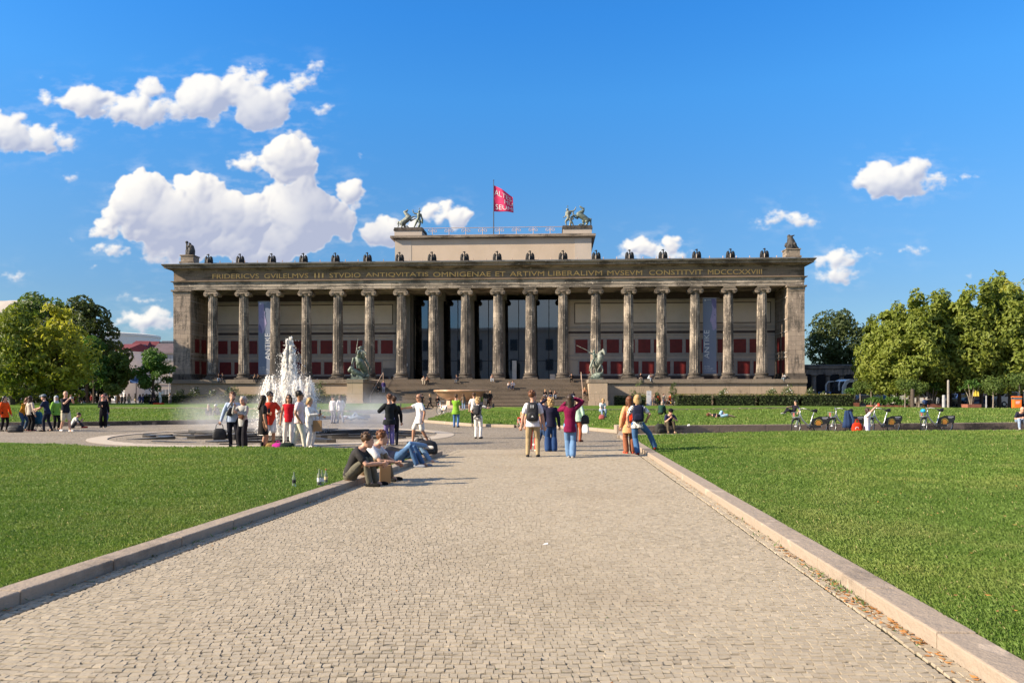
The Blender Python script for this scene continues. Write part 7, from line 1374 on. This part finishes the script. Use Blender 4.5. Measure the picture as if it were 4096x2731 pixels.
# ------------------------------------------------------------------ bicycles
m_tyre = mat('tyre', (.02, .02, .022), None, 3, .8); m_alu = mat('bike_silver', (.52, .53, .53), (.44, .45, .45), 4, .35, metal=.6); m_fend = mat('bike_panel', (.045, .048, .05), None, 4, .5); m_orange = mat('orange_disc', (.75, .33, .06), None, 3, .6); m_cable = m_blk; m_yell = mat('yellow_mark', (.75, .6, .08), None, 3)
def bicycle(label, loc, rz, steer=.5, group='rental bicycles at the right lawn'):
    t = thing('bicycle', label, 'bicycle', loc, rz, group); r = .335; fx, rx = -.56, .52
    def ringt(cx, R_, rr, m, name, par, a=0.0):
        mb = MB(); n_ = 28; rs = []
        for i in range(n_ + 1):
            th = 2 * math.pi * i / n_; c = Vector((R_ * math.cos(th), 0, R_ * math.sin(th))); rad = c.normalized(); rs.append([c + rad * rr * math.cos(q) + Vector((0, 1, 0)) * rr * math.sin(q) for q in np.linspace(0, 6.283, 7)[:-1]])
        mb.rings(rs, closed=False); o = mb.build(name, m, par, smooth=True); return o
    for k, cx in enumerate((fx, rx)):
        w = ringt(cx, r - .02, .021, m_tyre, 'wheel', t); w.location = (cx, 0, r); w.rotation_euler = (0, 0, steer if k == 0 else 0); ringt(0, r - .05, .012, m_alu, 'rim', w)
        sp = MB(); [sp.tube([(0, .02 * (-1) ** i, 0), ((r - .05) * math.cos(i * .4488), 0, (r - .05) * math.sin(i * .4488))], .003, 3, caps=False) for i in range(14)]; sp.tube([(0, -.05, 0), (0, .05, 0)], .03, 8); sp.build('spokes', m_alu, w)
        fd = MB(); a0, a1 = (.2, 2.6) if k else (.6, 2.5); fd.rings([[(cx * 0 + (r + .03) * math.cos(q), y, (r + .03) * math.sin(q)) for y in (-.03, .03)] + [((r + .038) * math.cos(q), y, (r + .038) * math.sin(q)) for y in (.03, -.03)] for q in np.linspace(a0, a1, 10)]); fd.build('mudguard', m_fend, w)
    f = MB(); f.tube([(-.40, 0, .86), (-.30, 0, .62), (.02, 0, .32)], .034, 8); f.tube([(.02, 0, .30), (.10, 0, .52), (.18, 0, .80)], .026, 8); f.tube([(.02, 0, .30), (rx, .05, r)], .016, 6); f.tube([(.02, 0, .30), (rx, -.05, r)], .016, 6); f.tube([(.12, 0, .60), (rx, .05, r)], .013, 6); f.build('frame', m_alu, t, smooth=True)
    f = MB(); [f.tube([(-.42, 0, .80), (-.46, s * .06, .66), (fx, s * .06, r)], .016, 6) for s in (1, -1)]; f.tube([(-.42, 0, .72), (-.37, 0, .98)], .02, 8); f.build('fork', m_alu, t, smooth=True)
    f = MB(); f.tube([(-.37, 0, .98), (-.42, 0, 1.05)], .018, 6); f.tube([(-.20, -.28, 1.06), (-.34, -.16, 1.10), (-.43, 0, 1.06), (-.34, .16, 1.10), (-.20, .28, 1.06)], .014, 8); hb = f.build('handlebar', m_alu, t, smooth=True)
    f = MB(); [f.tube([(-.22, s * .265, 1.063), (-.12, s * .33, 1.045)], .019, 8) for s in (1, -1)]; f.tube([(-.40, -.08, 1.08), (-.52, -.10, 1.20), (-.44, -.2, 1.14)], .006, 5); f.tube([(-.40, .08, 1.08), (-.54, .06, 1.16), (-.48, .1, .9)], .006, 5); f.build('grip', m_blk, hb)
    f = MB(); f.b2(-.66, -.44, -.13, .13, .70, .73); [f.tube([(-.66, y, .73), (-.69, y, .92), (-.45, y, .92)], .008, 5) for y in (-.13, -.04, .04, .13)]; f.tube([(-.69, -.13, .92), (-.69, .13, .92)], .009, 5); f.tube([(-.675, -.13, .82), (-.675, .13, .82)], .008, 5); bk = f.build('basket', m_alu, t); MB().b2(-.665, -.655, -.06, .05, .76, .90).build('number_plate', mat('plate_red', (.62, .08, .06), None, 2), bk); MB().b2(-.67, -.46, -.125, .125, .66, .70).build('basket_tray', m_blk, bk)
    f = MB(); f.tube([(.18, 0, .78), (.235, 0, .96)], .016, 8); f.build('seat_post', m_alu, t); f = MB(); f.tube([(.10, 0, .985), (.18, 0, .985), (.30, 0, .995), (.37, 0, .985)], [(.025, .025), (.028, .04), (.035, .085), (.02, .07)], 10); f.build('saddle', m_blk, t, smooth=True)
    for s in (1, -1):
        f = MB(); f.extr([(.13, .56), (.24, .66), (.48, .745), (.90, .76), (.91, .60), (.78, .44), (.58, .40), (.30, .38), (.15, .40)], s * .055, s * .06) if True else 0; pn = f.build('skirt_guard', m_fend, t)
        f = MB(); f.lathe([(.115, 0), (.115, .006)], 24); d = f.build('orange_disc', m_orange, pn); d.rotation_euler = (R(90) * (1 if s < 0 else -1), 0, 0); d.location = (.40, s * .060, .47)
        f = MB(); [f.box((.40 + .155 * math.cos(q), s * .063, .47 + .155 * math.sin(q)), (.03, .004, .03), 0) for q in np.linspace(.1, 3.4, 9)]; f.build('yellow_marks', m_yell, pn)
        f = MB(); f.b2(.56, .82, s * .0605 - .001, s * .0605 + .001, .68, .715); f.b2(.58, .76, s * .0605 - .001, s * .0605 + .001, .63, .645); f.build('panel_print', m_white, pn)
    f = MB(); f.tube([(.02, -.07, .30), (.02, .07, .30)], .05, 10); f.tube([(.02, -.09, .30), (.10, -.10, .18)], .012, 5); f.tube([(.02, .09, .30), (-.06, .10, .42)], .012, 5); f.b2(.06, .16, -.15, -.09, .16, .19); f.b2(-.1, 0, .09, .15, .41, .44); f.tube([(.05, .03, .28), (.14, .16, .01)], .012, 5); f.build('crank', m_blk, t); f = MB(); f.b2(-.02, .5, -.075, -.062, .27, .38); f.build('chain_guard', m_fend, t)
    return t
YB = 32.4
b0 = bicycle('silver rental bicycle, leftmost of those parked by the stone kerb', (D(3235, 32.3), 32.3, 0), R(6), .5)
for tx, Y, rz, lb in ((3378, 32.7, 8, 'silver rental bicycle behind the navy jacket'), (3530, 33.0, 10, 'silver rental bicycle right of the kneeling person in white'), (3742, 33.6, 8, 'silver rental bicycle with a blue helmet, rightmost by the stone kerb')):
    dup(b0, (D(tx, Y), Y, 0), R(rz), lb)
t = thing('bicycle_helmet', 'bright blue helmet hanging on the rightmost bicycle', 'helmet', (D(3742, 33.6) - .62, 33.45, .90)); MB().ell((0, 0, .06), (.10, .13, .09), 14, 8).build('helmet_shell', mat('helmet_blue', (.02, .33, .62), None, 3, .25), t, smooth=True); MB().tube([(-.08, 0, 0), (-.05, 0, -.12), (.05, 0, -.12)], .006, 4).build('chin_strap', m_blk, t)
dup(b0, (D(1768, 62.5), 62.5, 0), R(-62), 'white rental bicycle standing at the edge of the middle lawn', mats=dict(frame=mat('bike_white', (.7, .72, .72), None, 3, .4), fork=mat('bike_white'[:10], (.7, .72, .72)), skirt_guard=mat('bike_white'[:10], (.7, .72, .72))))
for i, (tx, rz) in enumerate(((2665, 60), (2692, 120), (2712, 70), (2756, 15), (2785, 8), (2800, 170))):
    Y = 101.0; dup(b0, (D(tx, Y), Y, 0), R(rz), ['dark bicycle at the left of the cyclists group', 'dark bicycle between the orange vest and the black shirt', 'dark bicycle held by the cyclist with the white helmet', 'dark bicycle leaning before the first hedge block', 'dark bicycle with a rear bag in front of the first hedge block', 'rightmost dark bicycle of the cyclists group'][i], mats=dict(frame=m_blk, fork=m_blk, handlebar=m_blk, basket=m_blk), group='bicycles of the cyclists group')
t = thing('information_panel', 'tall white information panel standing left of the cyclists', 'sign', (D(2596, 100), 100, 0)); MB().b2(-.30, .30, -.06, .06, -.1, 2.05).build('panel', m_white, t); MB().b2(-.22, .1, -.064, -.06, 1.6, 1.66).b2(-.22, .2, -.064, -.06, 1.45, 1.49).build('print', m_let, t)
# ------------------------------------------------------------------ vehicles behind the lawn at the right
m_carw = mat('window_tint', (.02, .025, .035), None, 1, .12, spec=.6); m_lamp = mat('car_lamp', (.75, .76, .78), None, 1, .15, spec=.6); m_tail = mat('tail_lamp', (.4, .02, .02), None, 1, .2)
def paint(n_, c): return mat('paint_' + n_, c, tuple(q * .95 for q in c), 1, .25, spec=.5, coat=.6)
PROF = dict(car=([(-2.1, .35), (-2.15, .62), (-2.05, .80), (-1.2, .95), (-.55, 1.42), (.75, 1.45), (1.55, 1.02), (2.05, .95), (2.12, .6), (2.1, .35)], [(-1.05, .95), (-.50, 1.36), (.72, 1.39), (1.40, 1.0)], 1.75, (-1.3, 1.35), .32),
    suv=([(-2.2, .4), (-2.25, .75), (-2.15, .98), (-1.25, 1.10), (-.6, 1.66), (1.7, 1.68), (2.1, 1.15), (2.2, .9), (2.2, .4)], [(-1.1, 1.12), (-.55, 1.58), (1.6, 1.60), (1.95, 1.15)], 1.85, (-1.35, 1.4), .36),
    van=([(-2.5, .4), (-2.55, .9), (-2.35, 1.15), (-1.65, 1.3), (-1.0, 1.95), (2.4, 1.98), (2.5, 1.9), (2.5, .4)], [(-1.5, 1.3), (-.95, 1.86), (.3, 1.86), (.3, 1.28)], 1.95, (-1.6, 1.55), .35))
def car(kind, label, loc, rz, m, name=None):
    pr, wn, w, wx, wr = PROF[kind]; t = thing(name or {'car': 'parked_car', 'suv': 'parked_car', 'van': 'delivery_van'}[kind], label, {'van': 'van'}.get(kind, 'car'), loc, rz); L = pr[-1][0]
    rs = []
    for y, k in ((-w / 2, .93), (-w / 2 + .07, 1.0), (w / 2 - .07, 1.0), (w / 2, .93)): rs.append([(x * (k * .5 + .5), y * (1 if z < 1.0 else .88), .35 + (z - .35) * (.96 if k < 1 else 1)) for x, z in pr])
    mb = MB(); mb.rings(rs); mb.build('body', m, t)
    for s in (1, -1): mb = MB(); mb.extr([(x, z) for x, z in wn], s * w / 2 * .885 + s * .03, s * w / 2 * .90 + s * .045); mb.build('side_window', m_carw, t)
    i = 3; a, b2_ = pr[3], pr[4]; nx, nz = -(b2_[1] - a[1]), (b2_[0] - a[0]); q = math.hypot(nx, nz); nx, nz = nx / q * .03, nz / q * .03
    mb = MB(); mb.add([(a[0] + .1 + nx, -w * .38, a[1] + .06 + nz), (a[0] + .1 + nx, w * .38, a[1] + .06 + nz), (b2_[0] + nx - .04, w * .36, b2_[1] + nz - .05), (b2_[0] + nx - .04, -w * .36, b2_[1] + nz - .05)], [(3, 2, 1, 0), (0, 1, 2, 3)]); mb.build('windscreen', m_carw, t)
    for x in wx:
        for s in (1, -1):
            mb = MB(); mb.lathe([(wr * .6, -.1), (wr, -.09), (wr, .09), (wr * .6, .1)], 20); o = mb.build('wheel', m_tyre, t); o.rotation_euler = (R(90), 0, 0); o.location = (x, s * (w / 2 - .08), wr); mb = MB(); mb.lathe([(.02, -.105), (wr * .58, -.11), (wr * .58, .11), (.02, .105)], 12); mb.build('rim', m_alu, o)
    for s in (1, -1): MB().box((-abs(pr[1][0]) + .06, s * w * .34, pr[1][1] + .06), (.16, .36, .14)).build('headlight', m_lamp, t); MB().box((abs(pr[-2][0]) - .04, s * w * .38, .85), (.12, .22, .2)).build('tail_light', m_tail, t)
    MB().box((-abs(pr[1][0]) + .03, 0, .55), (.12, w * .5, .16)).build('grille', m_blk, t); return t
C_ = lambda tx, Y: (D(tx, Y), Y, 0)
car('van', 'blue van parked behind the hedge end', C_(3305, 112), R(55), paint('blue', (.10, .20, .42)))
car('suv', 'dark blue car half hidden by the left planter', C_(3358, 105), R(12), paint('navy', (.03, .045, .11)))
car('car', 'black car parked beneath the coach windows', C_(3448, 104), R(6), paint('black', (.015, .016, .02)))
car('car', 'silver car parked right of the low plant bed', C_(3560, 106), R(5), paint('silver', (.45, .46, .48)))
car('van', 'white van with its rear window seen between the tree trunks', C_(3640, 103), R(185), paint('white', (.75, .75, .74)))
car('suv', 'grey car beside the pale pole', C_(3788, 100), R(70), paint('grey', (.36, .38, .42)))
car('suv', 'blue car behind the pale pole', C_(3822, 104), R(30), paint('bright_blue', (.05, .10, .30)))
car('car', 'dark blue car right of the yellow flowering planter', C_(3905, 101), R(8), paint('ink', (.025, .05, .16)))
car('van', 'white van at the far right behind the bin', C_(4040, 100), R(6), paint('pearl', (.70, .70, .69)))
# coach
t = thing('coach', 'white touring coach with large mirrors parked behind the plants', 'bus', C_(3490, 112), R(14)); m_cw = paint('coach_white', (.72, .73, .74))
rs = [[(x * k, y, z) for x, z in ((-6, .4), (-6.1, 1.4), (-6.0, 2.6), (-5.5, 3.5), (-4.8, 3.75), (6, 3.7), (6.05, .4))] for y, k in ((-1.25, .985), (-1.15, 1.0), (1.15, 1.0), (1.25, .985))]; mb = MB(); mb.rings(rs); mb.build('body', m_cw, t)
for s in (1, -1): mb = MB(); mb.extr([(-5.5, 1.6), (-5.3, 2.9), (-4.9, 3.3), (5.8, 3.25), (5.8, 1.7)], s * 1.255, s * 1.275); mb.build('side_window', m_carw, t)
mb = MB(); mb.rings([[(-6.13, -1.1, 1.3), (-6.13, 1.1, 1.3), (-6.03, 1.1, 2.62), (-6.03, -1.1, 2.62)], [(-6.06, -1.1, 1.3), (-6.06, 1.1, 1.3), (-5.6, 1.1, 3.45), (-5.6, -1.1, 3.45)]]); mb.build('windscreen', m_carw, t)
for s in (1, -1): mb = MB(); mb.tube([(-5.7, s * 1.1, 3.45), (-6.5, s * 1.3, 3.4), (-6.75, s * 1.45, 2.9), (-6.7, s * 1.45, 2.2)], [.06, .08, .12, .14], 8); mb.build('mirror', m_cw, t, smooth=True)
for x in (-3.6, 3.2):
    for s in (1, -1): mb = MB(); mb.lathe([(.3, -.15), (.5, -.14), (.5, .14), (.3, .15)], 20); o = mb.build('wheel', m_tyre, t); o.rotation_euler = (R(90), 0, 0); o.location = (x, s * 1.1, .5)
# ------------------------------------------------------------------ planters, clipped trees, plant bed, posts, bin
m_plb = mat('planter_brown', (.30, .12, .08), None, 3, .8); m_strap = l_lus
def straps(n_, L, w, seed, z0, spread=1.0, droop=1.0):
    rg = np.random.default_rng(seed); V, F, T = [], [], []
    for i in range(n_):
        a = rg.uniform(0, 6.283); e = rg.uniform(.1, 1.0); c = np.array([rg.normal(0, .12), rg.normal(0, .12), z0 + rg.uniform(-.1, .15)]) * np.array([spread, spread, 1]); d = np.array([math.cos(a), math.sin(a), 0]); sd = np.array([-math.sin(a), math.cos(a), 0]) * w * rg.uniform(.7, 1.2); l = L * rg.uniform(.6, 1.1); k = len(V)
        for u in (0, .35, .7, 1.0):
            p = c + d * l * u * (.35 + .65 * e) + np.array([0, 0, l * ((1.0 - .55 * e) * u * 1.3 - droop * (.55 + .6 * e) * u * u)]); wd = (.35, 1.0, .85, .08)[(0, .35, .7, 1.0).index(u)]; V += [p - sd * wd, p + sd * wd]
        tt = rg.uniform(.1, .9); T += [tt] * 8; F += [[k + 2 * q, k + 2 * q + 1, k + 2 * q + 3, k + 2 * q + 2] for q in range(3)]
    return np.array(V), np.array(F), np.array(T)
def tub_plant(tx, ty, h, seed, label, w=1.6, yellow=False):
    x, y, _ = at(tx, ty); t = thing('potted_plant', label, 'plant', (x, y, 0), 0, 'large tub plants along the lawn'); tub = MB(); tub.box((0, 0, .25), (1.5, 1.2, .5), taper=1.04); tub.build('planter_box', m_plb, t); mb = MB(); tops = []
    rg = random.Random(seed)
    for i in range(6): a = i * 1.05 + .3; e = Vector((w * .36 * math.cos(a) * rg.uniform(.6, 1.1), w * .3 * math.sin(a), h * rg.uniform(.55, .72))); mb.tube([(.12 * math.cos(a), .12 * math.sin(a), .45), (e.x * .45, e.y * .45, h * .36), e], [.055, .045, .03], 6); tops.append(e)
    mb.build('stems', m_barkl, t, smooth=True)
    V, F, T = [], [], []; k = 0
    for j, e in enumerate(tops + [Vector((0, 0, h * .74)), Vector((.2, 0, h * .66))]): v, f, tt = straps(34, .62, .085, seed * 9 + j, 0, 2.2); V.append(v + np.array([e.x, e.y, e.z + .05])); F.append(f + k); T.append(tt); k += len(v)
    meshraw('foliage', np.concatenate(V), np.concatenate(F), l_lus, np.concatenate(T), t)
    if yellow:
        mb = MB(); [mb.tube([(.25 + .2 * math.cos(q), -.5 + .2 * math.sin(q), h * .50), (.27 + .24 * math.cos(q), -.52 + .24 * math.sin(q), h * .36)], [.03, .07], 6) for q in range(7)]; mb.build('yellow_trumpets', m_yell, t)
tub_plant(3408, 1626, 2.9, 1, 'tub plant with bare forked stems left of the low plant bed'); tub_plant(3728, 1632, 3.6, 2, 'tall leafy tub plant with thick stems beside the seated pair', 2.0); tub_plant(3885, 1634, 4.0, 3, 'tallest tub plant with hanging yellow flowers at the right', 2.2, True)
def ball_tree(tx, ty, h, w, seed, label):
    x, y, _ = at(tx, ty); t = thing('clipped_tree', label, 'tree', (x, y, 0), 0, 'small clipped trees along the lawn'); lob = [(w * .22 * math.cos(i * 2.4), w * .22 * math.sin(i * 2.4), h - w * .42 + w * .2 * math.sin(i * 1.7), w * .3, w * .3, w * .28) for i in range(8)]
    crown_mesh(lob, 1500, .085, seed, l_mid, 'crown', t, gap=.25); MB().tube([(0, 0, -.1), (.03, 0, h * .3), (0, .02, h - w * .5)], [.09, .06, .05], 8).build('trunk', m_barkl, t, smooth=True)
for i, (tx, ty, h, w, lb) in enumerate(((3440, 1628, 3.2, 1.7, 'small clipped tree right of the first tub plant'), (3484, 1630, 3.2, 1.8, 'small clipped tree left of the low plant bed'), (3620, 1634, 3.3, 2.0, 'small clipped tree at the right end of the low plant bed'), (3676, 1634, 3.2, 2.0, 'small clipped tree with a forked pale trunk in the middle'), (3972, 1640, 3.5, 2.2, 'small clipped tree right of the yellow flowering tub'), (4078, 1640, 3.8, 2.4, 'small clipped tree behind the orange bin'), (440, 1612, 2.6, 1.9, 'small clipped tree under the left lindens'))): ball_tree(tx, ty, h, w, 300 + i, lb)
x, y, _ = at(3552, 1632); t = thing('plant_bed', 'low bed of broad drooping green leaves between the clipped trees', 'plant bed', (x, y, 0)); V, F, T = [], [], []; k = 0
for j in range(26): v, f, tt = straps(30, .75, .06, 500 + j, .35, 1.5, 1.15); V.append(v + np.array([-2.0 + 4.0 * (j % 13) / 12, (j // 13) * .8 - .4, .45 + .25 * math.sin(j)])); F.append(f + k); T.append(tt); k += len(v)
meshraw('foliage', np.concatenate(V), np.concatenate(F), l_lus, np.concatenate(T), t); MB().b2(-2.2, 2.2, -.8, .8, -.1, .35).build('planter_box', m_plb, t)
for tx, ty, h, r, m, nm, lb in ((3793, 1640, 3.1, .11, mat('pale_post', (.40, .37, .33), (.2, .18, .16), 9, .8), 'pale_post', 'tall pale weathered post between the parked cars'), (3775, 1638, 1.55, .16, mat('grey_box', (.40, .41, .42), None, 3), 'cabinet', 'grey cabinet left of the tall pale post'), (3620, 1636, 1.7, .05, m_barkl, 'wooden_post', 'thin wooden post right of the low plant bed'), (3945, 1640, 1.5, .06, mat('grey_box', (.4, .41, .42)), 'bollard', 'grey bollard before the dark blue car'), (3650, 1636, 2.2, .2, m_bark, 'tree_stump', 'thick upright trunk right of the clipped tree')):
    x, y, _ = at(tx, ty); t = thing(nm, lb, nm.replace('_', ' '), (x, y, 0)); mb = MB(); mb.lathe([(r, -.1), (r, h * .6), (r * .92, h * .97), (r * .6, h)], 10); mb.build('shaft', m, t); MB().lathe([(r * 1.3, -.02), (r * 1.3, .06)], 10).build('foot', m_blk, t)
x, y = D(4066, 74), 74.0; t = thing('litter_bin', 'orange litter bin with a dark grey hood near the right edge', 'bin', (x, y, .30), R(-10)); m_or = mat('bin_orange', (.78, .17, .025), (.70, .15, .02), 2, .5)
MB().box((0, 0, .42), (.62, .62, .84)).build('bin_body', m_or, t); MB().box((0, 0, .95), (.66, .66, .22)).build('hood', mat('hood_grey', (.16, .16, .17), None, 2), t); MB().box((0, 0, 1.10), (.74, .74, .08), taper=.8).build('lid', m_or, t); MB().box((-.33, -.0, .95), (.02, .4, .13)).build('slot', m_black, t); mb = MB(); [mb.b2(-.2, .2 - .05 * k, -.318, -.312, .62 - k * .09, .66 - k * .09) for k in range(3)]; mb.build('print', m_white, t); MB().box((0, 0, -.08), (.5, .5, .18)).build('foot', m_blk, t)
# street sign far left, lamp
x, Y = D(677, 104), 104; t = thing('street_sign', 'thin white sign post beside the museum corner', 'sign', (x, Y, 0)); MB().tube([(0, 0, -.1), (0, 0, 4.4)], .06, 8).build('post', m_white, t); MB().b2(-1.0, 0, -.03, .03, 3.2, 3.5).build('sign_plate', m_white, t)
t = thing('parking_sign', 'blue street signs under the young tree', 'sign', (D(545, 110), 110, 0)); MB().tube([(0, 0, -.1), (0, 0, 4.2)], .05, 8).build('post', m_blk, t); MB().b2(-.9, .9, -.04, .04, 3.2, 4.3).build('sign_plate', mat('sign_blue', (.05, .14, .42), None, 2), t)
t = thing('red_cloth', 'red cloth lying beside the sitters on the far left lawn', 'cloth', (D(634, 87), 87, .48)); soft_box(1.2, .7, .16).build('cloth', m_redb, t, smooth=True)
# small brown parasol-like kiosk roofs are not visible; flag reflections left out
bake_all()
